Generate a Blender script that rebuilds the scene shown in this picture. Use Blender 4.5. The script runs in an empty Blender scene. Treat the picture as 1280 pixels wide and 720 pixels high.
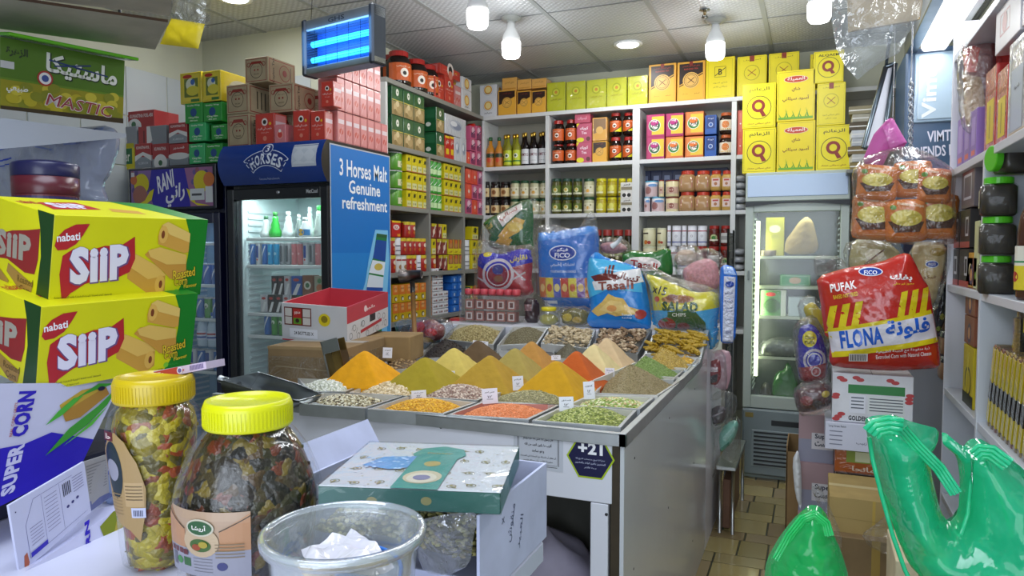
import bpy, math, random
from mathutils import Vector, Matrix, noise
from mathutils.geometry import tessellate_polygon, delaunay_2d_cdt
R=math.radians; PI=math.pi
random.seed(7)
sc=bpy.context.scene
C=sc.collection
# ---------- camera, world, exposure ----------
YAW,PITCH,EYE,FPX=22.7,2.86,1.48,900.0
cd=bpy.data.cameras.new('camera'); cam=bpy.data.objects.new('camera',cd); C.objects.link(cam); sc.camera=cam
cam.location=(0,0,EYE); cam.rotation_euler=(R(90-PITCH),0,R(YAW)); cd.sensor_width=36; cd.lens=36*FPX/1280; cd.clip_start=.02
sc.view_settings.view_transform='Standard'; sc.view_settings.look='None'; sc.view_settings.gamma=1; sc.view_settings.use_curve_mapping=False
sc.view_settings.exposure=0.0
sc.cycles.use_denoising=True; sc.cycles.max_bounces=7; sc.cycles.transparent_max_bounces=16; sc.cycles.sample_clamp_indirect=4
w=bpy.data.worlds.new('world'); sc.world=w; w.use_nodes=True
w.node_tree.nodes['Background'].inputs[0].default_value=(.80,.88,1,1); w.node_tree.nodes['Background'].inputs[1].default_value=0.6
def area(name,loc,rot,sx,sy,e,col=(1,1,1)):
    l=bpy.data.lights.new(name,'AREA'); l.shape='RECTANGLE'; l.size=sx; l.size_y=sy; l.energy=e; l.color=col
    o=bpy.data.objects.new(name,l); C.objects.link(o); o.location=loc; o.rotation_euler=[R(a) for a in rot]; return o
# shop front daylight behind the camera; unseen area lamps added under the ceiling as main light
area('shopfront_daylight',(-.05,-1.4,1.6),(90,0,0),2.3,2.2,62,(.80,.88,1))
area('ceiling_panel_front',(-.9,.6,2.86),(0,0,0),1.1,1.1,26,(.78,.86,1))
area('ceiling_panel_middle',(-1.2,2.4,2.86),(0,0,0),1.1,.5,17,(.95,.98,1))
BULB_W=7.5
def ray(px,py):
    a,p=R(YAW),R(PITCH)
    f=Vector((-math.sin(a)*math.cos(p),math.cos(a)*math.cos(p),-math.sin(p))); r=Vector((math.cos(a),math.sin(a),0)); u=r.cross(f)
    return f+r*((px-640)/FPX)+u*((360-py)/FPX)
CAM=Vector((0,0,EYE))
def at(px,py,X=None,Y=None,Z=None,d=None):
    v=ray(px,py)
    if d is not None: return CAM+v*d
    if X is not None: return CAM+v*(X/v.x)
    if Y is not None: return CAM+v*(Y/v.y)
    return CAM+v*((Z-EYE)/v.z)
# ---------- materials ----------
MC={}
def lin(h):
    h=h.lstrip('#'); c=[int(h[i:i+2],16)/255 for i in (0,2,4)]
    return tuple((x/12.92 if x<=.04045 else ((x+.055)/1.055)**2.4) for x in c)+(1,)
def mat(col,kind='paper',**k):
    key=(col,kind,tuple(sorted(k.items())))
    if key in MC: return MC[key]
    m=bpy.data.materials.new(kind+'_'+col.strip('#')); m.use_nodes=True; nt=m.node_tree; N=nt.nodes; L=nt.links
    b=N['Principled BSDF']; c=lin(col); b.inputs['Base Color'].default_value=c
    I=b.inputs
    def noisebump(scale,strength,dist=.002,det=2):
        t=N.new('ShaderNodeTexCoord'); n=N.new('ShaderNodeTexNoise'); n.inputs['Scale'].default_value=scale; n.inputs['Detail'].default_value=det
        L.new(t.outputs['Object'],n.inputs['Vector']); bp=N.new('ShaderNodeBump'); bp.inputs['Strength'].default_value=strength; bp.inputs['Distance'].default_value=dist
        L.new(n.outputs['Fac'],bp.inputs['Height']); L.new(bp.outputs[0],I['Normal']); return t,n,bp
    def vary(scale,amt,t=None):
        t=t or N.new('ShaderNodeTexCoord'); n=N.new('ShaderNodeTexNoise'); n.inputs['Scale'].default_value=scale; n.inputs['Detail'].default_value=4
        L.new(t.outputs['Object'],n.inputs['Vector']); h=N.new('ShaderNodeHueSaturation'); mr=N.new('ShaderNodeMapRange')
        mr.inputs[1].default_value=.3; mr.inputs[2].default_value=.7; mr.inputs[3].default_value=1-amt; mr.inputs[4].default_value=1+amt
        L.new(n.outputs['Fac'],mr.inputs[0]); L.new(mr.outputs[0],h.inputs['Value']); h.inputs['Color'].default_value=c; L.new(h.outputs[0],I['Base Color'])
    if kind=='paper': I['Roughness'].default_value=.42; noisebump(60,.05); vary(9,.04)
    elif kind=='print': I['Roughness'].default_value=.4
    elif kind=='card': I['Roughness'].default_value=.75; noisebump(25,.25); vary(14,.10)
    elif kind=='film': # shrink wrap over print
        I['Roughness'].default_value=.35; I['Coat Weight'].default_value=1; I['Coat Roughness'].default_value=.06
        t=N.new('ShaderNodeTexCoord'); n=N.new('ShaderNodeTexNoise'); n.inputs['Scale'].default_value=22; n.inputs['Distortion'].default_value=1.5
        L.new(t.outputs['Object'],n.inputs['Vector']); bp=N.new('ShaderNodeBump'); bp.inputs['Strength'].default_value=.8; bp.inputs['Distance'].default_value=.01
        L.new(n.outputs['Fac'],bp.inputs['Height']); L.new(bp.outputs[0],I['Coat Normal'])
    elif kind=='foil':
        I['Roughness'].default_value=.25; I['Coat Weight'].default_value=.6; I['Coat Roughness'].default_value=.1; noisebump(16,.6,.014,3)
    elif kind=='plastic': I['Roughness'].default_value=.28; noisebump(40,.05)
    elif kind=='paint': I['Roughness'].default_value=.35; vary(3,.03); noisebump(120,.03)
    elif kind=='gloss': I['Roughness'].default_value=.13; vary(2,.03)
    elif kind=='wall': I['Roughness'].default_value=.6; vary(2,.05); 
    elif kind=='steel': I['Roughness'].default_value=k.get('r',.3); I['Metallic'].default_value=1; noisebump(30,.06); vary(12,.1)
    elif kind=='powder': I['Roughness'].default_value=.95; t,n,bp=noisebump(45,.6,.004,6); vary(30,.07,t)
    elif kind=='wood': I['Roughness'].default_value=.5; noisebump(30,.2); vary(20,.15)
    elif kind=='grain': I['Roughness'].default_value=.55; vary(k.get('s',60),k.get('a',.25))
    elif kind=='light':
        I['Emission Color'].default_value=c; I['Emission Strength'].default_value=k.get('e',6)
    elif kind=='lit': # backlit printed panel
        I['Roughness'].default_value=.25; I['Emission Color'].default_value=c; I['Emission Strength'].default_value=k.get('e',.25)
    elif kind in('clear','glass','wrap','tint'):
        out=N['Material Output']; N.remove(b)
        tr=N.new('ShaderNodeBsdfTransparent'); gl=N.new('ShaderNodeBsdfGlossy'); gl.inputs['Roughness'].default_value=.08
        df=N.new('ShaderNodeBsdfTranslucent' if kind=='tint' else 'ShaderNodeBsdfDiffuse'); df.inputs['Color'].default_value=c
        tr.inputs['Color'].default_value=tuple(.25+.75*x for x in c[:3])+(1,) if kind=='tint' else (.97,.98,.98,1)
        lw=N.new('ShaderNodeLayerWeight'); lw.inputs['Blend'].default_value=.25 if kind!='wrap' else .35
        ma=N.new('ShaderNodeMath'); ma.operation='MULTIPLY_ADD'; ma.inputs[1].default_value=.7; ma.inputs[2].default_value={'clear':.05,'glass':.03,'wrap':.02,'tint':.03}[kind]
        L.new(lw.outputs['Facing'],ma.inputs[0])
        if kind=='glass': ma.inputs[1].default_value=.25
        if 'm' in k: ma.inputs[1].default_value=k['m']; ma.inputs[2].default_value=.02
        if kind in('wrap','tint','clear'):
            t=N.new('ShaderNodeTexCoord'); n=N.new('ShaderNodeTexNoise'); n.inputs['Scale'].default_value=k.get('s',14 if kind!='tint' else 7); n.inputs['Detail'].default_value=3; n.inputs['Distortion'].default_value=2
            L.new(t.outputs['Object'],n.inputs['Vector']); bp=N.new('ShaderNodeBump'); bp.inputs['Strength'].default_value={'wrap':1,'tint':.3,'clear':.1}[kind]; bp.inputs['Distance'].default_value=.02
            L.new(n.outputs['Fac'],bp.inputs['Height']); L.new(bp.outputs[0],gl.inputs['Normal']); L.new(bp.outputs[0],lw.inputs['Normal'])
            if kind=='tint': L.new(bp.outputs[0],df.inputs['Normal'])
        m1=N.new('ShaderNodeMixShader'); m1.inputs[0].default_value=k.get('o',{'clear':.05,'glass':.015,'wrap':.02,'tint':.62}[kind])
        L.new(tr.outputs[0],m1.inputs[1])
        if kind=='tint':
            d2=N.new('ShaderNodeBsdfDiffuse'); d2.inputs['Color'].default_value=c; mx=N.new('ShaderNodeMixShader'); mx.inputs[0].default_value=.55
            L.new(df.outputs[0],mx.inputs[1]); L.new(d2.outputs[0],mx.inputs[2]); L.new(bp.outputs[0],d2.inputs['Normal']); L.new(mx.outputs[0],m1.inputs[2])
        else: L.new(df.outputs[0],m1.inputs[2])
        m2=N.new('ShaderNodeMixShader'); L.new(ma.outputs[0],m2.inputs[0]); L.new(m1.outputs[0],m2.inputs[1]); L.new(gl.outputs[0],m2.inputs[2]); L.new(m2.outputs[0],out.inputs[0])
    elif kind=='pickle':
        I['Roughness'].default_value=.3; t=N.new('ShaderNodeTexCoord'); n=N.new('ShaderNodeTexNoise'); n.inputs['Scale'].default_value=30; n.inputs['Detail'].default_value=4
        v=N.new('ShaderNodeTexVoronoi'); v.inputs['Scale'].default_value=75; L.new(t.outputs['Object'],n.inputs['Vector'])
        mx=N.new('ShaderNodeMixRGB'); mx.inputs[0].default_value=.04; L.new(t.outputs['Object'],mx.inputs[1]); L.new(n.outputs['Color'],mx.inputs[2]); L.new(mx.outputs[0],v.inputs['Vector'])
        sp=N.new('ShaderNodeSeparateColor'); L.new(v.outputs['Color'],sp.inputs[0]); cr=N.new('ShaderNodeValToRGB'); cr.color_ramp.interpolation='CONSTANT'
        cols=k['cols'].split(); 
        for i,cc in enumerate(cols):
            e=cr.color_ramp.elements[i] if i<2 else cr.color_ramp.elements.new(i/len(cols)); e.position=i/len(cols); e.color=lin(cc)
        L.new(sp.outputs[0],cr.inputs[0]); L.new(cr.outputs[0],I['Base Color']); bp=N.new('ShaderNodeBump'); bp.inputs['Distance'].default_value=.006; bp.invert=True
        L.new(v.outputs['Distance'],bp.inputs['Height']); L.new(bp.outputs[0],I['Normal']); I['Coat Weight'].default_value=.5
    MC[key]=m; return m
def MM(x,kind='print'):
    if isinstance(x,str): return mat(x,kind)
    return x
# ---------- text ----------
AT={}
for ch,b,n in [('ا',0xFE8D,2),('أ',0xFE83,2),('إ',0xFE87,2),('آ',0xFE81,2),('ب',0xFE8F,4),('ة',0xFE93,2),('ت',0xFE95,4),('ث',0xFE99,4),('ج',0xFE9D,4),('ح',0xFEA1,4),('خ',0xFEA5,4),('د',0xFEA9,2),('ذ',0xFEAB,2),('ر',0xFEAD,2),('ز',0xFEAF,2),('س',0xFEB1,4),('ش',0xFEB5,4),('ص',0xFEB9,4),('ض',0xFEBD,4),('ط',0xFEC1,4),('ظ',0xFEC5,4),('ع',0xFEC9,4),('غ',0xFECD,4),('ف',0xFED1,4),('ق',0xFED5,4),('ك',0xFED9,4),('ل',0xFEDD,4),('م',0xFEE1,4),('ن',0xFEE5,4),('ه',0xFEE9,4),('و',0xFEED,2),('ى',0xFEEF,2),('ي',0xFEF1,4)]: AT[ch]=(b,n)
def ar(s):
    if not any(c in AT for c in s): return s
    out=[]
    for i,c in enumerate(s):
        if c not in AT: out.append(c); continue
        b,n=AT[c]; pj=i>0 and s[i-1] in AT and AT[s[i-1]][1]==4; nj=n==4 and i+1<len(s) and s[i+1] in AT
        out.append(chr(b+(3 if pj and nj else 2 if nj else 1 if pj else 0)))
    return ''.join(reversed(out))
TC={}
def text2d(s,bold=.012):
    key=(s,bold)
    if key in TC: return TC[key]
    c=bpy.data.curves.new('t','FONT'); c.body='\n'.join(ar(x) for x in s.split('\n')); c.resolution_u=2; c.offset=bold; c.align_x='CENTER'; c.space_line=.9; c.space_character=1.0+(1.6*bold if bold>=.03 and not any(ch in AT for ch in s) else 0)
    o=bpy.data.objects.new('t',c); C.objects.link(o); dg=bpy.context.evaluated_depsgraph_get()
    me=bpy.data.meshes.new_from_object(o.evaluated_get(dg)); me.calc_loop_triangles()
    V=[(v.co.x,v.co.y) for v in me.vertices]; T=[tuple(t.vertices) for t in me.loop_triangles]
    C.objects.unlink(o); bpy.data.objects.remove(o); bpy.data.curves.remove(c); bpy.data.meshes.remove(me)
    if V:
        x0=min(v[0] for v in V); x1=max(v[0] for v in V); y0=min(v[1] for v in V); y1=max(v[1] for v in V)
        V=[((x-x0)/(x1-x0+1e-9)-.5,(y-y0)/(y1-y0+1e-9)-.5) for x,y in V]
    TC[key]=(V,T); return TC[key]
def tri2(shape,asp=1):
    """2D triangles of a shape; asp = height/width of the face it lies on"""
    k=shape[0]
    if k=='r': _,x0,y0,x1,y1,c=shape; return [(x0,y0),(x1,y0),(x1,y1),(x0,y1)],[(0,1,2),(0,2,3)],c
    if k=='e':
        _,cx,cy,rx,ry,c=shape[:6]; n=20; V=[(cx,cy)]+[(cx+rx*math.cos(2*PI*i/n),cy+ry*math.sin(2*PI*i/n)) for i in range(n)]
        return V,[(0,1+i,1+(i+1)%n) for i in range(n)],c
    if k=='c': _,cx,cy,r,c=shape; return tri2(('e',cx,cy,r,r/asp,c))
    if k=='o':
        _,cx,cy,r,t,c=shape; n=22; V=[]
        for i in range(n):
            a=2*PI*i/n; V+=[(cx+r*math.cos(a),cy+r*math.sin(a)/asp),(cx+(r-t)*math.cos(a),cy+(r-t)*math.sin(a)/asp)]
        T=[]
        for i in range(n):
            a,b=2*i,2*((i+1)%n); T+=[(a,b,b+1),(a,b+1,a+1)]
        return V,T,c
    if k=='p':
        _,P,c=shape; T=tessellate_polygon([[Vector((x,y,0)) for x,y in P]]); return list(P),[tuple(t) for t in T],c
    if k=='l':
        _,x0,y0,x1,y1,t,c=shape; dx,dy=x1-x0,(y1-y0)*asp; L=math.hypot(dx,dy) or 1; nx,ny=-dy/L*t/2,dx/L*t/2/asp
        return [(x0+nx,y0+ny),(x0-nx,y0-ny),(x1-nx,y1-ny),(x1+nx,y1+ny)],[(0,1,2),(0,2,3)],c
    if k=='b': # banner frame
        _,x0,y0,x1,y1,t,c=shape; ty=t/asp
        V=[(x0,y0),(x1,y0),(x1,y1),(x0,y1),(x0+t,y0+ty),(x1-t,y0+ty),(x1-t,y1-ty),(x0+t,y1-ty)]
        T=[]
        for i in range(4): a,b=i,(i+1)%4; T+=[(a,b,b+4),(a,b+4,a+4)]
        return V,T,c
    if k=='t':
        _,s,cx,cy,w,h,c=shape[:7]; bold=shape[7] if len(shape)>7 and shape[7] is not None else .012; rot=R(shape[8]) if len(shape)>8 else 0; sh=shape[9] if len(shape)>9 else 0
        V,T=text2d(s,bold); cr,sr=math.cos(rot),math.sin(rot); W=[]
        for x,y in V:
            x,y=x*w,y*h*asp; x+=sh*y; W.append((cx+x*cr-y*sr,cy+(x*sr+y*cr)/asp))
        return W,T,c
class Levels:
    """a print layer lies just above the layers it overlaps"""
    def __init__(s): s.B=[]
    def __call__(s,V):
        a=min(p[0] for p in V);b=min(p[1] for p in V);c=max(p[0] for p in V);d=max(p[1] for p in V)
        l=1+max([q[4] for q in s.B if q[0]<c and q[2]>a and q[1]<d and q[3]>b] or [-1]); s.B.append((a,b,c,d,l)); return l
class MB:
    def __init__(s): s.v=[];s.f=[];s.m=[];s.sm=[];s.mats=[];s.mi={}
    def mid(s,m):
        m=MM(m,'print') if isinstance(m,str) else m
        if m.name not in s.mi: s.mi[m.name]=len(s.mats); s.mats.append(m)
        return s.mi[m.name]
    def add(s,V,F,m,smooth=False):
        o=len(s.v); s.v+= [tuple(v) for v in V]; i=s.mid(m)
        for f in F: s.f.append(tuple(o+a for a in f)); s.m.append(i); s.sm.append(smooth)
        return s
    def box(s,x0,y0,z0,x1,y1,z1,m,b=0,T=None):
        if b<=0:
            V=[(x,y,z) for z in(z0,z1) for y in(y0,y1) for x in(x0,x1)]
            F=[(0,2,3,1),(4,5,7,6),(0,1,5,4),(2,6,7,3),(0,4,6,2),(1,3,7,5)]
        else:
            b=min(b,(x1-x0)*.45,(y1-y0)*.45,(z1-z0)*.45); V=[];F=[];ix={}
            lo=(x0,y0,z0);hi=(x1,y1,z1)
            for i in range(2):
                for j in range(2):
                    for k in range(2):
                        c=[(hi if t else lo)[a] for a,t in enumerate((i,j,k))]; sg=[(-1 if t else 1) for t in (i,j,k)]
                        for a in range(3):
                            p=[c[q]+(0 if q==a else sg[q]*b) for q in range(3)]; ix[(i,j,k,a)]=len(V); V.append(p)
            for a in range(3):
                o=[q for q in range(3) if q!=a]
                for t in range(2):
                    q=[]
                    for u,v_ in((0,0),(1,0),(1,1),(0,1)):
                        c=[0,0,0]; c[a]=t; c[o[0]]=u; c[o[1]]=v_; q.append(ix[tuple(c)+(a,)])
                    flip=(t==1)==(a==1)
                    F.append(tuple(reversed(q)) if flip else tuple(q))
            for a in range(3):
                o=[q for q in range(3) if q!=a]
                for u in range(2):
                    for v_ in range(2):
                        c0=[0,0,0];c1=[0,0,0];c1[a]=1
                        for c in(c0,c1): c[o[0]]=u;c[o[1]]=v_
                        F.append((ix[tuple(c0)+(o[0],)],ix[tuple(c1)+(o[0],)],ix[tuple(c1)+(o[1],)],ix[tuple(c0)+(o[1],)]))
            for i in range(2):
                for j in range(2):
                    for k in range(2): F.append((ix[(i,j,k,0)],ix[(i,j,k,1)],ix[(i,j,k,2)]))
        if T is not None: V=[T@Vector(v) for v in V]
        return s.add(V,F,m)
    def lathe(s,prof,m,n=20,c=(0,0,0),cap=True,T=None,sq=0,smooth=True):
        V=[];F=[]
        for r,z in prof:
            for i in range(n):
                a=2*PI*i/n; k=1.0
                if sq: k=1/((abs(math.cos(a))**sq+abs(math.sin(a))**sq)**(1/sq))
                V.append(Vector((c[0]+r*k*math.cos(a),c[1]+r*k*math.sin(a),c[2]+z)))
        for j in range(len(prof)-1):
            for i in range(n): a=j*n+i;b=j*n+(i+1)%n; F.append((a,b,b+n,a+n))
        if cap: F.append(tuple(reversed(range(n)))); F.append(tuple(range((len(prof)-1)*n,len(prof)*n)))
        if T is not None: V=[T@v for v in V]
        return s.add(V,F,m,smooth)
    def tube(s,P,r,m,n=8,closed=False):
        P=[Vector(p) for p in P]; V=[];F=[];N=len(P); rr=r if isinstance(r,(list,tuple)) else [r]*N
        up=Vector((0,0,1))
        for i,p in enumerate(P):
            t=(P[min(i+1,N-1)]-P[max(i-1,0)]); 
            if closed: t=P[(i+1)%N]-P[i-1]
            t.normalize(); a=t.cross(up)
            if a.length<.05: a=t.cross(Vector((1,0,0)))
            a.normalize(); b=a.cross(t)
            for k in range(n): V.append(p+(a*math.cos(2*PI*k/n)+b*math.sin(2*PI*k/n))*rr[i])
        for i in range(N if closed else N-1):
            for k in range(n): a=i*n+k;b=i*n+(k+1)%n;j=((i+1)%N)*n; F.append((a,b,j+(k+1)%n,j+k))
        if not closed: F.append(tuple(range(n))); F.append(tuple(reversed(range((N-1)*n,N*n))))
        return s.add(V,F,m,True)
    def design(s,shapes,mp,asp=1,sub=None,layer=.0004):
        """mp(x,y,h) -> 3D point"""
        lv=Levels()
        for q,sh in enumerate(shapes):
            V,T,c=tri2(sh,asp); V=list(V)
            if not V: continue
            h=layer*(1+.8*lv(V))
            if sub:
                out=[];st=list(T); ec={}
                while st:
                    t=st.pop(); L=[math.hypot(V[t[i]][0]-V[t[(i+1)%3]][0],(V[t[i]][1]-V[t[(i+1)%3]][1])*asp) for i in range(3)]
                    i=max(range(3),key=lambda i:L[i])
                    if L[i]>sub:
                        a,b,cc=t[i],t[(i+1)%3],t[(i+2)%3]; k=(min(a,b),max(a,b))
                        if k not in ec: ec[k]=len(V); V.append(((V[a][0]+V[b][0])/2,(V[a][1]+V[b][1])/2))
                        e=ec[k]; st+=[(a,e,cc),(e,b,cc)]
                    else: out.append(t)
                T=out
            s.add([mp(x,y,h) for x,y in V],T,MM(c,'print'))
        return s
    def build(s,name,parent=None,loc=None,rot=None):
        me=bpy.data.meshes.new(name); me.from_pydata(s.v,[],s.f)
        for m in s.mats: me.materials.append(m)
        me.polygons.foreach_set('material_index',s.m); me.polygons.foreach_set('use_smooth',s.sm); me.update()
        o=bpy.data.objects.new(name,me); C.objects.link(o)
        if parent is not None: o.parent=parent
        if loc is not None: o.location=loc
        if rot is not None: o.rotation_euler=[R(a) for a in rot]
        return o
def tag(o,label=None,cat=None,group=None,kind=None):
    if label: o['label']=label
    if cat: o['category']=cat
    if group: o['group']=group
    if kind: o['kind']=kind
    return o
def empty(name,loc=(0,0,0),rot=(0,0,0),label=None,cat=None,group=None):
    o=bpy.data.objects.new(name,None); C.objects.link(o); o.location=loc; o.rotation_euler=[R(a) for a in rot]; o.empty_display_size=.05
    return tag(o,label,cat,group)
KIDS={}
def copy_tree(o,parent=None):
    c=o.copy(); C.objects.link(c)
    if parent is not None: c.parent=parent
    for ch in [x for x in o.children]: copy_tree(ch,c)
    return c
def struct(o): return tag(o,kind='structure')
ORD=['first','second','third','fourth','fifth','sixth','seventh','eighth','ninth','tenth','eleventh','twelfth','thirteenth','fourteenth','fifteenth','sixteenth']
# face maps of a w x d x h box standing on z=0 centred in x,y : front faces -Y
def fmap(w,d,h,face='front'):
    if face=='front': return (lambda x,y,e:(-w/2+x*w,-d/2-e,y*h)),h/w
    if face=='right': return (lambda x,y,e:(w/2+e,-d/2+x*d,y*h)),h/d
    if face=='left': return (lambda x,y,e:(-w/2-e,d/2-x*d,y*h)),h/d
    if face=='top': return (lambda x,y,e:(-w/2+x*w,-d/2+y*d,h+e)),d/w
    if face=='bottom': return (lambda x,y,e:(-w/2+x*w,d/2-y*d,-e)),d/w
def mkbox(name,w,d,h,base,faces,parent=None,kind='paper',bev=.0015,loc=None,rot=None,layer=.0004):
    b=MB().box(-w/2,-d/2,0,w/2,d/2,h,mat(base,kind) if isinstance(base,str) else base,bev)
    for f,sh in faces.items():
        mp,asp=fmap(w,d,h,f); b.design(sh,mp,asp,layer=layer)
    return b.build(name,parent,loc,rot)
def cylmap(r,z0,h,ang=1.2,r2=None):
    """x in 0..1 spans the angle -ang..ang around the -Y side"""
    def mp(x,y,e):
        a=-PI/2+(x-.5)*2*ang; rr=(r if r2 is None else r+(r2-r)*y)+e; return (rr*math.cos(a),rr*math.sin(a),z0+y*h)
    return mp,h/(2*ang*r)
# ================= room =================
CEIL=2.9; XL=-3.84; YB=5.3; XS=-2.46; XR=.9
WALL=mat('#c9cbb9','wall')
struct(MB().box(XL-.1,5.6,0,XR+.1,5.7,CEIL,WALL).build('wall_back'))
lw=MB().box(XL-.1,-.5,0,XL,3.75,CEIL,WALL)
for j in range(7):      # pale wall tiles of the left alcove
    for i in range(12):
        y0=3.75-.3*(i+1); z0=.5+.3*j
        if z0<2.5: lw.box(XL,y0+.003,z0+.003,XL+.006,y0+.297,z0+.297,mat('#c3cace','gloss'),.002)
struct(lw.build('wall_left'))
aw=MB().box(XL-.1,3.75,0,-2.8,3.85,CEIL,WALL)
for j in range(7):
    for i in range(3): aw.box(XL+.3*i+.003,3.744,.5+.3*j+.003,XL+.3*i+.297,3.75,.5+.3*j+.297,mat('#c3cace','gloss'),.002)
struct(aw.build('wall_alcove'))
struct(MB().box(-2.86,3.85,0,-2.77,5.6,CEIL,WALL).build('wall_side'))
struct(MB().box(XR,-.5,0,XR+.1,5.7,CEIL,WALL).build('wall_right'))
struct(MB().box(XL-.1,-.6,0,-1.0,-.5,CEIL,WALL).build('wall_front'))  # unseen wall behind the camera, added to block light from the left foreground
# ceiling: embossed panels in a grid
cm=bpy.data.materials.new('ceiling_panel'); cm.use_nodes=True; nt=cm.node_tree;N=nt.nodes;L=nt.links; bs=N['Principled BSDF']
bs.inputs['Base Color'].default_value=lin('#c4c8cc'); bs.inputs['Roughness'].default_value=.3
tc=N.new('ShaderNodeTexCoord'); mpn=N.new('ShaderNodeMapping'); mpn.inputs['Rotation'].default_value=(0,0,R(45)); L.new(tc.outputs['Object'],mpn.inputs[0])
wv=[]
for dr in('X','Y'):
    q=N.new('ShaderNodeTexWave'); q.bands_direction=dr; q.inputs['Scale'].default_value=11; q.inputs['Distortion'].default_value=1.2; L.new(mpn.outputs[0],q.inputs[0]); wv.append(q)
mlt=N.new('ShaderNodeMath'); mlt.operation='MULTIPLY'; L.new(wv[0].outputs['Fac'],mlt.inputs[0]); L.new(wv[1].outputs['Fac'],mlt.inputs[1])
bp=N.new('ShaderNodeBump'); bp.inputs['Strength'].default_value=.55; bp.inputs['Distance'].default_value=.006; L.new(mlt.outputs[0],bp.inputs['Height']); L.new(bp.outputs[0],bs.inputs['Normal'])
cr=N.new('ShaderNodeMapRange'); L.new(mlt.outputs[0],cr.inputs[0]); hs=N.new('ShaderNodeHueSaturation'); hs.inputs['Color'].default_value=lin('#b4b8bd'); cr.inputs[3].default_value=.86; cr.inputs[4].default_value=1.12
L.new(cr.outputs[0],hs.inputs['Value']); L.new(hs.outputs[0],bs.inputs['Base Color'])
struct(MB().box(XL-.1,-.5,CEIL,XR+.1,5.7,CEIL+.06,cm).build('ceiling'))
g=MB(); gm=mat('#8f9496','paint'); g2=mat('#74797b','paint')
for k in range(-7,3):
    x=-.3+.6*k
    if XL<x<XR: g.box(x-.014,-.5,CEIL-.004,x+.014,5.6,CEIL,gm)
for k in range(-1,10):
    y=4.1+.6*(k-7)
    if y<5.6: g.box(XL,y-.005,CEIL-.003,XR,y+.005,CEIL,g2)
struct(g.build('trim_1'))
# floor tiles
fl=MB(); fl.box(XL-.1,-2.5,-.05,XR+.1,5.7,-.004,mat('#3b3a26','paint'))
tl=[mat(c,'gloss') for c in('#a5976a','#9a8c5c','#b0a06c','#94815c','#a08e68')]
rr=random.Random(3); y=1.6; row=0
while y<5.6:
    if row%2==0: tw,th=.24,.115
    else: tw,th=.0,.20
    x=-.9+(.12 if (row//2)%2 else 0)
    i=0
    while x<XR-.02:
        w_=.24 if row%2==0 else (.14 if i%2 else .22)
        fl.box(x+.004,y+.004,-.004,x+w_-.004,y+th-.004,0,tl[rr.randrange(5)],.0015); x+=w_; i+=1
    y+=th; row+=1
struct(fl.build('floor'))
# ================= lamps =================
WH=mat('#e9ebec','plastic')
def bulb(px,py,label):
    p=at(px,py,Z=2.69); r=empty('ceiling_bulb',(p.x,p.y,CEIL),label=label,cat='lamp',group='drum shaped bulbs under the ceiling')
    MB().lathe([(.062,0),(.062,-.006),(.045,-.02),(.03,-.024),(.03,-.03)][::-1],mat('#a9adaa','plastic'),24,smooth=False).build('ceiling_rose',r)
    MB().lathe([(.056,-.145),(.054,-.12),(.042,-.09),(.026,-.06),(.022,-.022)],WH,24).build('bulb_neck',r)
    MB().lathe([(.02,-.243),(.046,-.238),(.056,-.222),(.058,-.19),(.058,-.147)],mat('#ffffff','light',e=7),24).build('diffuser',r)
    l=bpy.data.lights.new('bulb_light','POINT'); l.energy=BULB_W; l.shadow_soft_size=.06; l.color=(.98,1,.98)
    o=bpy.data.objects.new('bulb_light',l); C.objects.link(o); o.parent=r; o.location=(0,0,-.32)
bulb(597,28,'big white drum bulb nearest the camera, above the side shelves')
bulb(639,66,'white drum bulb behind the first one, near the ceiling corner')
bulb(894,68,'white drum bulb with dark ring in front of the back shelf top')
bulb(1024,20,'white drum bulb beside the hanging clear plastic sheet')
def down(px,py,label):
    p=at(px,py,Z=CEIL); r=empty('ceiling_downlight',(p.x,p.y,CEIL),label=label,cat='lamp')
    MB().lathe([(.07,-.004),(.092,-.012),(.098,-.006),(.098,0)],mat('#d8dcdc','plastic'),28,cap=False).build('trim_ring',r)
    MB().lathe([(.0,-.01),(.07,-.0105)],mat('#ffffff','light',e=9),28,cap=False).build('lens',r)
    l=bpy.data.lights.new('downlight_light','AREA'); l.shape='DISK'; l.size=.14; l.energy=5
    o=bpy.data.objects.new('downlight_light',l); C.objects.link(o); o.parent=r; o.location=(0,0,-.02)
down(785,55,'round recessed ceiling downlight over the back shelves')
down(293,-3,'round recessed downlight at the top edge over the fridges')
p=at(881,12,Z=CEIL)
b=MB().lathe([(.03,-.004),(.03,0)],mat('#8a8f90','steel'),20); b.lathe([(.008,-.03),(.01,-.004)],mat('#9a8866','steel'),10); b.lathe([(.02,-.046),(.02,-.044)],mat('#555a5c','steel'),12); b.tube([(-.012,0,-.03),(-.01,0,-.044)],.003,mat('#555a5c','steel')); b.tube([(.012,0,-.03),(.01,0,-.044)],.003,mat('#555a5c','steel'))
tag(b.build('fire_sprinkler',loc=(p.x,p.y,CEIL)),'small metal fire sprinkler head on the ceiling','sprinkler')
# fluorescent fixture at the right
r=empty('fluorescent_fixture',(0,0,0),label='long white fluorescent light fixture under the ceiling above the right shelves',cat='lamp')
MB().box(.42,1.2,2.50,.47,4.35,2.62,mat('#9aa0a6','steel'),.003).build('side_rail',r)
MB().box(.47,1.2,2.56,.66,4.35,2.62,mat('#e6e8ec','paint'),.003).build('housing',r)
MB().box(.49,1.3,2.50,.60,4.3,2.559,mat('#ffffff','light',e=1.6),.01).build('diffuser',r)
area('fixture_light',(.54,2.8,2.49),(0,0,0),.1,2.8,14,(.92,.95,1)).parent=r
for yy in(1.8,3.6): MB().tube([(.5,yy,2.62),(.5,yy,CEIL)],.006,mat('#888888','steel')).build('hanger_rod',r)
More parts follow.
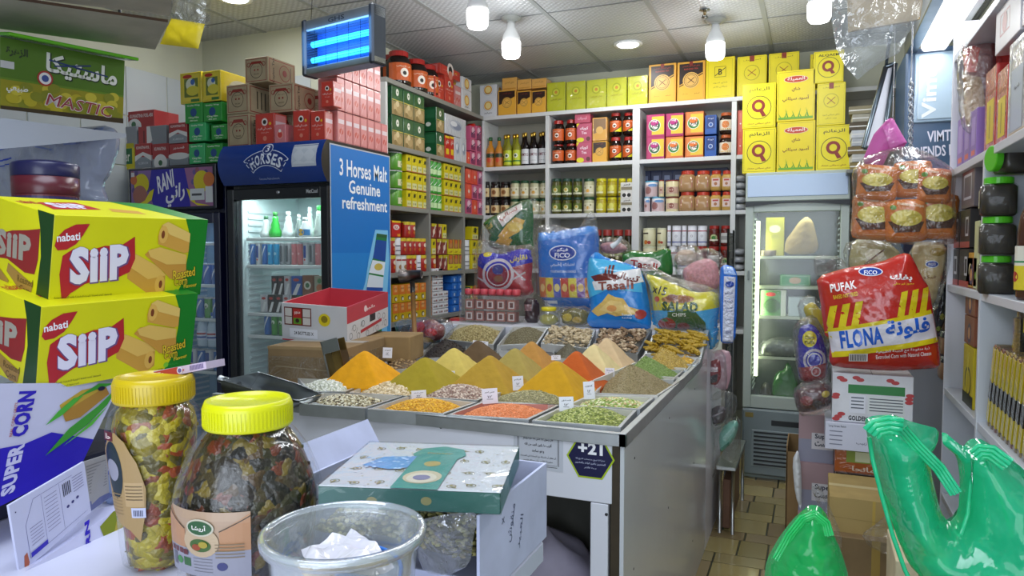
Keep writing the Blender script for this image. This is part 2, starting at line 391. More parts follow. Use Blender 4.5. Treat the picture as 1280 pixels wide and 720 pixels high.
# ================= spice counter =================
X1=-.47; XA=-1.95; YF=1.925; YK=3.6; ZT=.978
WP=mat('#dcdde6','paint'); ST=mat('#c4c8ca','steel',r=.48)
ctr=empty('spice_counter',(-1.2,2.7,0),label='white panelled spice counter with steel rimmed top of open bins',cat='counter')
def W2(o): o.parent=ctr; o.location=(1.2,-2.7,0); return o
b=MB(); b.box(XA,YF,.778,X1-.035,YF+.02,ZT-.02,WP,.002)
b.box(XA,YF,0,-1.0,YF+.02,.778,WP,.002); b.box(-.566,YF,0,X1-.045,YF+.02,.776,WP,.002)
for px,py in((452,528),(551,534),(391,558),(758,643)):
    p=at(px,py,Y=YF); b.lathe([(.0045,-.001),(.0045,.001)],mat('#2b2c33','print'),10,T=Matrix.Translation((p.x,YF,p.z))@Matrix.Rotation(PI/2,4,'X'))
W2(b.build('front_panel'))
W2(MB().box(X1-.04,YF+.004,0,X1-.012,YF+.03,ZT-.035,mat('#3a3020','wood'),.002).build('corner_gap_shade'))  # dark strip filling the corner gap, its shade put into the colour
b=MB().box(X1-.012,YF+.0,0,X1,YK,ZT-.03,mat('#c9ccd0','gloss'),.001); b.add([(x,y,z) for x in(X1-.012,X1) for y,z in((3.31,.9482),(YK,.9482),(YK,1.066))],[(0,1,2),(5,4,3),(0,3,4,1),(1,4,5,2),(2,5,3,0)],mat('#c9ccd0','gloss'))
for yy in(2.05,2.6,3.2):
    for zz in(.2,.55,.88): b.lathe([(.004,0),(.004,.001)],mat('#333333','print'),8,T=Matrix.Translation((X1,yy,zz))@Matrix.Rotation(PI/2,4,'Y'))
W2(b.build('side_panel'))
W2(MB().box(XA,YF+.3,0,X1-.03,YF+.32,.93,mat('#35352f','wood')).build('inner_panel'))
W2(MB().box(XA,YF+.02,0,XA+.02,YK,.95,WP,.002).build('end_panel'))
b=MB().box(XA+.021,YF+.021,.925,X1-.013,YK,.94,mat('#d4d2cc','paint'))
W2(b.build('bin_floor'))
# steel rim: front, right (kinked up over the raised back bins)
b=MB(); b.box(XA,YF-.008,ZT-.033,X1+.006,YF+.004,ZT+.002,ST,.001); b.box(XA,YF-.008,ZT,X1+.006,YF+.012,ZT+.003,ST)
b.box(X1-.014,YF-.008,ZT-.033,X1+.006,3.31,ZT+.004,ST,.001)
rim=[(3.31,ZT-.03),(YK,1.065),(YK,1.10),(3.31,ZT+.004)]
V=[(x,y,z) for x in(X1-.014,X1+.006) for y,z in rim]; b.add(V,[(0,1,2,3),(7,6,5,4),(0,4,5,1),(1,5,6,2),(2,6,7,3),(3,7,4,0)],ST)
W2(b.build('steel_rim'))
W2(MB().box(XA,YK,0,X1,YK+.62,1.075,WP,.002).build('back_ledge'))
for nm,f in(('paper_notice',[(643,541),(704,541),(701,584),(641,582)]),):
    a=at(642,583,Y=YF-.001); c=at(704,540,Y=YF-.001); w_=c.x-a.x; h_=c.z-a.z
    sh=[('r',0,0,1,1,'#c3c6cf'),('b',.08,.08,.92,.93,.012,'#33353c'),('b',.11,.13,.89,.88,.006,'#33353c')]
    for x in(.08,.92):
        for y in(.08,.93): sh.append(('c',x,y,.035,'#c3c6cf'))
    sh+=[('t','قال رسول الله صلى الله عليه وسلم',.5,.76,.6,.1,'#22242a'),('t','أقرب ما يكون العبد من الله',.5,.62,.55,.1,'#22242a',.02),('t','وهو ساجد',.5,.46,.25,.09,'#22242a',.02),('t','أن تعلم أن الصلاة مع الجماعة في المسجد',.5,.32,.72,.07,'#33353c'),('t','عظيمة الأجر وأن صلاة الفجر',.5,.22,.6,.06,'#33353c')]
    b=MB().design(sh,lambda x,y,e:(a.x+x*w_,YF-.0006-e,a.z+y*h_),h_/w_); W2(tag(b.build('paper_notice'),'grey paper notice with a black border'))
a=at(738,572,Y=YF); rx=(at(768,572,Y=YF).x-a.x)*1.02; 
hexa=lambda k:[(k*math.cos(PI/3*i)*1.0,k*math.sin(PI/3*i)*1.0) for i in range(6)]
sh=[('p',hexa(1),'#a6bd1d'),('p',hexa(.92),'#0f1040'),('t','+21',0,.38,1.02,.5,'#f2f2f6',.04)]+[('t',s,0,y,w_,.1,'#c7cbe4') for s,y,w_ in(('عذراً لا نبيع منتجات التبغ إلا',-.08,1.2),('للمشترين بالغين الواحد والعشرين',-.24,1.25),('سنة فأكثر',-.42,.5))]
W2(tag(MB().design(sh,lambda x,y,e:(a.x+x*rx,YF-.0006-e,a.z+y*rx*.97)).build('age_notice'),'dark blue hexagon sticker with green edge'))
# sack inside the opening
# ---- bins ----
def tilt_at(px,py):
    k=(1.095-.982)/(YK-3.31); v=ray(px,py)   # z=.982+k(y-3.31)
    t=(.982-EYE+k*(0-3.31))/(v.z-k*v.y); return CAM+v*t
def qpt(Q,u,v): return Q[0]*(1-u)*(1-v)+Q[1]*u*(1-v)+Q[2]*u*v+Q[3]*(1-u)*v
ICO=None
def ico():
    global ICO
    if ICO is None:
        t=(1+5**.5)/2; V=[Vector(p).normalized() for p in[(-1,t,0),(1,t,0),(-1,-t,0),(1,-t,0),(0,-1,t),(0,1,t),(0,-1,-t),(0,1,-t),(t,0,-1),(t,0,1),(-t,0,-1),(-t,0,1)]]
        ICO=(V,[(0,11,5),(0,5,1),(0,1,7),(0,7,10),(0,10,11),(1,5,9),(5,11,4),(11,10,2),(10,7,6),(7,1,8),(3,9,4),(3,4,2),(3,2,6),(3,6,8),(3,8,9),(4,9,5),(2,4,11),(6,2,10),(8,6,7),(9,8,1)])
    return ICO
def binpiece(Q,zoff=0,dep=.035,inner='#cfccc4'):
    """steel tray: four rim strips and inner walls"""
    b=MB(); t=.007; n=len(Q)
    c=sum(Q,Vector())/4
    In=[q+(c-q).normalized()*.014 for q in Q]
    V=[q+Vector((0,0,.004)) for q in Q]+[q+Vector((0,0,.004)) for q in In]+[q-Vector((0,0,dep)) for q in In]
    b.add(V[:8],[(i,(i+1)%4,4+(i+1)%4,4+i) for i in range(4)],ST); b.add(V[4:],[(i,4+i,4+(i+1)%4,(i+1)%4) for i in range(4)],mat(inner,'paint'))
    b.add(V[8:],[(0,1,2,3)],mat(inner,'paint'))
    b.add([q+Vector((0,0,.004)) for q in Q]+[q-Vector((0,0,dep)) for q in Q],[(i,(i+1)%4,4+(i+1)%4,4+i) for i in range(4)],ST)
    return b
NB=[0]
def grains(Q,apexh,cols,size,n,name,label,seed=1,el=(1,.7,.6),cu=.5,cv=.5,base='#8a8060',edge=.008,pw=1.9,bin_=True,inner='#cfccc4',sink=.015,cat='dry goods'):
    r_=random.Random(seed)
    if bin_: W2(binpiece(Q,inner=inner).build('bin_tray'))
    def P(u,v):
        p=qpt(Q,u,v); du=(u-cu)/(1-cu if u>cu else cu); dv=(v-cv)/(1-cv if v>cv else cv); rr_=min(1,math.sqrt(du*du+dv*dv))
        return p+Vector((0,0,-sink+ (apexh+sink*.8)*max(0,1-rr_**pw)+.002*noise.noise(p*60)))
    b=MB(); K=18; m0=.06
    uu=[m0+(1-2*m0)*i/K for i in range(K+1)]
    b.add([P(u,v) for v in uu for u in uu],[(j*(K+1)+i,j*(K+1)+i+1,(j+1)*(K+1)+i+1,(j+1)*(K+1)+i) for j in range(K) for i in range(K)],mat(base,'grain',s=200),True)
    V,F=ico(); cm_=[mat(c,'grain',s=150,a=.12) for c in cols.split()]
    for _ in range(n):
        u,v=r_.uniform(m0,1-m0),r_.uniform(m0,1-m0); p=P(u,v)
        M=Matrix.Translation(p)@Matrix.Rotation(r_.uniform(0,PI*2),4,'Z')@Matrix.Rotation(r_.uniform(-.5,.5),4,'X')@Matrix.Rotation(r_.uniform(-.4,.4),4,'Y'); s=size*r_.uniform(.8,1.15)
        b.add([M@Vector((x.x*s*el[0],x.y*s*el[1],x.z*s*el[2])) for x in V],F,cm_[r_.randrange(len(cm_))],True)
    o=b.build(name); tag(o,label,cat,None,'stuff'); return o
def QP(*p,tilt=False): return [tilt_at(*q) if tilt else at(q[0],q[1],Z=.982) for q in p]
grains(QP((374,506),(456,512),(505,496),(403,492)),.02,'#d8d0b2 #e6e0c8 #b8aa84 #5a4c38',.0056,900,'black_eyed_beans','cream black-eyed beans in the front left bin of the counter',1,cu=.45)
grains(QP((460,513),(555,519),(597,504),(510,496)),.024,'#e0a820 #eab938 #d0931a',.0046,1300,'split_peas','golden yellow split peas in the front row bin',2,base='#b8861a',el=(1,1,.6))
grains(QP((559,520),(661,526),(701,507),(601,504)),.022,'#e8905a #f0a070 #dc8048',.0034,1700,'red_lentils','salmon orange split lentils in the front row bin',3,base='#d07a48',el=(1,1,.5),inner='#c58f86')
grains(QP((665,527),(776,536),(796,514),(705,508)),.028,'#a8b058 #8c9848 #c2c680 #6e7c38',.0056,1300,'mung_beans','split green beans in the front right corner bin',4,base='#7c8440')
grains(QP((386,491),(432,491),(467,477),(372,474)),.028,'#e6e8dc #f2f2ea #cfd2c0',.006,700,'white_beans','white beans heaped behind the front left bin',5,base='#b9bba8')
grains(QP((436,492),(512,497),(546,481),(471,477)),.026,'#ddcba6 #ead9b8 #c8b083',.0062,800,'chickpeas','pale beige chickpeas in the second row bin',6,base='#b09a72',el=(1,.95,.9))
grains(QP((516,497),(597,502),(632,485),(548,481)),.028,'#c8b4a4 #dccab8 #a88c7c #8c6f62',.0062,950,'pinto_beans','speckled pinkish pinto beans in the second row bin',7,base='#8c7468')
grains(QP((600,503),(702,508),(738,492),(636,485)),.025,'#a59d72 #8f8a5e #bab288',.0036,1500,'green_lentils','dull green lentils in the second row bin',8,base='#7c7650',el=(1,1,.5))
grains(QP((707,508),(800,513),(818,498),(737,495)),.016,'#c6cf8e #a8b860 #e2e2b8 #7c9a3c #d2b488',.0066,620,'pistachio_kernels','pale green pistachio kernels behind the front corner bin',9,base='#8c9650')
# right column heaps of seeds
grains(QP((742,493),(822,496),(856,473),(762,468)),.085,'#9c8c66 #877850 #b0a07a',.0032,2600,'cumin_seeds','tall brown-grey heap of cumin seeds near the steel rim',10,base='#847650',el=(1.2,.4,.4),cu=.42,cv=.45,pw=1.15)
grains(QP((774,474),(842,476),(858,461),(790,458)),.075,'#7f9a4c #95ad62 #6b8440',.0034,1500,'fennel_seeds','bright green heap of fennel seeds beside the cumin heap',11,base='#6c8440',el=(1.3,.45,.45),cu=.35,pw=1.15)
grains(QP((800,463),(859,464),(872,449),(815,446)),.075,'#b99a44 #ccb05c #a38738',.0034,1400,'mustard_seeds','ochre seed heap behind the green fennel heap',12,base='#a38a40',cu=.35,pw=1.15,el=(1,.8,.8))
grains(QP((836,456),(870,457),(881,445),(846,441)),.02,'#e2b63a #eec95c #c99a22',.009,90,'resin_lumps','small yellow lumps in the narrow bin below the turmeric roots',13,base='#b08a28')
grains(QP((480,465),(522,461),(528,442),(486,444)),.02,'#a08258 #b79a6c #7e6240',.0085,230,'dried_nut_pieces','brown broken dried pieces behind the bright yellow powder',14,base='#5f4c34',el=(1,.7,.4))
grains(QP((520,450),(582,446),(584,428),(540,430)),.06,'#2c221c #3a2c22 #1e1814',.005,700,'black_dried_petals','dark crumbly dried leaves behind the pale powder heap',15,base='#221a16',pw=1.1,el=(1.3,.8,.3))
grains(QP((690,449),(724,451),(735,440),(693,436)),.06,'#6f6a58 #5e5a4a #837c68',.0032,500,'nigella_seeds','small dark grey seed heap before the ginger bin',16,base='#59543f',pw=1.1)
grains(QP((624,439),(650,440),(655,430),(628,428)),.03,'#2a211c #38291f',.004,260,'clove_heap','little black spice heap between the brown and tan powders',17,base='#221a16',pw=1.1)
# raised bins at the back
T1=QP((551,425),(617,432),(632,409),(573,406),tilt=True); grains(T1,.035,'#a89864 #bcae7c #8f8050',.0046,1500,'coriander_seeds','tan coriander seeds in the leftmost raised back bin',18,base='#857648',el=(1,1,1),cv=.6)
T2=QP((621,433),(672,431),(686,410),(641,409),tilt=True); grains(T2,.035,'#857c5e #776e50 #989072',.0036,1700,'caraway_seeds','grey-brown seeds in the second raised back bin',19,base='#6a6246',el=(1.2,.5,.5),cv=.6)
def roots(Q,proto,n,name,label,group,seed,s0,s1,lift=.02,long=False):
    W2(binpiece(Q).build('bin_tray')); r_=random.Random(seed)
    for i in range(n):
        u,v=r_.uniform(.07,.93),r_.uniform(.07,.93); p=qpt(Q,u,v); o=proto.copy(); C.objects.link(o); s=r_.uniform(s0,s1); o.scale=(s,s,s)
        hump=1-max(abs(u-.5),abs(v-.5))*1.6
        o.location=p+Vector((0,0,-.012+lift*max(0,hump)*1.6+r_.uniform(0,.014))); o.rotation_euler=(r_.uniform(-.3,.5),r_.uniform(-.3,.3),r_.uniform(-.5,.5)+(1.57 if r_.random()<.35 else 0) if long else r_.uniform(0,6.3))
        tag(o,label,'root',group)
    C.objects.unlink(proto)
def rootmesh(name,col,L,r0,seed,knob=2,kind='wood'):
    r_=random.Random(seed); P=[];RR=[]
    for i in range(7): t=i/6; P.append((L*(t-.5),.08*L*math.sin(4*t+seed),.05*L*math.cos(3*t))); RR.append(r0*(.45+.75*math.sin(PI*min(1,max(0,t*.86+.08))))*(1+.15*math.sin(9*t+seed)))
    b=MB().tube(P,RR,mat(col,kind),7)
    for k in range(knob): t=r_.uniform(.25,.75); x=L*(t-.5); b.tube([(x,0,0),(x+.1*L,r0*1.4*(1 if k%2 else -1),r0*.3),(x+.16*L,r0*2.1*(1 if k%2 else -1),r0*.4)],[r0*.8,r0*.7,r0*.35],mat(col,kind),6)
    return b.build(name)
T3=QP((676,430),(735,437),(745,412),(688,409),tilt=True); T4=QP((739,438),(797,444),(815,413),(749,412),tilt=True); T5=QP((805,443),(876,448),(884,415),(819,413),tilt=True)
roots(T3,rootmesh('ginger_root','#c9b795',.03,.0075,1,3),130,'ginger_root','pale knobbly dried ginger piece in the raised bin of ginger','dried ginger pieces in the raised bin',1,.7,1.25)
roots(T4,rootmesh('galangal_root','#8d7358',.028,.008,2,3),75,'galangal_root','dark brown dried galangal chunk in the raised bin next to the ginger','dried galangal chunks in the raised bin',2,.7,1.3)
roots(T4,rootmesh('galangal_root','#c7b193',.026,.008,5,3),55,'galangal_root','pale cut galangal chunk in the raised bin next to the ginger','pale galangal chunks in the raised bin',3,.7,1.3)
roots(T5,rootmesh('turmeric_root','#a8881c',.062,.0075,3,1),110,'turmeric_root','yellow finger of dried turmeric in the rightmost raised bin','dried turmeric fingers in the raised bin',4,.75,1.25,long=True)
# ---- powder pyramids ----
def powder(apex,half,col,name,label,hgt=.125,zap=1.11,yaw=0,pn=1.35,asp=1,front=None,seed=0,rib=.0):
    p=at(*apex,Z=zap); b=MB(); K=40; V=[]; h=hgt
    for j in range(K+1):
        for i in range(K+1):
            x,y=2*i/K-1,2*j/K-1
            ax,ay=abs(x),abs(y)
            d=max(ax,ay)*.90+.10*math.sqrt(ax*ax+ay*ay)/1.2
            d=min(1,max(0,d)); z=h*(1-(d**1.08)) - h*.04*max(0,.12-math.hypot(x,y))*8
            q=Vector((x*half,y*half*asp,z)); q.z+=.003*noise.noise(Vector((x*4+seed,y*4,seed*3.1)))+.0015*noise.noise(Vector((x*11+seed,y*11,2)))+.004*max(0,noise.noise(Vector((x*2.2+seed*7,y*2.2,5)))-.25)*-1
            V.append(Matrix.Rotation(R(yaw),3,'Z')@q)
    b.add(V,[(j*(K+1)+i,j*(K+1)+i+1,(j+1)*(K+1)+i+1,(j+1)*(K+1)+i) for j in range(K) for i in range(K)],mat(col,'powder'),True)
    n0=len(V); e=K
    ring=[i for i in range(K+1)]+[j*(K+1)+K for j in range(1,K+1)]+[K*(K+1)+i for i in range(K-1,-1,-1)]+[j*(K+1) for j in range(K-1,0,-1)]
    Vb=[V[i] for i in ring]+[Vector((V[i].x,V[i].y,-.03)) for i in ring]; n=len(ring)
    b.add(Vb,[(n+i,n+(i+1)%n,(i+1)%n,i) for i in range(n)],mat(col,'powder'))
    o=b.build(name,loc=(p.x,p.y,zap-h)); return tag(o,label,'powder heap')
powder((455,437),.125,'#dc9a04','turmeric_powder','bright orange-yellow powder pyramid, leftmost on the spice counter',yaw=8)
powder((531,445),.13,'#9c8a1e','curry_powder','olive green-yellow powder pyramid second from the left in the front powder row',.115,1.095,yaw=6,seed=1)
powder((611,443),.125,'#aa882a','spice_powder','mustard brown-yellow powder pyramid in the middle of the front powder row',.12,1.10,yaw=4,seed=2)
powder((695,449),.125,'#bf900f','saffron_powder','deep golden powder pyramid, rightmost of the front powder row',.12,1.10,yaw=0,seed=3)
powder((567,433),.115,'#c9b45c','fenugreek_powder','pale straw powder pyramid behind the olive one',.12,1.10,yaw=6,seed=4)
powder((643,434),.115,'#a3914a','herb_powder','khaki green-brown powder pyramid between mustard and tan ones',.12,1.10,yaw=4,seed=5)
powder((720,437),.115,'#b9561a','paprika_powder','rust orange paprika pyramid behind the golden powder',.13,1.11,yaw=2,seed=6)
powder((598,424),.11,'#5e4a32','clove_powder','dark brown powder pyramid in the back powder row',.12,1.10,yaw=4,seed=7)
powder((664,425),.11,'#b5843f','cinnamon_powder','tan cinnamon coloured powder pyramid in the back powder row',.13,1.11,yaw=2,seed=8)
powder((742,429),.11,'#d8c690','garlic_powder','pale cream powder heap behind the rust orange pyramid',.13,1.11,yaw=0,seed=9)
powder((759,421),.11,'#cfb48c','onion_powder','beige powder heap, farthest right before the raised bins',.13,1.11,yaw=0,seed=10)
# white dividers and strips between powders and grains
b=MB()
def strip(p0,p1,h0=.0,h1=.025,m='#d6d4cf'):
    a,c=at(*p0,Z=.98),at(*p1,Z=.98); dv=(c-a).normalized().cross(Vector((0,0,1)))*.003
    z0,z1=.95,.982+h1
    b.add([a-dv,a+dv,c+dv,c-dv][0:0] or [Vector((q.x,q.y,z)) for z in(z0,z1) for q in(a-dv,a+dv,c+dv,c-dv)],[(3,2,1,0),(4,5,6,7),(0,1,5,4),(1,2,6,5),(2,3,7,6),(3,0,4,7)],mat(m,'paint'))
strip((412,476),(467,478),h1=.012,m='#dcd38c'); strip((470,478),(545,482),h1=.01); strip((560,482),(627,486),h1=.02); strip((640,487),(728,493),h1=.018); strip((728,492),(795,462),h1=.03); strip((795,462),(808,446),h1=.02)
strip((738,496),(822,498),h1=.006)
W2(b.build('bin_dividers'))
# price cards
cards=[(403,462,15,11,'bean heap at the far left'),(476,471,12,10,'chickpea bin'),(562,470,13,13,'pinto bean bin'),(524,494,19,12,'split pea bin'),(613,495,20,19,'red lentil bin'),(648,479,14,18,'golden powder pyramid'),(708,505,18,18,'green split bean bin'),(737,488,14,22,'cumin heap'),(762,466,12,12,'rust orange pyramid'),(484,441,12,13,'dried brown pieces'),(634,404,8,13,'second raised bin'),(600,430,20,8,'dark brown pyramid'),(695,447,12,6,'grey seed heap')]
for i,(px,py,w_,h_,wh) in enumerate(cards):
    zb=.99 if py>450 else 1.03
    p=at(px,py+h_/2,Z=zb); d_=(p-CAM).length; s=d_/FPX*.98; W_,H_=w_*s,h_*s
    b=mkbox('price_card',W_,.0012,H_,'#e9e9f2',{'front':[('t',['بقوليات','حمص مغسول','فاصوليا','عدس اصفر','عدس احمر','كركم','فستق','كمون','بابريكا','لوز','بذور','قرفة','حبة'][i],.5,.75,.66,.14,'#20222c',.02),('t','١٢','.5' and .5,.45,.3,.16,'#20222c'),('l',.3,.3,.7,.28,.03,'#30323c')]},bev=0,loc=p,rot=(-8,random.uniform(-6,6),random.uniform(8,24)))
    tag(b,'small white handwritten price card standing at the '+wh,'price card')
# ================= shelving =================
SZ={'0':2.565,'1':2.16,'2':1.775,'3':1.345,'4':1.03}
PW=mat('#d9dbdc','paint'); PG=mat('#8f8e88','paint')
sb=empty('back_shelf_unit',(0,0,0),label='white painted wall shelving along the back of the shop',cat='shelving')
MB().box(XS,5.585,.3,.6,5.6,2.6,mat('#a3a194','paint')).build('back_board',sb)
for k in('0','1','2','3'): MB().box(XS-.01,YB,SZ[k]-.03,.6,5.585,SZ[k],PW,.002).build('shelf_board',sb)
MB().box(XS-.01,YB,.9,.6,5.585,.93,PW,.002).build('shelf_board',sb)
for px,w_ in((604,.02),(684,.03),(795,.055),(917,.035)):
    x=at(px,200,Y=YB).x; MB().box(x-w_/2,YB-.004,.1,x+w_/2,5.585,SZ['0']-.032,PW,.002).build('upright',sb)
ss=empty('side_shelf_unit',(0,0,0),label='grey edged shelving along the left side between fridge and corner',cat='shelving')
Y0=3.86
for k in SZ: MB().box(-2.76,Y0,SZ[k]-.03,XS,5.29,SZ[k],mat('#8a8983','paint'),.002).build('shelf_board',ss)
MB().box(-2.765,Y0,.1,-2.755,5.585,2.6,mat('#a09e92','paint')).build('back_board',ss)
for px,z0,z1 in((484,.1,2.533),(537,1.0,2.14),(580,1.0,2.14)):
    y=at(px,260,X=XS).y; MB().box(-2.755,y-.012,z0,XS+.003,y+.012,z1,mat('#8a8983','paint') if px!=484 else mat('#d6d7d6','paint'),.002).build('upright',ss)
MB().box(-2.72,Y0+.02,.1,-2.70,5.29,1.0,mat('#2f2a28','wood')).build('lower_board',ss)
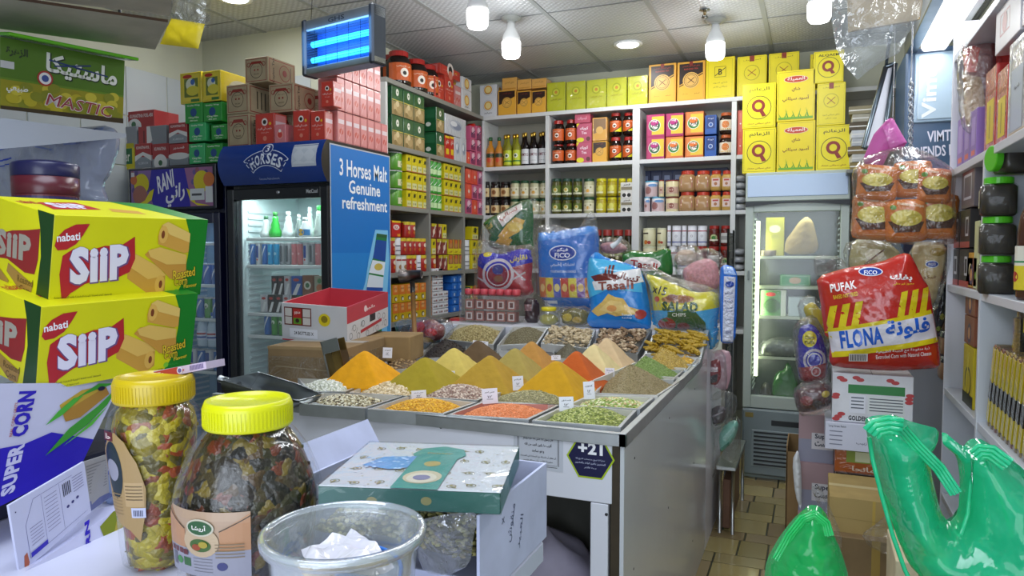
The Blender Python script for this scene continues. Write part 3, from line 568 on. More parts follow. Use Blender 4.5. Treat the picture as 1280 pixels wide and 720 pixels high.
# ---------- product kinds ----------
def T(s,x,y,w,h,c,b=.012,r=0,sh=0): return ('t',s,x,y,w,h,c,b,r,sh)
def st(base,front,side=None,top=None,kind='paper'): return dict(base=base,front=front,side=side or [],top=top or [],kind=kind)
CT='#7a2a18'
ring=lambda cx,cy,r,c,t=.03:('o',cx,cy,r,t,c)
BX={
 'whitetea':st('#dcdde2',[('c',.5,.5,.24,'#e0a030'),('c',.5,.5,.17,'#f0d890'),ring(.5,.5,.3,'#9aa0a8',.015),T('جلوكوز',.5,.17,.5,.08,'#333333')],[('c',.5,.5,.2,'#d8a83c')]),
 'goldtea':st('#e0a63c',[('r',.06,.05,.94,.95,'#e8ae3a'),('p',[(.06,.95),(.94,.95),(.94,.72),(.06,.42)],'#2e1a14'),('c',.5,.5,.28,'#e6b454'),ring(.5,.5,.27,'#8a5a20',.02),ring(.5,.5,.2,'#8a5a20',.015),('l',.38,.44,.62,.56,.02,'#7a4a18'),('l',.62,.44,.38,.56,.02,'#7a4a18'),T('شاي الطيب',.5,.86,.5,.05,'#b03020')],[('r',.1,.1,.9,.9,'#d89a30')]),
 'goldlid':st('#e3ac55',[T('شاي الحصان',.5,.6,.6,.25,'#a06a20'),('r',.05,.1,.95,.2,'#c98a2c')],kind='film'),
 'greenfilm':st('#b9bd1c',[('b',.05,.03,.95,.97,.02,'#a3a812'),('c',.5,.66,.22,'#9aa01a'),('c',.5,.66,.16,'#c7c83c'),('c',.5,.66,.08,'#c0842a'),T('شاي الغزالين',.5,.4,.6,.08,'#8a7a10')],kind='film'),
 'arrowtea':st('#e8d820',[('b',.05,.03,.95,.97,.012,'#b8a812'),('r',.42,.86,.58,1,'#8a2a20'),ring(.5,.58,.27,'#a89a10',.02),('l',.36,.5,.64,.66,.025,'#a05c18'),('l',.64,.5,.36,.66,.025,'#a05c18'),T('أبو جبل',.5,.9,.6,.04,'#8a7010'),T('شاي سيلاني اسود',.5,.24,.6,.05,'#8a7a10'),T('وزن صافي',.5,.16,.4,.04,'#8a7a10')],[('b',.06,.03,.94,.97,.012,'#b8a812')]),
 'Btea':st('#e8d41c',[('b',.08,.05,.92,.95,.012,'#c0b018'),('b',.3,.52,.7,.78,.015,'#7a7010'),T('B',.5,.65,.13,.15,'#22200c',.02),('l',.32,.56,.68,.74,.025,'#22200c'),T('شاي اسود',.5,.38,.5,.05,'#8a7a10'),T('سيلاني فاخر',.5,.28,.5,.05,'#8a7a10')]),
 'bigarrow':st('#e0a63c',[('r',.08,.05,.92,.95,'#e9b23c'),('p',[(.08,.95),(.92,.95),(.92,.66),(.08,.36)],'#2a1a14'),('l',.08,.4,.92,.7,.03,'#e8b446'),('c',.5,.52,.3,'#e2b562'),ring(.5,.52,.26,'#6a4a20',.02),ring(.5,.52,.2,'#6a4a20',.012),('l',.38,.45,.62,.59,.025,'#6a4018'),('l',.62,.45,.38,.59,.025,'#6a4018'),T('شاي الحصان الاخضر',.5,.88,.62,.05,'#b83a2a'),T('BLENDED TEA',.5,.81,.5,.035,'#b83a2a'),('r',.44,.9,.56,1,'#8a2a20'),T('وزن صافي',.28,.18,.2,.03,'#7a5a18'),T('كيلو',.72,.18,.2,.03,'#7a5a18')]),
 'Qtea':st('#ecdc14',[('b',.04,.03,.96,.97,.012,'#a89a10'),T('الــزعانم'.replace('ـ',''),.5,.86,.6,.11,'#2c280c',.01),ring(.5,.46,.37,'#2c280c',.018),ring(.48,.5,.2,'#8a2414',.09),('p',[(.48,.42),(.58,.44),(.72,.27),(.6,.25)],'#8a2414'),T('شاي سيلاني ممتاز',.5,.1,.7,.05,'#8a3a10')],[('b',.1,.03,.9,.97,.03,'#c8ba10')]),
 'ALQ':st('#ecdc14',[('b',.04,.03,.96,.97,.012,'#a89a10'),T('ALQAEM',.5,.86,.7,.09,'#2c280c',.015),ring(.5,.48,.37,'#2c280c',.018),ring(.48,.52,.2,'#8a2414',.09),('p',[(.48,.44),(.58,.46),(.72,.29),(.6,.27)],'#8a2414')]),
 'omaila':st('#ecd61a',[('b',.04,.03,.96,.97,.012,'#b8a812'),('e',.5,.82,.32,.07,'#e8d0b0'),('e',.5,.82,.3,.06,'#c23a1c'),T('العميلة',.5,.825,.46,.08,'#f6efe6',.02),T('شاي',.5,.62,.22,.09,'#7a3a10',.02),T('أسود سيلاني',.5,.44,.7,.11,'#7a3a10',.02)]+[('p',[(.1+.09*i,.06),(.14+.09*i,.06),(.1+.09*i+(.09 if i%2 else -.05),.16+.05*(i%3))],'#4a9a1c') for i in range(9)]+[('r',.05,.04,.95,.08,'#6aaa20')]),
 'pinkbox':st('#b84a66',[('r',.05,.05,.95,.95,'#c25674'),T('كويك',.5,.72,.55,.18,'#f4e6ee',.03),T('Tea',.5,.5,.35,.14,'#f0d8e4',.03),('e',.25,.14,.25,.12,'#e8e030'),('p',[(0,.8),(.2,1),(0,1)],'#e8d028'),('c',.78,.18,.14,'#6a3038')]),
 'pinklid':st('#c0526c',[T('كبسولات',.5,.5,.6,.4,'#e8b8c8',.02)]),
 'goldfilm':st('#dba04a',[('r',.08,.05,.92,.95,'#8a6a48'),('p',[(.08,.05),(.92,.05),(.92,.5),(.08,.3)],'#d8a040'),('c',.5,.45,.25,'#dcae5c')],kind='film'),
 'tangtin':st('#a82c60',[('r',.08,.08,.98,.98,'#b83a70'),('r',.3,.12,.97,.9,'#e6c43c'),('c',.45,.52,.33,'#f2eee6'),ring(.45,.52,.3,'#2f6a3a',.09),('e',.45,.62,.22,.12,'#b83080'),T('تانج',.48,.48,.4,.22,'#20242a',.03),T('Tang',.42,.7,.3,.12,'#f6f0f6',.02)]),
 'oratin':st('#c4602a',[('r',.08,.08,.98,.98,'#e08848'),('r',.3,.12,.97,.9,'#e6c43c'),('c',.45,.52,.33,'#f2eee6'),ring(.45,.52,.3,'#3a8a3a',.09),('e',.45,.62,.22,.12,'#e87a30'),T('تانج',.48,.48,.4,.22,'#20242a',.03),T('Tang',.42,.7,.3,.12,'#f6f0f6',.02)]),
 'bluetin':st('#2456a8',[('r',.15,.3,.85,.95,'#183a80'),('c',.5,.5,.2,'#a8b8d8'),('c',.5,.5,.13,'#2a58a8'),T('تونة',.5,.82,.5,.1,'#c8d0e4')]),
 'shellbox':st('#1e5a34',[('r',.0,.0,1,.45,'#9a8458'),('c',.35,.25,.2,'#c9b184'),('c',.65,.22,.22,'#b39a6c'),('c',.5,.38,.15,'#d9c69c'),('c',.3,.1,.13,'#8a7448'),('r',0,.47,1,.5,'#c0b050'),('e',.5,.76,.13,.12,'#e8e6dc'),('c',.5,.76,.05,'#3a6a3a')],[('e',.5,.3,.16,.09,'#dfe4dc'),('r',.1,.55,.9,.9,'#2c6a44')],kind='film'),
 'redbox':st('#b8382c',[('r',.06,.04,.94,.96,'#c23c30'),('c',.5,.72,.16,'#e6dcd6'),('c',.5,.72,.09,'#2a2424'),('e',.78,.66,.07,.05,'#e0b020'),T('حليب كي لايت',.5,.5,.75,.1,'#f0e2dc',.01),T('شاي ممتاز',.5,.38,.4,.05,'#e8c8c0'),('c',.5,.2,.1,'#d8806c')],[('r',.15,.15,.85,.9,'#c46a6a')],kind='film'),
 'pinkfilm':st('#c77878',[('r',.1,.05,.9,.95,'#cc8484'),('r',.1,.6,.9,.74,'#d9c6cc'),('e',.5,.35,.28,.1,'#c0564c'),('l',.2,.1,.7,.5,.06,'#dba8a8')],[('r',.1,.05,.9,.95,'#c06a62')],kind='film'),
 'pinksmall':st('#d87a80',[('c',.5,.45,.3,'#e4988e'),('c',.5,.45,.22,'#d0443c'),('c',.5,.66,.12,'#f0e8e4')],kind='film'),
 'silverbox':st('#cfd2da',[('e',.5,.55,.3,.26,'#aeb4c4'),('e',.55,.5,.2,.17,'#8890a8'),('e',.4,.6,.16,.13,'#e4e6ec')],[('e',.5,.5,.2,.16,'#b4b8c4')],kind='film'),
 'redsnack':st('#c22820',[('r',.2,.2,.85,.45,'#e8c820'),T('شاي',.5,.72,.6,.25,'#f2e8e0',.03),('r',0,.9,1,1,'#e8c020')]),
 'pinkpack':st('#cf5f86',[('r',.1,.1,.9,.5,'#8a3c64'),('c',.5,.68,.28,'#f0c8d8'),('l',.1,.3,.9,.7,.08,'#4a2c5a')]),
 'orapack':st('#e0523c',[('r',.3,.2,.7,.9,'#e86a50'),('c',.5,.5,.14,'#f6dcd0')]),
 'yelpack':st('#d6c414',[('c',.5,.72,.2,'#3a3a18'),('l',.2,.6,.8,.84,.06,'#2c3214'),('r',.08,.05,.92,.4,'#d8d69a'),('r',.0,.0,1,.05,'#b85a3a'),('c',.3,.22,.1,'#a8a468'),('c',.65,.22,.1,'#8a8a50')]),
 'yelorange':st('#d4b010',[('r',0,.45,1,1,'#e07a28'),('r',.3,.6,.7,.95,'#e8b070'),('c',.5,.22,.2,'#3a2a20'),('c',.55,.2,.14,'#ece8e0'),T('كوكو',.5,.8,.5,.12,'#8a2a18',.02)]),
 'beanpack':st('#e0d020',[('r',0,.4,1,1,'#a8683c'),('c',.5,.62,.28,'#c88a50'),('c',.5,.85,.2,'#e0742c'),T('فول',.5,.2,.6,.16,'#8a2a18',.02)]),
 'brownpack':st('#8a3a34',[('r',0,.8,1,1,'#c4b420'),('c',.45,.45,.26,'#d8b8a0'),('l',.2,.1,.8,.9,.12,'#ece4e0')]),
 'orangetin':st('#c87818',[('r',0,.8,1,1,'#8a5a18')]),
 'whitepack':st('#e2e2e8',[('r',.1,.3,.9,.6,'#a09a9c'),('c',.75,.5,.1,'#8a3030')]),
 'bluepack':st('#1f68c4',[('c',.5,.4,.14,'#b8cce8'),('r',.2,.7,.8,.85,'#4a8ad8')]),
 'bwpack':st('#d9d7d2',[('r',.05,.52,.95,.72,'#8a8068'),('p',[(.1,.05),(.9,.05),(.5,.45)],'#ece8e4'),('c',.3,.2,.16,'#22201f'),('c',.7,.2,.16,'#22201f'),T('فطر',.5,.85,.6,.16,'#33302c',.02)]),
 'navybox':st('#1c2850',[('r',.25,.35,.75,.75,'#7a86a8'),('r',.3,.4,.7,.55,'#2a3460')]),
 'colapack':st('#c02c28',[('c',.5,.5,.3,'#e8dcd8')]),
 'kitbox':st('#c41f1c',[('e',.5,.6,.35,.16,'#f0ecea'),T('Kit',.5,.6,.4,.2,'#c41f1c',.03),('r',0,.88,1,1,'#e8c020'),('r',.6,.05,.95,.2,'#e8a020')]),
}
def K_box(w,d,h,s,lab=None):
    q=BX[s]; return mkbox('tea_box' if 'tea' in s or s in('ALQ','omaila','Qtea') else 'grocery_box',w,d,h,q['base'],dict(front=q['front'],right=q['side'],left=q['side'],top=q['top']),kind=q['kind'],bev=.002)
JR={ # body colour, lid colour, label colour, label design
 'orangejar':('#1c100c','#a8221c','#cc5c22',[('c',.5,.45,.13,'#f2e6dc'),('c',.5,.42,.06,'#20140c'),T('خل طبيعي',.5,.8,.5,.12,'#f6dcc4',.02)]),
 'orangejarY':('#1c100c','#a8221c','#cc5c22',[('c',.5,.55,.13,'#f2e6dc'),('c',.5,.52,.06,'#20140c'),('p',[(.5,0),(1,.5),(1,0)],'#e6dc20'),('l',.45,0,1,.56,.04,'#20140c'),T('دبس',.5,.86,.5,.1,'#f6dcc4',.02)]),
 'wlabeljar':('#2a1a10','#c06030','#e8dcc8',[('c',.5,.55,.2,'#d87a28'),('r',.05,.05,.95,.16,'#c8a030')]),
 'blackjar':('#18110d','#1c1816','#d8c08c',[('c',.5,.5,.17,'#8a5a28')]),
 'greenjar':('#b9b894','#1d4a30','#dcd8bc',[('c',.5,.35,.12,'#dca63c'),('r',.1,.1,.9,.2,'#efe8da'),('c',.3,.7,.06,'#8c8a60'),('c',.7,.75,.06,'#8c8a60')]),
 'olivejar':('#4a4a16','#1d4234','#5a6a20',[('r',.0,.0,1,.22,'#e0e0c4'),('c',.5,.5,.17,'#d8d8a8'),('c',.5,.55,.1,'#c8a838'),('c',.2,.7,.06,'#7a8a30')]),
 'yellowjar':('#a8981c','#d0c818','#c0b428',[('r',.1,.05,.7,.25,'#e4e2b4'),('c',.5,.6,.2,'#e0dc6c'),('c',.25,.8,.08,'#8a8418')]),
 'biglidjar':('#a8845c','#c03f2c','#a8665c',[('p',[(0,.2),(1,.55),(1,.75),(0,.4)],'#e2c8b4'),('r',.1,.08,.9,.2,'#8a4038')]),
 'smlidjar':('#c09a50','#c03f2c','#d9c2bc',[('c',.5,.35,.2,'#a86a3c'),('r',.15,.7,.85,.9,'#b04038')]),
 'redjar':('#5a1812','#a02820','#5a1812',[('c',.5,.5,.25,'#b8c48a'),('c',.5,.5,.14,'#3a7a30'),('r',.2,.2,.8,.35,'#e2dccf')]),
 'redjarW':('#5a1812','#a02820','#c8c8c4',[('r',.1,.3,.9,.7,'#9a9a98')]),
 'darkredjar':('#2a2410','#a03a34','#4a4a20',[('r',0,.4,1,.55,'#9aa838'),('c',.5,.3,.12,'#c8c89c')]),
}
def K_jar(w,d,h,s):
    body,lid,lab,des=JR[s]; r=w/2; e=empty('food_jar')
    wide=s in('greenjar','olivejar','yellowjar','blackjar','darkredjar','redjar','redjarW')
    MB().lathe([(r*.85,0),(r*.98,.006),(r,.015),(r,h*.76),(r*.93,h*.82),(r*.88,h*.86)] if wide else [(r*.8,0),(r*.97,.01),(r,.03),(r,h*.66),(r*.9,h*.78),(r*.7,h*.84),(r*.7,h*.87)],mat(body,'gloss'),16).build('jar_body',e)
    MB().lathe([(r*.92,h*.85),(r*.95,h*.86),(r*.95,h*.985),(r*.88,h)] if wide else [(r*.76,h*.85),(r*.78,h*.86),(r*.78,h*.985),(r*.7,h)],mat(lid,'plastic'),16,smooth=False).build('lid',e)
    mp,a=cylmap(r*1.01,h*.16,h*.48,1.35); b=MB(); b.design([('r',0,0,1,1,lab)]+des,mp,a,sub=.14); b.build('label',e); return e
def K_sqjar(w,d,h,s):
    body,lid,lab,des=JR[s]; e=empty('spice_jar'); r=w*.56
    MB().lathe([(r*.85,0),(r*.98,.01),(r,.03),(r,h*.7),(r*.8,h*.8),(r*.62,h*.83)],mat(body,'gloss'),24,sq=4).build('jar_body',e)
    MB().lathe([(r*.78,h*.82),(r*.8,h*.83),(r*.8,h*.98),(r*.72,h)],mat(lid,'plastic'),20,smooth=False).build('lid',e)
    dd=r*.85
    MB().design([('r',0,0,1,1,lab)]+des,lambda x,y,q:((x-.5)*w*.78,-dd-.006-q,h*.2+y*h*.42),.42*h/(w*.78)).box(-w*.39,-dd-.005,h*.2,w*.39,-dd*.9,h*.62,mat(lab)).build('label',e); return e
CN={'greencan':('#5a9a2c','#c8ccc8',[('r',.35,.1,1,.5,'#d9d8b4'),('c',.6,.3,.12,'#8aa050'),('p',[(0,.6),(.4,1),(0,1)],'#2c6a1c')]),
 'slimcan':('#3a9a2c','#c8a888',[('r',.1,.1,.6,.45,'#c4e0a8'),('l',.2,.5,.8,.9,.08,'#e0ecd8')]),
 'redcan':('#a8241c','#d8c030',[('r',0,.84,1,1,'#d8c030'),('c',.5,.6,.16,'#e8d4c0'),('c',.5,.3,.14,'#c8742c')]),
 'whitecan':('#dcdcd8','#c8ccc8',[('c',.5,.3,.2,'#a87a4c'),('r',.1,.7,.9,.8,'#a83a3c')]),
 'creamtub':('#d8d4b0','#d4d6b8',[('r',.1,.7,.5,.78,'#3a2018'),('c',.35,.2,.12,'#c8742c'),('c',.55,.18,.1,'#a83a28')]),
 'whitetub':('#e4e6ee','#dcdee6',[('r',0,.75,1,.8,'#a83a4c'),('r',0,.15,1,.2,'#3a4a9c'),ring(.5,.5,.09,'#50586c',.02)]),
 'bluelid':('#e4e0e4','#48a8d0',[('r',0,.0,1,.75,'#c8b0b4'),('c',.35,.4,.2,'#9a6a68'),('e',.65,.75,.3,.1,'#6a9ad0')]),
 'redlid':('#ddd2a8','#8a3428',[('r',.2,.15,.9,.6,'#c8a898'),('c',.5,.4,.14,'#8a4a40')]),
 'whitebottle':('#e6e6ec','#eeeef2',[('r',.1,.5,.9,.56,'#3a3c4c'),('r',.1,.2,.9,.25,'#3a3c4c')]),
 'fridgecan':('#2c6ab8','#b8bcc0',[('l',.2,.2,.8,.9,.14,'#e2e8f0')]),'pinkcan':('#c8787c','#b8bcc0',[('c',.5,.5,.15,'#e0b0b0')]),'greycan':('#9aa0a4','#c4c8cc',[('r',.3,.1,.7,.9,'#5a6066')]),'palecan':('#c8ccd0','#c4c8cc',[('r',.3,.3,.7,.9,'#2a4a9c'),('c',.5,.2,.12,'#c83a34')]),'cyancan':('#1e9ad0','#c4c8cc',[('c',.5,.5,.2,'#a8d8ec')]),'gcan':('#4a9a3c','#c4c8cc',[('c',.5,.6,.22,'#e0ecd8'),('c',.5,.55,.1,'#3a7a2c')]),
}
def K_can(w,d,h,s):
    body,lid,des=CN[s]; r=w/2; e=empty('tin_can' if 'tub' not in s and 'lid' not in s else 'plastic_tub')
    b=MB().lathe([(r*.95,.0),(r,.006),(r,h*.93),(r*.96,h*.95)],mat(body,'plastic'),16,smooth=True)
    mp,a=cylmap(r*1.01,.006,h*.9,1.35); b.design(des,mp,a,sub=.16); b.build('can_body',e)
    MB().lathe([(r*1.02,h*.93),(r*1.03,h*.94),(r*1.03,h*.99),(r*.96,h),(r*.9,h*.985)],mat(lid,'plastic'),16,smooth=False).build('lid',e); return e
BT={'juice':('#c8862c','#1f5a2c',[('r',0,0,1,1,'#c87a34'),('r',0,.6,1,.9,'#1c3a24'),('c',.5,.4,.2,'#d8502c')],.5),
 'greenlab':('#8a8a24','#c8a038',[('r',0,0,1,1,'#c8d428'),('c',.5,.62,.2,'#e8ecd8'),('r',0,.2,1,.3,'#2c7a30'),('c',.5,.62,.1,'#2c5a2c')],.55),
 'vim':('#140c0c','#c8a84c',[('r',0,0,1,1,'#d8dade'),T('VIMTO',.5,.62,.8,.2,'#6a2838',.03),('r',.2,.2,.8,.24,'#8a8a90')],.5)}
def K_bottle(w,d,h,s):
    body,cap,des,lh=BT[s]; r=w/2; e=empty('drink_bottle')
    MB().lathe([(r*.9,0),(r,.01),(r,h*.55),(r*.85,h*.63),(r*.42,h*.74),(r*.36,h*.9)],mat(body,'gloss'),16).build('bottle_body',e)
    MB().lathe([(r*.4,h*.88),(r*.45,h*.89),(r*.45,h*.99),(r*.38,h)],mat(cap,'steel' if s!='juice' else 'plastic'),12).build('cap',e)
    mp,a=cylmap(r*1.01,h*.06,h*.44,1.3); b=MB().design(des,mp,a,sub=.16)
    if s=='vim':
        mp,a=cylmap(r*.9,h*.57,h*.1,.8,r*.66); b.design([('p',[(.5,0),(.9,.5),(.5,1),(.1,.5)],'#e0e0e4')],mp,a)
    b.build('label',e); return e
PROTO={}
def product(kind,style,w,d,h):
    key=(kind,style,round(w,2),round(d,2),round(h,2)); f={'box':K_box,'jar':K_jar,'sqjar':K_sqjar,'can':K_can,'bottle':K_bottle}[kind]
    if key in PROTO:
        p,w0,d0,h0=PROTO[key]; o=copy_tree(p); o.scale=(w/w0,d/d0,h/h0)
        for k in('label','category','group'):
            if k in o: del o[k]
        return o
    o=f(w,d,h,style); PROTO[key]=(o,w,d,h); return o
CATN={'box':'box','jar':'jar','sqjar':'jar','can':'can','bottle':'bottle'}
# names by look
DESC={'whitetea':'white tea carton with orange round emblem','goldtea':'gold and brown tea box','goldlid':'short golden film wrapped box','greenfilm':'lime green film wrapped tea box','arrowtea':'plain yellow crossed arrows tea box','Btea':'yellow tea box with framed letter','bigarrow':'large gold and black tea box','pinkbox':'pink box with yellow spot','pinklid':'flat pink box','goldfilm':'gold brown box with film glare','tangtin':'square magenta drink powder tin','oratin':'square orange drink powder tin','bluetin':'small blue tin box','shellbox':'dark green nut box','redbox':'red box','pinkfilm':'pink film wrapped box','silverbox':'silver white film wrapped box','redsnack':'red and yellow packet','pinkpack':'pink and purple packet','orapack':'orange-red packet','yelpack':'yellow soup packet','yelorange':'orange to yellow coconut box','beanpack':'yellow and brown bean packet','brownpack':'brown and white packet','orangetin':'flat orange tin','whitepack':'flat white packet','bluepack':'bright blue packet','bwpack':'white packet with black spots','navybox':'navy blue packet','kitbox':'tall red snack box',
 'orangejar':'dark jar with orange label','orangejarY':'dark jar, orange label, yellow corner','wlabeljar':'dark jar with white label','blackjar':'black jar with cream label','greenjar':'pale jar with green lid','olivejar':'olive jar with dark green lid','yellowjar':'jar of yellow pickles','biglidjar':'wide tan spice jar with red lid','smlidjar':'narrow spice jar with red lid','redjar':'dark red jar with green picture','redjarW':'dark red jar with white label','darkredjar':'olive jar with dark red lid','greencan':'big green can','slimcan':'slim green can','redcan':'red can with yellow lid','whitecan':'pale can with brown picture','creamtub':'cream coloured tub','whitetub':'white tub with blue and red bands','bluelid':'white tub with blue lid','redlid':'cream tub with brown lid','whitebottle':'white cylindrical canister','juice':'orange juice bottle with green cap','greenlab':'bottle with yellow-green label','vim':'black syrup bottle with white label',
 'fridgecan':'blue drink can','pinkcan':'pink drink can','greycan':'grey drink can','palecan':'pale drink can','cyancan':'cyan drink can','gcan':'green drink can'}
USED={}
def lab(desc,i,where):
    s='%s, %s along %s'%(desc,ORD[min(i,15)],where); s=' '.join(s.split())
    ws=s.split()
    n=USED.get(s,0); USED[s]=n+1
    if n: s+=', another one' 
    return s
def shelfrow(plane,z0,ytop,items,where,dep=.12,pyref=None,inset=.02):
    """items: (kind,style,px0,px1[,ytop]) placed along the shelf front; returns top z"""
    top=z0
    for i,it in enumerate(items):
        kind,style,p0,p1=it[:4]; yt=it[4] if len(it)>4 else ytop; dz=it[5] if len(it)>5 else 0; zz=z0+dz; py=300
        if plane=='B':
            a=at(p0,py,Y=YB+inset); c=at(p1,py,Y=YB+inset); h=at((p0+p1)/2,yt,Y=YB+inset).z-zz; w_=c.x-a.x-.003
            loc=lambda d_:((a.x+c.x)/2,YB+inset+d_/2,zz); rz=0
        else:
            a=at(p0,py,X=XS-inset); c=at(p1,py,X=XS-inset); h=at((p0+p1)/2,yt,X=XS-inset).z-zz; w_=abs(c.y-a.y)-.003
            loc=lambda d_:(XS-inset-d_/2,(a.y+c.y)/2,zz); rz=PI/2
        d_=dep if kind=='box' else w_
        o=product(kind,style,w_,d_,h); o.location=loc(d_); o.rotation_euler=(0,0,rz)
        tag(o,lab(DESC[style],i,where),CATN[kind],'goods on '+where); top=max(top,zz+h)
    return top
def rep(kind,style,p0,p1,n): s=(p1-p0)/n; return [(kind,style,p0+s*i,p0+s*(i+1)-.4) for i in range(n)]
z=SZ['0']
shelfrow('B',z,0,[('box','whitetea',600,621,118),('box','goldtea',622.5,645,112.5),('box','goldtea',646,663.5,113.5),('box','goldtea',664,682,113)],'the top board near the corner',.14)
shelfrow('B',at(611,118,Y=YB).z,106,[('box','whitetea',600,621)],'the corner stack of the top board',.14)
shelfrow('B',at(640,112.5,Y=YB).z+.002,98,[('box','goldlid',627.5,646,97),('box','goldlid',646.5,664,99),('box','goldlid',664.5,682.5,98)],'the gold tea box tops',.13)
shelfrow('B',z,0,[('box','greenfilm',683,706,103),('box','greenfilm',707,731,101.5),('box','greenfilm',732,756.5,99.5),('box','greenfilm',757,782,97),('box','greenfilm',783,808,95)],'the lime row on the top board',.14)
shelfrow('B',z,0,[('box','bigarrow',809,843,80),('box','bigarrow',844,879,77),('box','Btea',879.5,915.5,72),('box','arrowtea',918,955,70),('box','arrowtea',957,995,66),('box','arrowtea',1008,1018,68)],'the large boxes of the top board',.14)
z=SZ['1']; wl='the upper back shelf'
shelfrow('B',z,171,[('bottle','juice',606,616.5),('bottle','juice',617,627),('bottle','greenlab',628,638.5,167.5),('bottle','greenlab',639,649.5,167),('bottle','vim',650,660,165),('bottle','vim',660.5,671,164.5),('bottle','vim',671.5,682,164)],wl+', left bay')
shelfrow('B',z,171,[('bottle','greenlab',625,635,168),('bottle','greenlab',636,646,167.5),('bottle','vim',648,657.5,166),('bottle','vim',658.5,668,165.5),('bottle','vim',669,679,165)],wl+', rear row',inset=.11)
h1=shelfrow('B',z,178,[('jar','orangejar',688,703),('jar','orangejar',704,719.5),('box','pinkbox',720,739,177.5),('box','goldtea',739.5,758,176.5),('jar','orangejarY',759.5,774.5,171),('jar','orangejarY',775.5,791.5,170.5)],wl+', middle bay below',.12)
for a_,it in((178,[('jar','orangejar',688,703,150),('jar','orangejar',704,719.5,149)]),(177.5,[('box','pinkbox',720,739,154)]),(176.5,[('box','goldfilm',739.5,758,147)]),(171,[('jar','orangejarY',759.5,774.5,140.5),('jar','orangejarY',775.5,791.5,140)])):
    shelfrow('B',at(740,a_,Y=YB+.02).z+.001,0,it,wl+', middle bay above '+{178:'left',177.5:'centre',176.5:'gold',171:'right'}[a_],.12)
shelfrow('B',at(728,154,Y=YB+.02).z+.002,142.5,[('box','pinklid',717.5,737)],wl+', topmost',.1)
shelfrow('B',z,171.5,[('box','tangtin',806.5,829.5),('box','oratin',830.5,853,171),('box','oratin',854.5,878,170.5),('box','bluetin',879,894,170),('jar','wlabeljar',896,913.5,168)],wl+', right bay below',.13)
shelfrow('B',at(840,171,Y=YB+.02).z+.002,143,[('box','tangtin',806.5,829.5),('box','tangtin',830.5,853,141.5),('box','oratin',854.5,878,139.5),('box','bluetin',879,894,144),('jar','wlabeljar',896,913.5,140)],wl+', right bay above',.13)
shelfrow('B',z,171,[('box','orapack',919.5,927)],wl+', far end below',.13); shelfrow('B',at(922,171,Y=YB).z,145,[('box','orapack',919.5,927,138)],wl+', far end above',.13)
z=SZ['2']; wl='the middle back shelf'
r1=[('jar','blackjar',605.5,611,249.5),('jar','blackjar',611.5,623,249.5),('jar','blackjar',623.5,635.5,249.5),('jar','greenjar',636,648,249),('jar','greenjar',648.3,659.6,249),('jar','greenjar',660,673,248.5),('jar','greenjar',673.4,682.5,248.5)]
shelfrow('B',z,249,r1,wl+', left bay below'); shelfrow('B',at(640,249,Y=YB+.02).z+.002,0,[(a,b_,c_,d_,227 if b_=='blackjar' else 225.5) for a,b_,c_,d_,e_ in r1],wl+', left bay above')
r1=[('jar','olivejar',687.5,700),('jar','olivejar',700.4,713.5),('jar','olivejar',714.5,726),('jar','greenjar',727.5,741),('jar','yellowjar',743,756.5),('jar','yellowjar',757,770),('jar','yellowjar',771,781,246.5)]
shelfrow('B',z,246.5,r1,wl+', middle bay below'); shelfrow('B',at(735,246.5,Y=YB+.02).z+.002,223,[q[:4] for q in r1]+[('jar','yellowjar',782,791)],wl+', middle bay above')
shelfrow('B',z,248,[('box','bwpack',775,790.5)],wl+', spotted stack front',.05,inset=.0); shelfrow('B',at(782,248,Y=YB).z+.001,228,[('box','bwpack',775,790.5)],wl+', spotted stack top',.05,inset=.0)
r1=[('can','bluelid',804,811.8),('can','bluelid',812.3,829),('can','redlid',830,847.3)]
shelfrow('B',z,246.5,r1,wl+', right bay tubs below'); shelfrow('B',at(820,246.5,Y=YB+.02).z+.002,226,[('can','bluelid',804,820.8),('can','redlid',822,829,225),('can','redlid',829.5,847.3,225)],wl+', right bay tubs above')
for zz_,a_,b_,nm in((z,0,0,'below'),(at(870,239.5,Y=YB+.02).z+.002,1,0,'above')):
    yt=239.5 if nm=='below' else 213
    shelfrow('B',zz_,yt,[('sqjar','biglidjar',848,867),('sqjar','biglidjar',868,886.5),('sqjar','smlidjar',887,900.3),('sqjar','smlidjar',901,913.3)],wl+', jars '+nm)
for k in range(3): shelfrow('B',z+.105*k,0,[(a,b_,c_,d_,at(800,300,Y=YB).y) for a,b_,c_,d_ in []],'')
for k in range(2):
    for i in range(8):
        x=at(806+13.6*i,300,Y=5.5).x; o=product('box','navybox',.082,.07,.16); o.location=(x,5.53,z+.001+.162*k); tag(o,lab(DESC['navybox'],i,'the rear of the middle back shelf, '+['lower','upper'][k]+' row'),'box','navy packets behind the spice jars')
z=SZ['3']; wl='the lower back shelf'
r1=[('can','whitetub',835,846.5),('can','whitetub',847,858.5),('can','whitetub',859,868),('jar','redjar',870,884),('jar','redjarW',884.7,899),('jar','redjar',899.6,913)]
shelfrow('B',z,308,[('can','creamtub',802,818.5),('can','creamtub',820,832.5)]+r1,wl+', right bay below')
shelfrow('B',at(850,308,Y=YB+.02).z+.002,282,[('can','creamtub',802,818.5,285),('can','creamtub',820,832.5,285),('can','whitetub',833.5,838.5),('can','whitetub',839,851),('can','whitetub',851.5,858),('can','whitetub',858.4,870.3),('can','whitetub',871,883.5),('jar','redjar',885,899),('jar','redjarW',900,912.5)],wl+', right bay above')
shelfrow('B',z,287,[('jar','darkredjar',738,751),('jar','darkredjar',752,764),('jar','darkredjar',765,778),('jar','darkredjar',779,791)],wl+', middle bay')
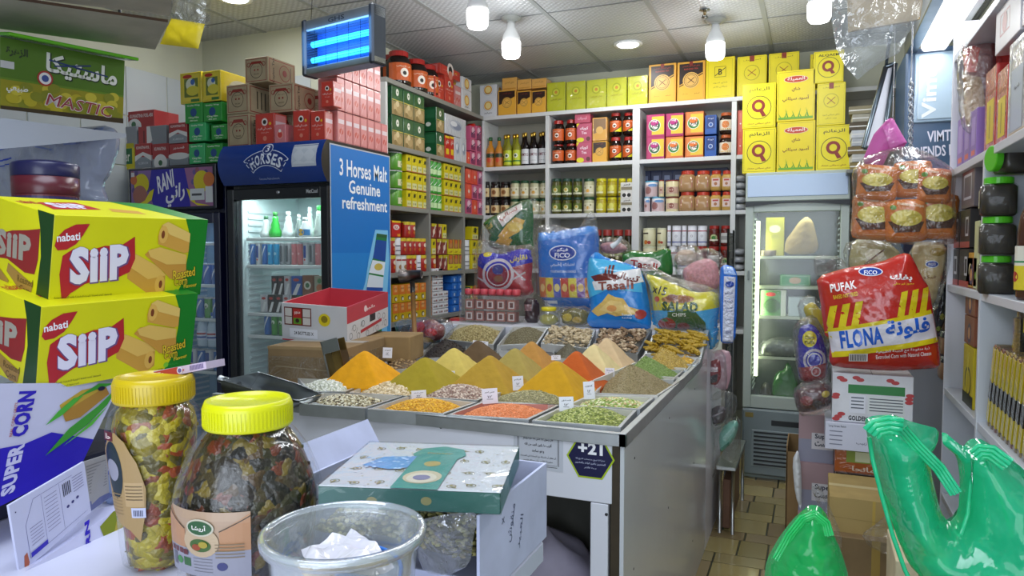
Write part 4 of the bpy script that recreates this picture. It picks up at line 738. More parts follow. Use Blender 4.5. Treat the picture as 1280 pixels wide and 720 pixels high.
# ---- side shelves (faces +X) ----
z=SZ['0']; ws='the side shelf top'
for i,(px,d_) in enumerate(((500,.155),(521,.15),(535,.15))):
    y=at(px,300,X=XS-.1).y; o=product('jar','orangejar',.165,.165,.235); o.location=(XS-.1,y,z); o.rotation_euler=(0,0,R(60)); tag(o,'large dark jar with orange label and red lid, %s along %s'%(ORD[i],ws),'jar','big dark jars on the top board')
y=at(479,300,X=XS-.2).y; o=product('jar','orangejar',.165,.165,.235); o.location=(XS-.19,y+.12,z); tag(o,'large dark jar half hidden behind the insect trap','jar')
shelfrow('S',z,0,[('box','redbox',544,556,97),('box','pinksmall' if 0 else 'redbox',557,568,96),('box','pinkfilm',569,577,108),('box','whitetea',578,590,113)],ws,.16)
shelfrow('S',at(560,96,X=XS-.02).z+.003,85,[('box','redbox',551,576)],ws+', lying on the red boxes',.14)
shelfrow('S',at(584,113,X=XS-.02).z+.003,0,[('box','whitetea',578,590,98)],ws+', upper white',.16)
z=SZ['1']; ws='the uppermost side shelf'
h=.195
for k,nm in((0,'bottom'),(1,'upper')):
    for i,(p0,p1) in enumerate(((491,505),(505.5,518),(518.5,531.5),(546,556),(489.5,490.8))):
        if i==4: continue
        a=at(p0,300,X=XS-.02).y; c=at(p1,300,X=XS-.02).y; o=product('box','shellbox',c-a-.004,.13,h-.004-(.02 if i==3 else 0)); o.location=(XS-.02-.065,(a+c)/2,z+.001+h*k*(.9 if i==3 else 1)); o.rotation_euler=(0,0,PI/2)
        tag(o,lab(DESC['shellbox'],i,ws+', '+nm+' layer'),'box','dark green nut boxes')
shelfrow('S',z,171,[('box','redsnack',557,562.5,170),('box','redsnack',563,568,171),('box','silverbox',568.5,576,172),('box','silverbox',576.5,583.5,173),('box','orapack',584,588,190),('box','pinkpack',588.5,595,190),('box','pinkpack',595.5,602,190)],ws+', lower',.13)
shelfrow('S',at(572,172,X=XS-.02).z+.004,146,[('box','silverbox',557,583)],ws+', lying on top',.13)
for k in(1,2): shelfrow('S',at(592,190-15*(k-1)-1,X=XS-.02).z,0,[('box','pinkpack',588.5,595,190-16*k),('box','pinkpack',595.5,602,190-16*k)],ws+', stack level '+ORD[k],.13)
for i in range(2):
    b=MB().lathe([(.045,0),(.05,.004),(.05,.05),(.045,.054)],mat('#c8281f','plastic'),20,T=Matrix.Rotation(PI/2,4,'Y')); o=b.build('round_tin',loc=(XS-.09,at(592+7*i,300,X=XS-.05).y,at(595,156,X=XS-.05).z-.048)); tag(o,'bright red round tin on edge, '+['nearer','farther']+'' if 0 else 'bright red round tin on edge, %s of two near the corner'%['first','second'][i],'tin')
z=SZ['2']; ws='the second side shelf'
for k in range(3):
    z_=z+.118*k
    for i,(kd,s_,p0,p1,hh) in enumerate([('can','greencan',494.5,508,.114),('box','yelpack',508.5,515,.112),('box','yelpack',515.3,522,.112),('box','yelpack',522.3,528.5,.112),('box','yelpack',529,534.5,.112),('can','slimcan',539,543.3,.115),('can','slimcan',543.6,548.5,.115),('can','slimcan',549,554,.115),('box','yelpack',555.5,561,.112),('box','yelpack',561.3,567,.112),('box','yelpack',567.3,573,.112),('box','yelpack',573.3,579,.112),('box',['pinkpack','orapack','orapack'][k],582.5,590,.115),('box',['orapack','pinkpack','orapack'][k],590.4,597,.115),('box','pinkpack',597.4,603,.115)]):
        a=at(p0,300,X=XS-.02).y; c=at(p1,300,X=XS-.02).y; w_=c-a-.003; d_=w_ if kd=='can' else .13
        o=product(kd,s_,w_,d_,hh); o.location=(XS-.02-d_/2,(a+c)/2,z_+.001); o.rotation_euler=(0,0,PI/2); tag(o,lab(DESC[s_],i,ws+', '+['bottom','middle','top'][k]+' layer'),CATN[kd],'goods on '+ws)
z=SZ['3']; ws='the third side shelf'
def layer(z_,its,nm,hh):
    for i,(kd,s_,p0,p1) in enumerate(its):
        a=at(p0,300,X=XS-.02).y; c=at(p1,300,X=XS-.02).y; w_=c-a-.003; d_=w_ if kd=='can' else .12
        o=product(kd,s_,w_,d_,hh); o.location=(XS-.02-d_/2,(a+c)/2,z_+.001); o.rotation_euler=(0,0,PI/2); tag(o,lab(DESC[s_],i,ws+', '+nm),CATN[kd],'goods on '+ws)
C_='can'
layer(z,[(C_,'redcan',489.8,497),(C_,'whitecan',497.5,503.5),(C_,'whitecan',504,510),(C_,'redcan',510.5,516.3),(C_,'redcan',516.6,522.5),(C_,'whitebottle',523,527.5),(C_,'redcan',528,536),(C_,'redcan',539.5,547.5),('box','brownpack',548,553.5),('box','brownpack',554,559.5),('box','beanpack',560.3,566.5),('box','beanpack',567,573),('box','beanpack',573.4,579.3),(C_,'whitebottle',581.8,589.5),('box','yelpack',590,596),('box','yelpack',596.5,602.5)],'bottom layer',.112)
layer(z+.115,[(C_,'redcan',489.8,496),(C_,'whitebottle',496.5,503),(C_,'redcan',503.5,509.5),(C_,'redcan',510,516),(C_,'redcan',516.3,521),(C_,'redcan',521.5,528),(C_,'redcan',528.3,534.5),('box','yelpack',539.5,545),('box','brownpack',546,552),('box','brownpack',552.5,559),('box','beanpack',560.3,566.5),('box','beanpack',567,573),('box','beanpack',573.4,579.3),(C_,'whitebottle',581.8,589.5),('box','yelpack',590,596),('box','yelpack',596.5,602.5)],'middle layer',.112)
layer(z+.23,[('box','kitbox',490,501),(C_,'redcan',508.5,515),(C_,'redcan',515.3,521.5),('box','brownpack',539.5,546),('box','brownpack',548,552.5),('box','yelpack',553,558.5),('box','yelpack',590,598)],'top layer',.105)
z=SZ['4']; ws='the lowest side shelf'
for k in range(2): layer(z+.12*k,rep('box','yelorange',490,532.5,5),['bottom','upper'][k]+' layer',.117)
for k in range(9): layer(z+.032*k,[('box','orangetin',533,539.5)],'level %s from below'%ORD[k],.03)
for k in range(8): layer(z+.042*k,[('box','whitepack',540.5,547),('box','whitepack',547.4,553.5)]+([('box','whitepack',554,560)] if k<4 else []),'level %s from below'%ORD[k],.038)
for k in range(6): layer(z+.055*k,([('box','bluepack',564+(k%2),571.5)] if k<5 else [])+[('box','bluepack',572,579)],'level %s from below'%ORD[k],.052)
for k in range(3): layer(z+.06*k,[('box',['shellbox','beanpack','colapack'][0] if 0 else 'shellbox',582,588),('box','beanpack',590,597)],'level %s from below'%ORD[k],.056)
# ================= sack under the counter =================
def surfgrid(f,nu,nv,m,b=None,smooth=True):
    b=b or MB(); V=[f(i/nu,j/nv) for j in range(nv+1) for i in range(nu+1)]
    return b.add(V,[(j*(nu+1)+i,j*(nu+1)+i+1,(j+1)*(nu+1)+i+1,(j+1)*(nu+1)+i) for j in range(nv) for i in range(nu)],m,smooth)
def blob(rx,ry,h,m,seed=0,n=28,name='sack',k=2.5):
    V=[];F=[];R_=14
    for j in range(R_+1):
        t=j/R_; rr_=(1-abs(2*t-1)**k)**(1/k) if j not in(0,R_) else .02
        for i in range(n):
            a=2*PI*i/n; w_=1+.07*noise.noise(Vector((math.cos(a)*2+seed,math.sin(a)*2,t*3)))
            V.append((rx*rr_*w_*math.cos(a),ry*rr_*w_*math.sin(a),h*t*(1+.03*math.cos(3*a+seed))))
    for j in range(R_):
        for i in range(n): a=j*n+i;b_=j*n+(i+1)%n; F.append((a,b_,b_+n,a+n))
    F.append(tuple(reversed(range(n)))); F.append(tuple(range(R_*n,(R_+1)*n)))
    return MB().add(V,F,m,True).build(name)
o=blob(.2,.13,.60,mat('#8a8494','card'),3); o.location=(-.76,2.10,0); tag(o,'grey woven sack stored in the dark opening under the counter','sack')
# ================= fridges =================
BK=mat('#14161c','plastic')
def fridge(name,label,x0,x1,y0,y1,H,frame,zdoor0,zdoor1,shelf_z,inner,lamp,fw=.045,lampe=5,shelfc='#dfe6e6',tubex=None):
    r=empty(name,((x0+x1)/2,(y0+y1)/2,0),label=label,cat='fridge'); ox,oy=(x0+x1)/2,(y0+y1)/2
    def P(o): o.parent=r; o.location=(-ox,-oy,0); return o
    t=.04; b=MB(); im=mat(inner,'paint')
    b.box(x0,y0+.05,0,x0+t,y1,H,frame,.003); b.box(x1-t,y0+.05,0,x1,y1,H,frame,.003); b.box(x0+t,y1-t,0,x1-t,y1,H,frame); b.box(x0+t,y0+.05,zdoor1,x1-t,y1-t,H,frame); b.box(x0+t,y0+.05,0,x1-t,y1-t,zdoor0,frame)
    P(b.build('cabinet'))
    b=MB(); e=.002; b.box(x0+t,y1-t-.01,zdoor0,x1-t,y1-t-e,zdoor1,im); b.box(x0+t+e,y0+.06,zdoor0,x0+t+.01,y1-t-.01,zdoor1,im); b.box(x1-t-.01,y0+.06,zdoor0,x1-t-e,y1-t-.01,zdoor1,im); b.box(x0+t,y0+.06,zdoor0,x1-t,y1-t,zdoor0+.012,im); b.box(x0+t,y0+.06,zdoor1-.012,x1-t,y1-t,zdoor1-.001,im)
    k=zdoor0+.1
    while k<zdoor1-.1: b.box(x0+t+.01,y0+.1,k,x0+t+.016,y1-.06,k+.012,mat('#c8d4d6','paint')); b.box(x1-t-.016,y0+.1,k,x1-t-.01,y1-.06,k+.012,mat('#c8d4d6','paint')); k+=.035
    P(b.build('liner'))
    for z_ in shelf_z:
        b=MB(); b.box(x0+t+.018,y0+.075,z_-.018,x1-t-.018,y0+.085,z_,mat(shelfc,'paint'),.002)
        for i in range(22): xx=x0+t+.025+(x1-x0-2*t-.05)*i/21; b.tube([(xx,y0+.08,z_-.004),(xx,y1-t-.02,z_-.004)],.0022,mat(shelfc,'paint'),5)
        for yy in(y0+.2,y0+.35,y1-t-.03): b.tube([(x0+t+.012,yy,z_-.006),(x1-t-.012,yy,z_-.006)],.003,mat(shelfc,'paint'),5)
        P(b.build('shelf'))
    d=MB(); d.box(x0,y0,zdoor0,x0+fw,y0+.045,zdoor1,frame,.004); d.box(x1-fw,y0,zdoor0,x1,y0+.045,zdoor1,frame,.004); d.box(x0+fw,y0,zdoor1-fw*1.3,x1-fw,y0+.045,zdoor1,frame,.004); d.box(x0+fw,y0,zdoor0,x1-fw,y0+.045,zdoor0+fw*1.6,frame,.004)
    dr=P(d.build('door')); g_=MB().box(x0+fw,y0+.018,zdoor0+fw*1.6,x1-fw,y0+.024,zdoor1-fw*1.3,mat('#e8f0f0','glass')).build('door_glass',dr)
    l=bpy.data.lights.new('fridge_light','AREA'); l.shape='RECTANGLE'; l.size=x1-x0-.2; l.size_y=.06; l.energy=lampe; l.color=lamp
    o=bpy.data.objects.new('fridge_light',l); C.objects.link(o); o.parent=r; o.location=(0,-oy+y0+.11,zdoor1-.03)
    if tubex:
        P(MB().tube([(tubex,y0+.062,zdoor0+.2),(tubex,y0+.062,zdoor1-.12)],.012,mat('#f4ffd0','light',e=5),10).build('light_tube'))
        l=bpy.data.lights.new('fridge_light','AREA'); l.shape='RECTANGLE'; l.size=.05; l.size_y=zdoor1-zdoor0-.4; l.energy=1.6; l.color=(.93,1,.75)
        o=bpy.data.objects.new('fridge_light',l); C.objects.link(o); o.parent=r; o.location=(tubex-ox+.02,-oy+y0+.09,(zdoor0+zdoor1)/2); o.rotation_euler=(R(90),0,R(-25))
    return r,P
# three horses fridge
fx0,fx1,fy0,fy1=-2.92,-2.262,3.0,3.58
zs=[at(340,297,Y=3.1).z,at(340,331,Y=3.1).z,at(340,391,Y=3.1).z,at(340,420,Y=3.1).z-.03]
zs[3]=at(340,419,Y=3.1).z
r,P=fridge('drinks_fridge','tall glass door drinks fridge with dark blue header and bright blue side panel',fx0,fx1,fy0,fy1,2.045,BK,.3,1.815,zs+[.75,.55],'#cfe0e2',(.85,1,1),lampe=3.2)
hz0,hz1=1.835,2.045; nb=8
b=MB()
V=[];F=[]
for i in range(nb+1):
    t=i/nb; yy=fy0+.0-.045*math.sin(PI*t)**.8; zz=hz0+(hz1-hz0)*t; V+=[(fx0-.015,yy,zz),(fx1-.0,yy,zz)]
F=[(2*i,2*i+1,2*i+3,2*i+2) for i in range(nb)]
b.add(V,F,mat('#10388c','gloss'),True)
n=len(V); b.add([(fx0-.015,fy0+.06,hz0),(fx0-.015,fy0+.06,hz1)]+V[0::2],[(1,0)+tuple(2+i for i in range(nb+1))],BK); b.add([(fx1,fy0+.06,hz0),(fx1,fy0+.06,hz1)]+V[1::2],[(0,1)+tuple(2+i for i in range(nb,-1,-1))],BK)
b.add([(fx0-.015,fy0,hz1),(fx1,fy0,hz1),(fx1,fy0+.06,hz1),(fx0-.015,fy0+.06,hz1)],[(0,1,2,3)],BK); b.add([(fx0-.015,fy0,hz0),(fx1,fy0,hz0),(fx1,fy0+.06,hz0),(fx0-.015,fy0+.06,hz0)],[(3,2,1,0)],BK)
hw=fx1-fx0
hmap=lambda x,y,e:(fx0+x*hw,fy0-.045*math.sin(PI*max(0,min(1,y)))**.8-e,hz0+y*(hz1-hz0))
arc=lambda r0,r1,a0,a1,n,cx,cy:[(cx+r0*math.sin(R(a0+(a1-a0)*i/n)),cy+r0*math.cos(R(a0+(a1-a0)*i/n))/.32) for i in range(n+1)]+[(cx+r1*math.sin(R(a1-(a1-a0)*i/n)),cy+r1*math.cos(R(a1-(a1-a0)*i/n))/.32) for i in range(n+1)]
cx,cy=.47,-.22
sh=[('p',arc(.205,.335,-42,42,12,cx,cy),'#d6e0f2'),('p',arc(.211,.329,-40.5,40.5,12,cx,cy),'#0c2c78'),('e',cx,.84,.05,.14,'#d6e0f2'),('e',cx,.835,.044,.12,'#0c2c78'),T('3',cx,.85,.035,.17,'#e8eefa',.02)]
for i,ch in enumerate('HORSES'):
    a=-31+12.4*i; sh.append(T(ch,cx+.262*math.sin(R(a)),cy+.264*math.cos(R(a))/.32,.046,.27,'#e8eefa',.03,-a*.8))
sh+=[T('Genuine Refreshment',.47,.12,.2,.05,'#a8b8e0',.0),('r',.72,.36,.95,.9,'#c4ccd6'),('r',.735,.42,.935,.84,'#d2d8e0')]
b.design(sh,hmap,(hz1-hz0)/hw,sub=.08)
P(b.build('header_sign'))
b=MB(); sd=fy1-fy0-.02; H_=1.98
smap=lambda x,y,e:(fx1+.001+e,fy0+.02+x*sd,.05+y*H_)
sh=[('r',0,0,1,1,'#1272c4'),('r',0,.0,1,.72,'#2080cc'),('r',0,0,1,.60,'#3a94d8'),
 ('b',0,0,1,1,.012,'#b8bcc4'),T('3 Horses Malt',.545,.944,.80,.045,'#f0f4fa',.016),T('Genuine',.55,.896,.53,.036,'#f0f4fa',.02),T('refreshment',.56,.853,.76,.034,'#f0f4fa',.02)]
sh+=[('p',[(.72,.785),(.95,.785),(.97,.70),(.93,.60),(.9,.3),(.3,.3),(.42,.58),(.54,.64),(.6,.70)],'#7fc2ea'),('p',[(.745,.775),(.935,.772),(.90,.70),(.87,.67),(.83,.60),(.8,.3),(.42,.3),(.53,.60),(.62,.68),(.68,.71)],'#1d7a3c'),
 ('p',[(.745,.775),(.935,.772),(.93,.762),(.74,.765)],'#2c5a34'),('p',[(.735,.757),(.925,.754),(.895,.695),(.67,.705)],'#1c4a9c'),('p',[(.665,.70),(.893,.693),(.865,.655),(.60,.665)],'#dce4ee'),('e',.77,.68,.075,.010,'#c8b04c'),('p',[(.6,.66),(.86,.65),(.83,.59),(.53,.60)],'#d4dee8'),('p',[(.56,.625),(.845,.62),(.84,.61),(.55,.612)],'#1c4a9c')]
b.design(sh,smap,H_/sd)
P(b.build('side_graphic'))
b=MB(); b.lathe([(.009,0),(.009,.004)],mat('#c8ccd0','steel'),14,T=Matrix.Translation(((fx0+fx1)/2+.02,fy0,1.79))@Matrix.Rotation(PI/2,4,'X')); b.design([T('MetCool',.5,.5,1,1,'#c8ccd0')],lambda x,y,e:(fx1-.13+x*.07,fy0-e,1.78+y*.02),.3)
P(b.build('badge'))
# items in the fridge
def pin(px,py_top,z0,col,cap,label,w=.03,Y=3.14,lab_=None):
    p=at(px,300,Y=Y); h=at(px,py_top,Y=Y).z-z0; e=empty('milk_bottle',(p.x,Y,z0),label=label,cat='bottle')
    MB().lathe([(w*.9,0),(w*1.1,h*.08),(w*1.15,h*.22),(w*.75,h*.4),(w*.8,h*.5),(w*.5,h*.66),(w*.55,h*.74),(w*.34,h*.84)],mat(col,'plastic'),18).build('bottle_body',e)
    MB().lathe([(w*.38,h*.84),(w*.42,h*.85),(w*.42,h*.99),(w*.36,h)],mat(cap,'plastic'),14).build('cap',e)
    if lab_: mp,a=cylmap(w*1.16,h*.1,h*.3,1.3); MB().design([('r',0,0,1,1,lab_),('c',.5,.5,.18,'#e0b030')],mp,a,sub=.2).build('label',e)
z0=zs[0]
pin(333,270,z0,'#d4dcdc','#3a6a4c','white laban bottle with dark cap, leftmost in the tall fridge'); pin(344.5,265,z0,'#2cae3c','#2a7a30','bright green curvy bottle on the top fridge shelf')
pin(361,264.5,z0,'#dde6e6','#e8eeee','white curvy bottle with white cap on the top fridge shelf'); pin(374,268,z0,'#8a9894','#c8d0d0','clear grey bottle behind the white ones on the top fridge shelf',.022)
pin(382,272,z0,'#e2e8ea','#dfe6e8','white bottle with blue label on the top fridge shelf',.034,3.12,'#2a78b8'); pin(388,259,z0,'#c8d4d4','#dfe6e8','tall pale bottle behind the blue labelled one',.026,3.24); 
pin(399,257,z0,'#cfdcd4','#3aae4c','pale bottle with green top near the fridge hinge',.026,3.13); pin(404,251,z0,'#5ac06c','#2fa03c','green topped bottle at the back near the fridge hinge',.026,3.24)
for i,s_ in enumerate(['fridgecan','palecan','fridgecan','cyancan','cyancan','greycan','greycan','pinkcan','pinkcan','palecan','greycan','pinkcan']):
    a=at(316+7.4*i,300,Y=3.12); o=product('can',s_,.031,.031,at(316,303.5,Y=3.12).z-zs[1]); o.location=(a.x,3.12,zs[1]); tag(o,lab(DESC[s_],i,'the second shelf of the tall fridge').replace('drink can,','slim can,'),'can','drink cans in the tall fridge')
def crt(px0,px1,pyt,z_,col,name,label,Y=3.13,des=None,dd=.06):
    a=at(px0,300,Y=Y);c=at(px1,300,Y=Y); h=at(px0,pyt,Y=Y).z-z_
    o=mkbox(name,c.x-a.x-.002,dd,h,col,{'front':des or [('p',[(.1,0),(.5,0),(.95,.6),(.6,.6)],'#e4e4e4'),('e',.5,.8,.3,.08,'#b83a30')]},loc=((a.x+c.x)/2,Y+dd/2,z_)); return tag(o,label,'carton')
zb=zs[2]; zc=at(340,368,Y=3.13).z
for i in range(5): crt(324+9.3*i,332.5+9.3*i,368.5,zb,['#c8c8cc','#2c2420','#33302c','#c4c4c8','#d0d0d4'][i],'milk_carton','small drink carton, %s in the lower layer of the tall fridge'%ORD[i])
for i in range(3): crt(338+8*i,345.5+8*i,345,zc,['#231c1a','#2a2422','#c0c0c4'][i],'milk_carton','small striped carton, %s in the upper layer of the tall fridge'%ORD[i])
crt(363,376,345,zc,'#2456a8','milk_carton','blue and white carton in the upper layer of the tall fridge'); crt(377,390,344,zc,'#8a5a3a','milk_carton','brown carton with white round emblem in the tall fridge',des=[('c',.5,.5,.35,'#e0dccc'),('c',.5,.5,.2,'#4a7a4c')])
crt(392,405,345,zc,'#a8a890','milk_carton','pale green carton beside the fridge hinge',des=[('c',.5,.4,.3,'#c87a4c'),('c',.5,.75,.2,'#4a8a4c')]); crt(363,377,368.5,zb,'#2c6a4c','milk_carton','green and white carton below the blue one in the tall fridge',des=[('e',.5,.5,.4,.2,'#e4e8e0')]); crt(379,404,368.5,zb,'#5a4030','milk_carton','dark brown wide carton below in the tall fridge',des=[('c',.3,.5,.12,'#d8d0b8'),('c',.7,.5,.12,'#d8d0b8')])
for i,s_ in enumerate(['fridgecan','gcan','gcan','gcan','palecan']):
    a=at(333+9*i,300,Y=3.12); o=product('can',s_,.037,.037,.12); o.location=(a.x,3.12,zs[3]); tag(o,'%s low in the tall fridge, %s along its fourth shelf'%(DESC[s_],ORD[i]),'can','cans low in the tall fridge')
# rani fridge
NV=mat('#141a3c','plastic')
rx0,rx1,ry0,ry1=-3.70,-3.035,3.06,3.62
zr=[at(250,y_,Y=3.16).z for y_ in(303,355,397,462)]
r,P=fridge('beverage_fridge','navy glass door fridge with fruit printed header, half hidden by yellow snack boxes',rx0,rx1,ry0,ry1,1.975,NV,.25,1.70,zr,'#8ab0c8',(.55,.75,1),lampe=1.6)
b=MB(); w_=rx1-rx0; b.box(rx0+.0,ry0-.02,1.72,rx1,ry0+.03,1.965,mat('#0e1022','plastic'),.004)
sh=[('r',.03,.06,.97,.94,'#2a20a8'),('p',[(.03,.06),(.3,.06),(.24,.5),(.28,.94),(.03,.94)],'#8a6aa8'),('p',[(.97,.06),(.72,.06),(.70,.5),(.66,.94),(.97,.94)],'#a06a98')]
rr=random.Random(5)
for i in range(34):
    x=rr.choice([rr.uniform(.04,.24),rr.uniform(.75,.95)]); y=rr.uniform(.45,.9); sh.append(('c',x,y,.022,rr.choice(['#6a5a9c','#7a8ab8','#9a5a6a','#5a4a8a'])))
sh+=[('c',.16,.62,.09,'#d8c81c'),('c',.14,.36,.085,'#a86a5c'),('p',[(.06,.07),(.18,.1),(.28,.24),(.31,.5),(.26,.44),(.2,.24)],'#e2d41c'),('c',.85,.62,.09,'#dcca20'),('c',.93,.66,.06,'#d87a3c'),('p',[(.68,.48),(.74,.4),(.78,.14),(.94,.07),(.8,.08),(.72,.2)],'#e2d41c'),('c',.07,.72,.04,'#c86a3c'),
 T('RANI',.44,.66,.2,.4,'#f0f0fa',.03,18,.2),T('راني',.55,.34,.22,.5,'#f0f0fa',.03,8,.2),('r',.72,.2,.88,.46,'#d8dce0'),('r',.89,.14,.97,.5,'#dfe2e6'),('r',.74,.3,.85,.35,'#4a4c54'),('r',.04,.8,.08,.9,'#d8d8dc')]
b.design(sh,lambda x,y,e:(rx0+x*w_,ry0-.02-e,1.72+y*.245),.245/w_); P(b.build('header_sign'))
for k,(zz,s_) in enumerate(zip(zr[1:],('fridgecan','gcan','palecan'))):
    for i in range(6): o=product('can',[s_,'fridgecan'][i%2],.05,.05,.12); o.location=(rx1-.085-.062*i,ry0+.12,zz); tag(o,'%s behind the navy fridge door, %s from its hinge, shelf %s'%(DESC[[s_,'fridgecan'][i%2]],ORD[i],ORD[k+1]),'can','cans in the navy fridge')
for i in range(3):
    o=empty('water_bottle',(rx1-.1-.08*i,ry0+.12,.93),label='clear water bottle with label low in the navy fridge, %s from the hinge'%ORD[i],cat='bottle')
    MB().lathe([(.03,0),(.033,.01),(.033,.1),(.028,.13),(.013,.17),(.012,.18)],mat('#c8dcec','gloss'),16).build('bottle_body',o); MB().lathe([(.014,.18),(.014,.2)],mat('#2a68c0','plastic'),12).build('cap',o); mp,a=cylmap(.034,.04,.05,1.3); MB().design([('r',0,0,1,1,'#d8e0f0'),('r',0,.6,1,.8,'#c03a30'),('r',0,.2,1,.4,'#2a50a8')],mp,a,sub=.2).build('label',o)
MB_=MB().box(-3.02,3.25,.0,-2.95,3.3,1.9,mat('#7a5230','wood'),.004).build('wooden_board'); tag(MB_,'narrow wooden board standing in the gap between the two left fridges','board')
# right fridge
gx0,gx1,gy0,gy1=-.41,.20,4.88,5.27
GF=mat('#b8c4bc','paint')
zg=[at(1000,y_,Y=4.98).z for y_ in(320,358,396,447)]
r,P=fridge('display_fridge','grey-white glass door display fridge with pale blue header at the end of the aisle',gx0,gx1,gy0,gy1,1.985,GF,.47,1.80,zg,'#3f4a40',(.9,1,.85),lampe=1.2,shelfc='#c8d0b8',fw=.05,tubex=gx0+.075)
b=MB(); b.box(gx0,gy0-.015,1.80,gx1,gy0+.05,1.985,GF,.006); b.box(gx0+.012,gy0-.019,1.83,gx1-.012,gy0-.012,1.965,mat('#b4cbe8','gloss'),.003)
V=[];
for i in range(13):
    t=i/12; x=gx0+t*(gx1-gx0); V+=[(x,gy0-.02,1.80),(x,gy0-.02,1.787-.02*(abs(2*t-1))**2)]
b.add(V,[(2*i,2*i+1,2*i+3,2*i+2) for i in range(12)],mat('#20262a','print')); P(b.build('header_sign'))
b=MB(); GG=mat('#7e8c90','plastic'); b.box(gx0,gy0-.01,.03,gx1,gy0+.05,.465,GG,.012); b.box(gx0+.06,gy0-.014,.09,gx1-.05,gy0-.006,.33,mat('#8e9ca0','plastic'),.003)
for i in range(9): b.box(gx0+.075,gy0-.018,.10+.026*i,gx1-.065,gy0-.012,.112+.026*i,mat('#20262a','print'),.001)
b.box(gx0+.18,gy0-.013,.365,gx1-.1,gy0-.008,.40,mat('#20262a','print'),.002); b.box(gx0+.02,gy0-.013,.41,gx0+.07,gy0-.009,.44,mat('#8a7a3c','print')); P(b.build('grille'))
P(MB().box(gx0+.02,gy0-.012,1.30,gx0+.032,gy0-.002,1.36,mat('#8a9694','plastic'),.002).build('handle'))
def fb(px0,px1,py0,z_,col,label,des=None,Y=4.99,dd=.12,name='food_box',cat='box',kind='paper'):
    a=at(px0,300,Y=Y);c=at(px1,300,Y=Y); h=at((px0+px1)/2,py0,Y=Y).z-z_
    return tag(mkbox(name,c.x-a.x,dd,h,col,{'front':des or []},loc=((a.x+c.x)/2,Y+dd/2,z_+.001),kind=kind),label,cat)
fb(957,980,272,zg[0],'#a8a428','olive yellow box inside the display fridge top shelf',[('e',.5,.7,.3,.1,'#d8d4b0'),T('شاي',.5,.5,.4,.1,'#4a4418')],dd=.1,Y=5.04)
o=MB().lathe([(.05,0),(.052,.004),(.052,.035),(.05,.037)],mat('#b8a88c','steel',r=.4),24).build('round_tin',loc=(at(960,300,Y=4.995).x,5.0+.02-.055+.04,zg[0]+.001)); o.location.y=4.99+.0; tag(o,'flat round tin in front of the olive box in the display fridge','tin')
fb(976,1014,344,zg[1],'#2a8a44','flat green packet with brown oval in the display fridge',[('e',.5,.5,.2,.3,'#b89868'),('b',.03,.08,.97,.92,.01,'#c8d8b0')],dd=.14)
fb(952,984,363.5,zg[2],'#cfd4c4','box with a photo of herbs in the display fridge',[('r',0,.0,.8,1,'#5a8a4c'),('c',.45,.4,.3,'#2c4420'),('e',.4,.85,.2,.08,'#c83a30'),('e',.45,.4,.34,.22,'#3a5a28')],dd=.1); fb(987,1020,372,zg[2],'#b9c8c8','plain pale box beside the herb box in the display fridge')
# ================= boxes stacked on the fridges =================
def tb(px0,px1,py0,py1,Y,d_,col,faces,name,label,z0=None,yaw=0,kind='paper',cat='box',group=None):
    a=at(px0,(py0+py1)/2,Y=Y);c=at(px1,(py0+py1)/2,Y=Y); z_=at((px0+px1)/2,py1,Y=Y).z if z0 is None else z0; h=at((px0+px1)/2,py0,Y=Y).z-z_; w_=c.x-a.x-.002
    o=mkbox(name,w_,d_,h-.002,col,faces,kind=kind,bev=.002,loc=((a.x+c.x)/2,Y+d_/2,z_),rot=(0,0,yaw)); tag(o,label,cat,group); return z_+h
TR='#8a2c24'
wrapf=[('b',.06,.06,.94,.94,.02,TR),('o',.5,.48,.27,.02,'#3a2c20'),('p',[(.14,.62),(.3,.84),(.7,.84),(.86,.62),(.7,.74),(.3,.74)],TR),('o',.18,.72,.08,.02,TR),('o',.82,.72,.08,.02,TR),T('◦◦',.5,.48,.16,.06,TR) if 0 else ('c',.43,.5,.035,TR),('c',.57,.5,.035,TR),T('TEA LEAF',.5,.34,.24,.05,'#5a4a30'),T('شاي سيلان',.5,.62,.3,.06,'#5a4a30')]
wraps=[('b',.05,.06,.95,.94,.02,TR),T('Ceylon Tea',.2,.5,.6,.14,'#3a3020',.02,90),('o',.6,.5,.2,.02,TR),('c',.6,.5,.08,TR),('l',.82,.2,.82,.8,.02,'#3a3020')]
wraps2=[('b',.05,.06,.95,.94,.02,TR)]+[('l',.3+.14*i,.2,.3+.14*i,.8,.04,'#4a4030') for i in range(4)]
BW='#a8987a'; zt=2.047
def wrapd(*a,**k): tb(*a,BW,dict(front=wrapf,right=wraps if not k.pop('s2',0) else wraps2,left=wrapf,top=[('b',.05,.05,.95,.95,.02,TR)]),'tea_parcel',k.pop('label'),kind='card',**k)
z1=at(298,142,Y=3.06).z; z2=at(298,104.5,Y=3.06).z
wrapd(284,312,142,178,3.06,.20,label='brown paper tea parcel with red emblem, lowest in the stack on the fridge',z0=zt)
wrapd(283,311,105,142,3.06,.22,label='brown paper tea parcel in the middle of the left stack on the fridge',z0=z1,s2=1)
wrapd(306,335,71,104,3.08,.22,label='topmost brown paper tea parcel with lettering on its side',z0=z2)
wrapd(336,367,104,142,3.12,.22,label='brown paper tea parcel to the right of the middle one on the fridge',z0=z1)
wrapd(388,402,112,144,3.3,.2,label='brown paper tea parcel standing at the back behind the red boxes',z0=zt+.13)
wrapd(345,366,143,176,3.2,.2,label='flat brown paper parcel under the right one, behind the small pink box',z0=zt,s2=1)
wrapd(384,400,146,176,3.32,.2,label='brown parcel hidden at the back carrying another parcel',z0=zt,s2=1)
RB=BX['redbox']; 
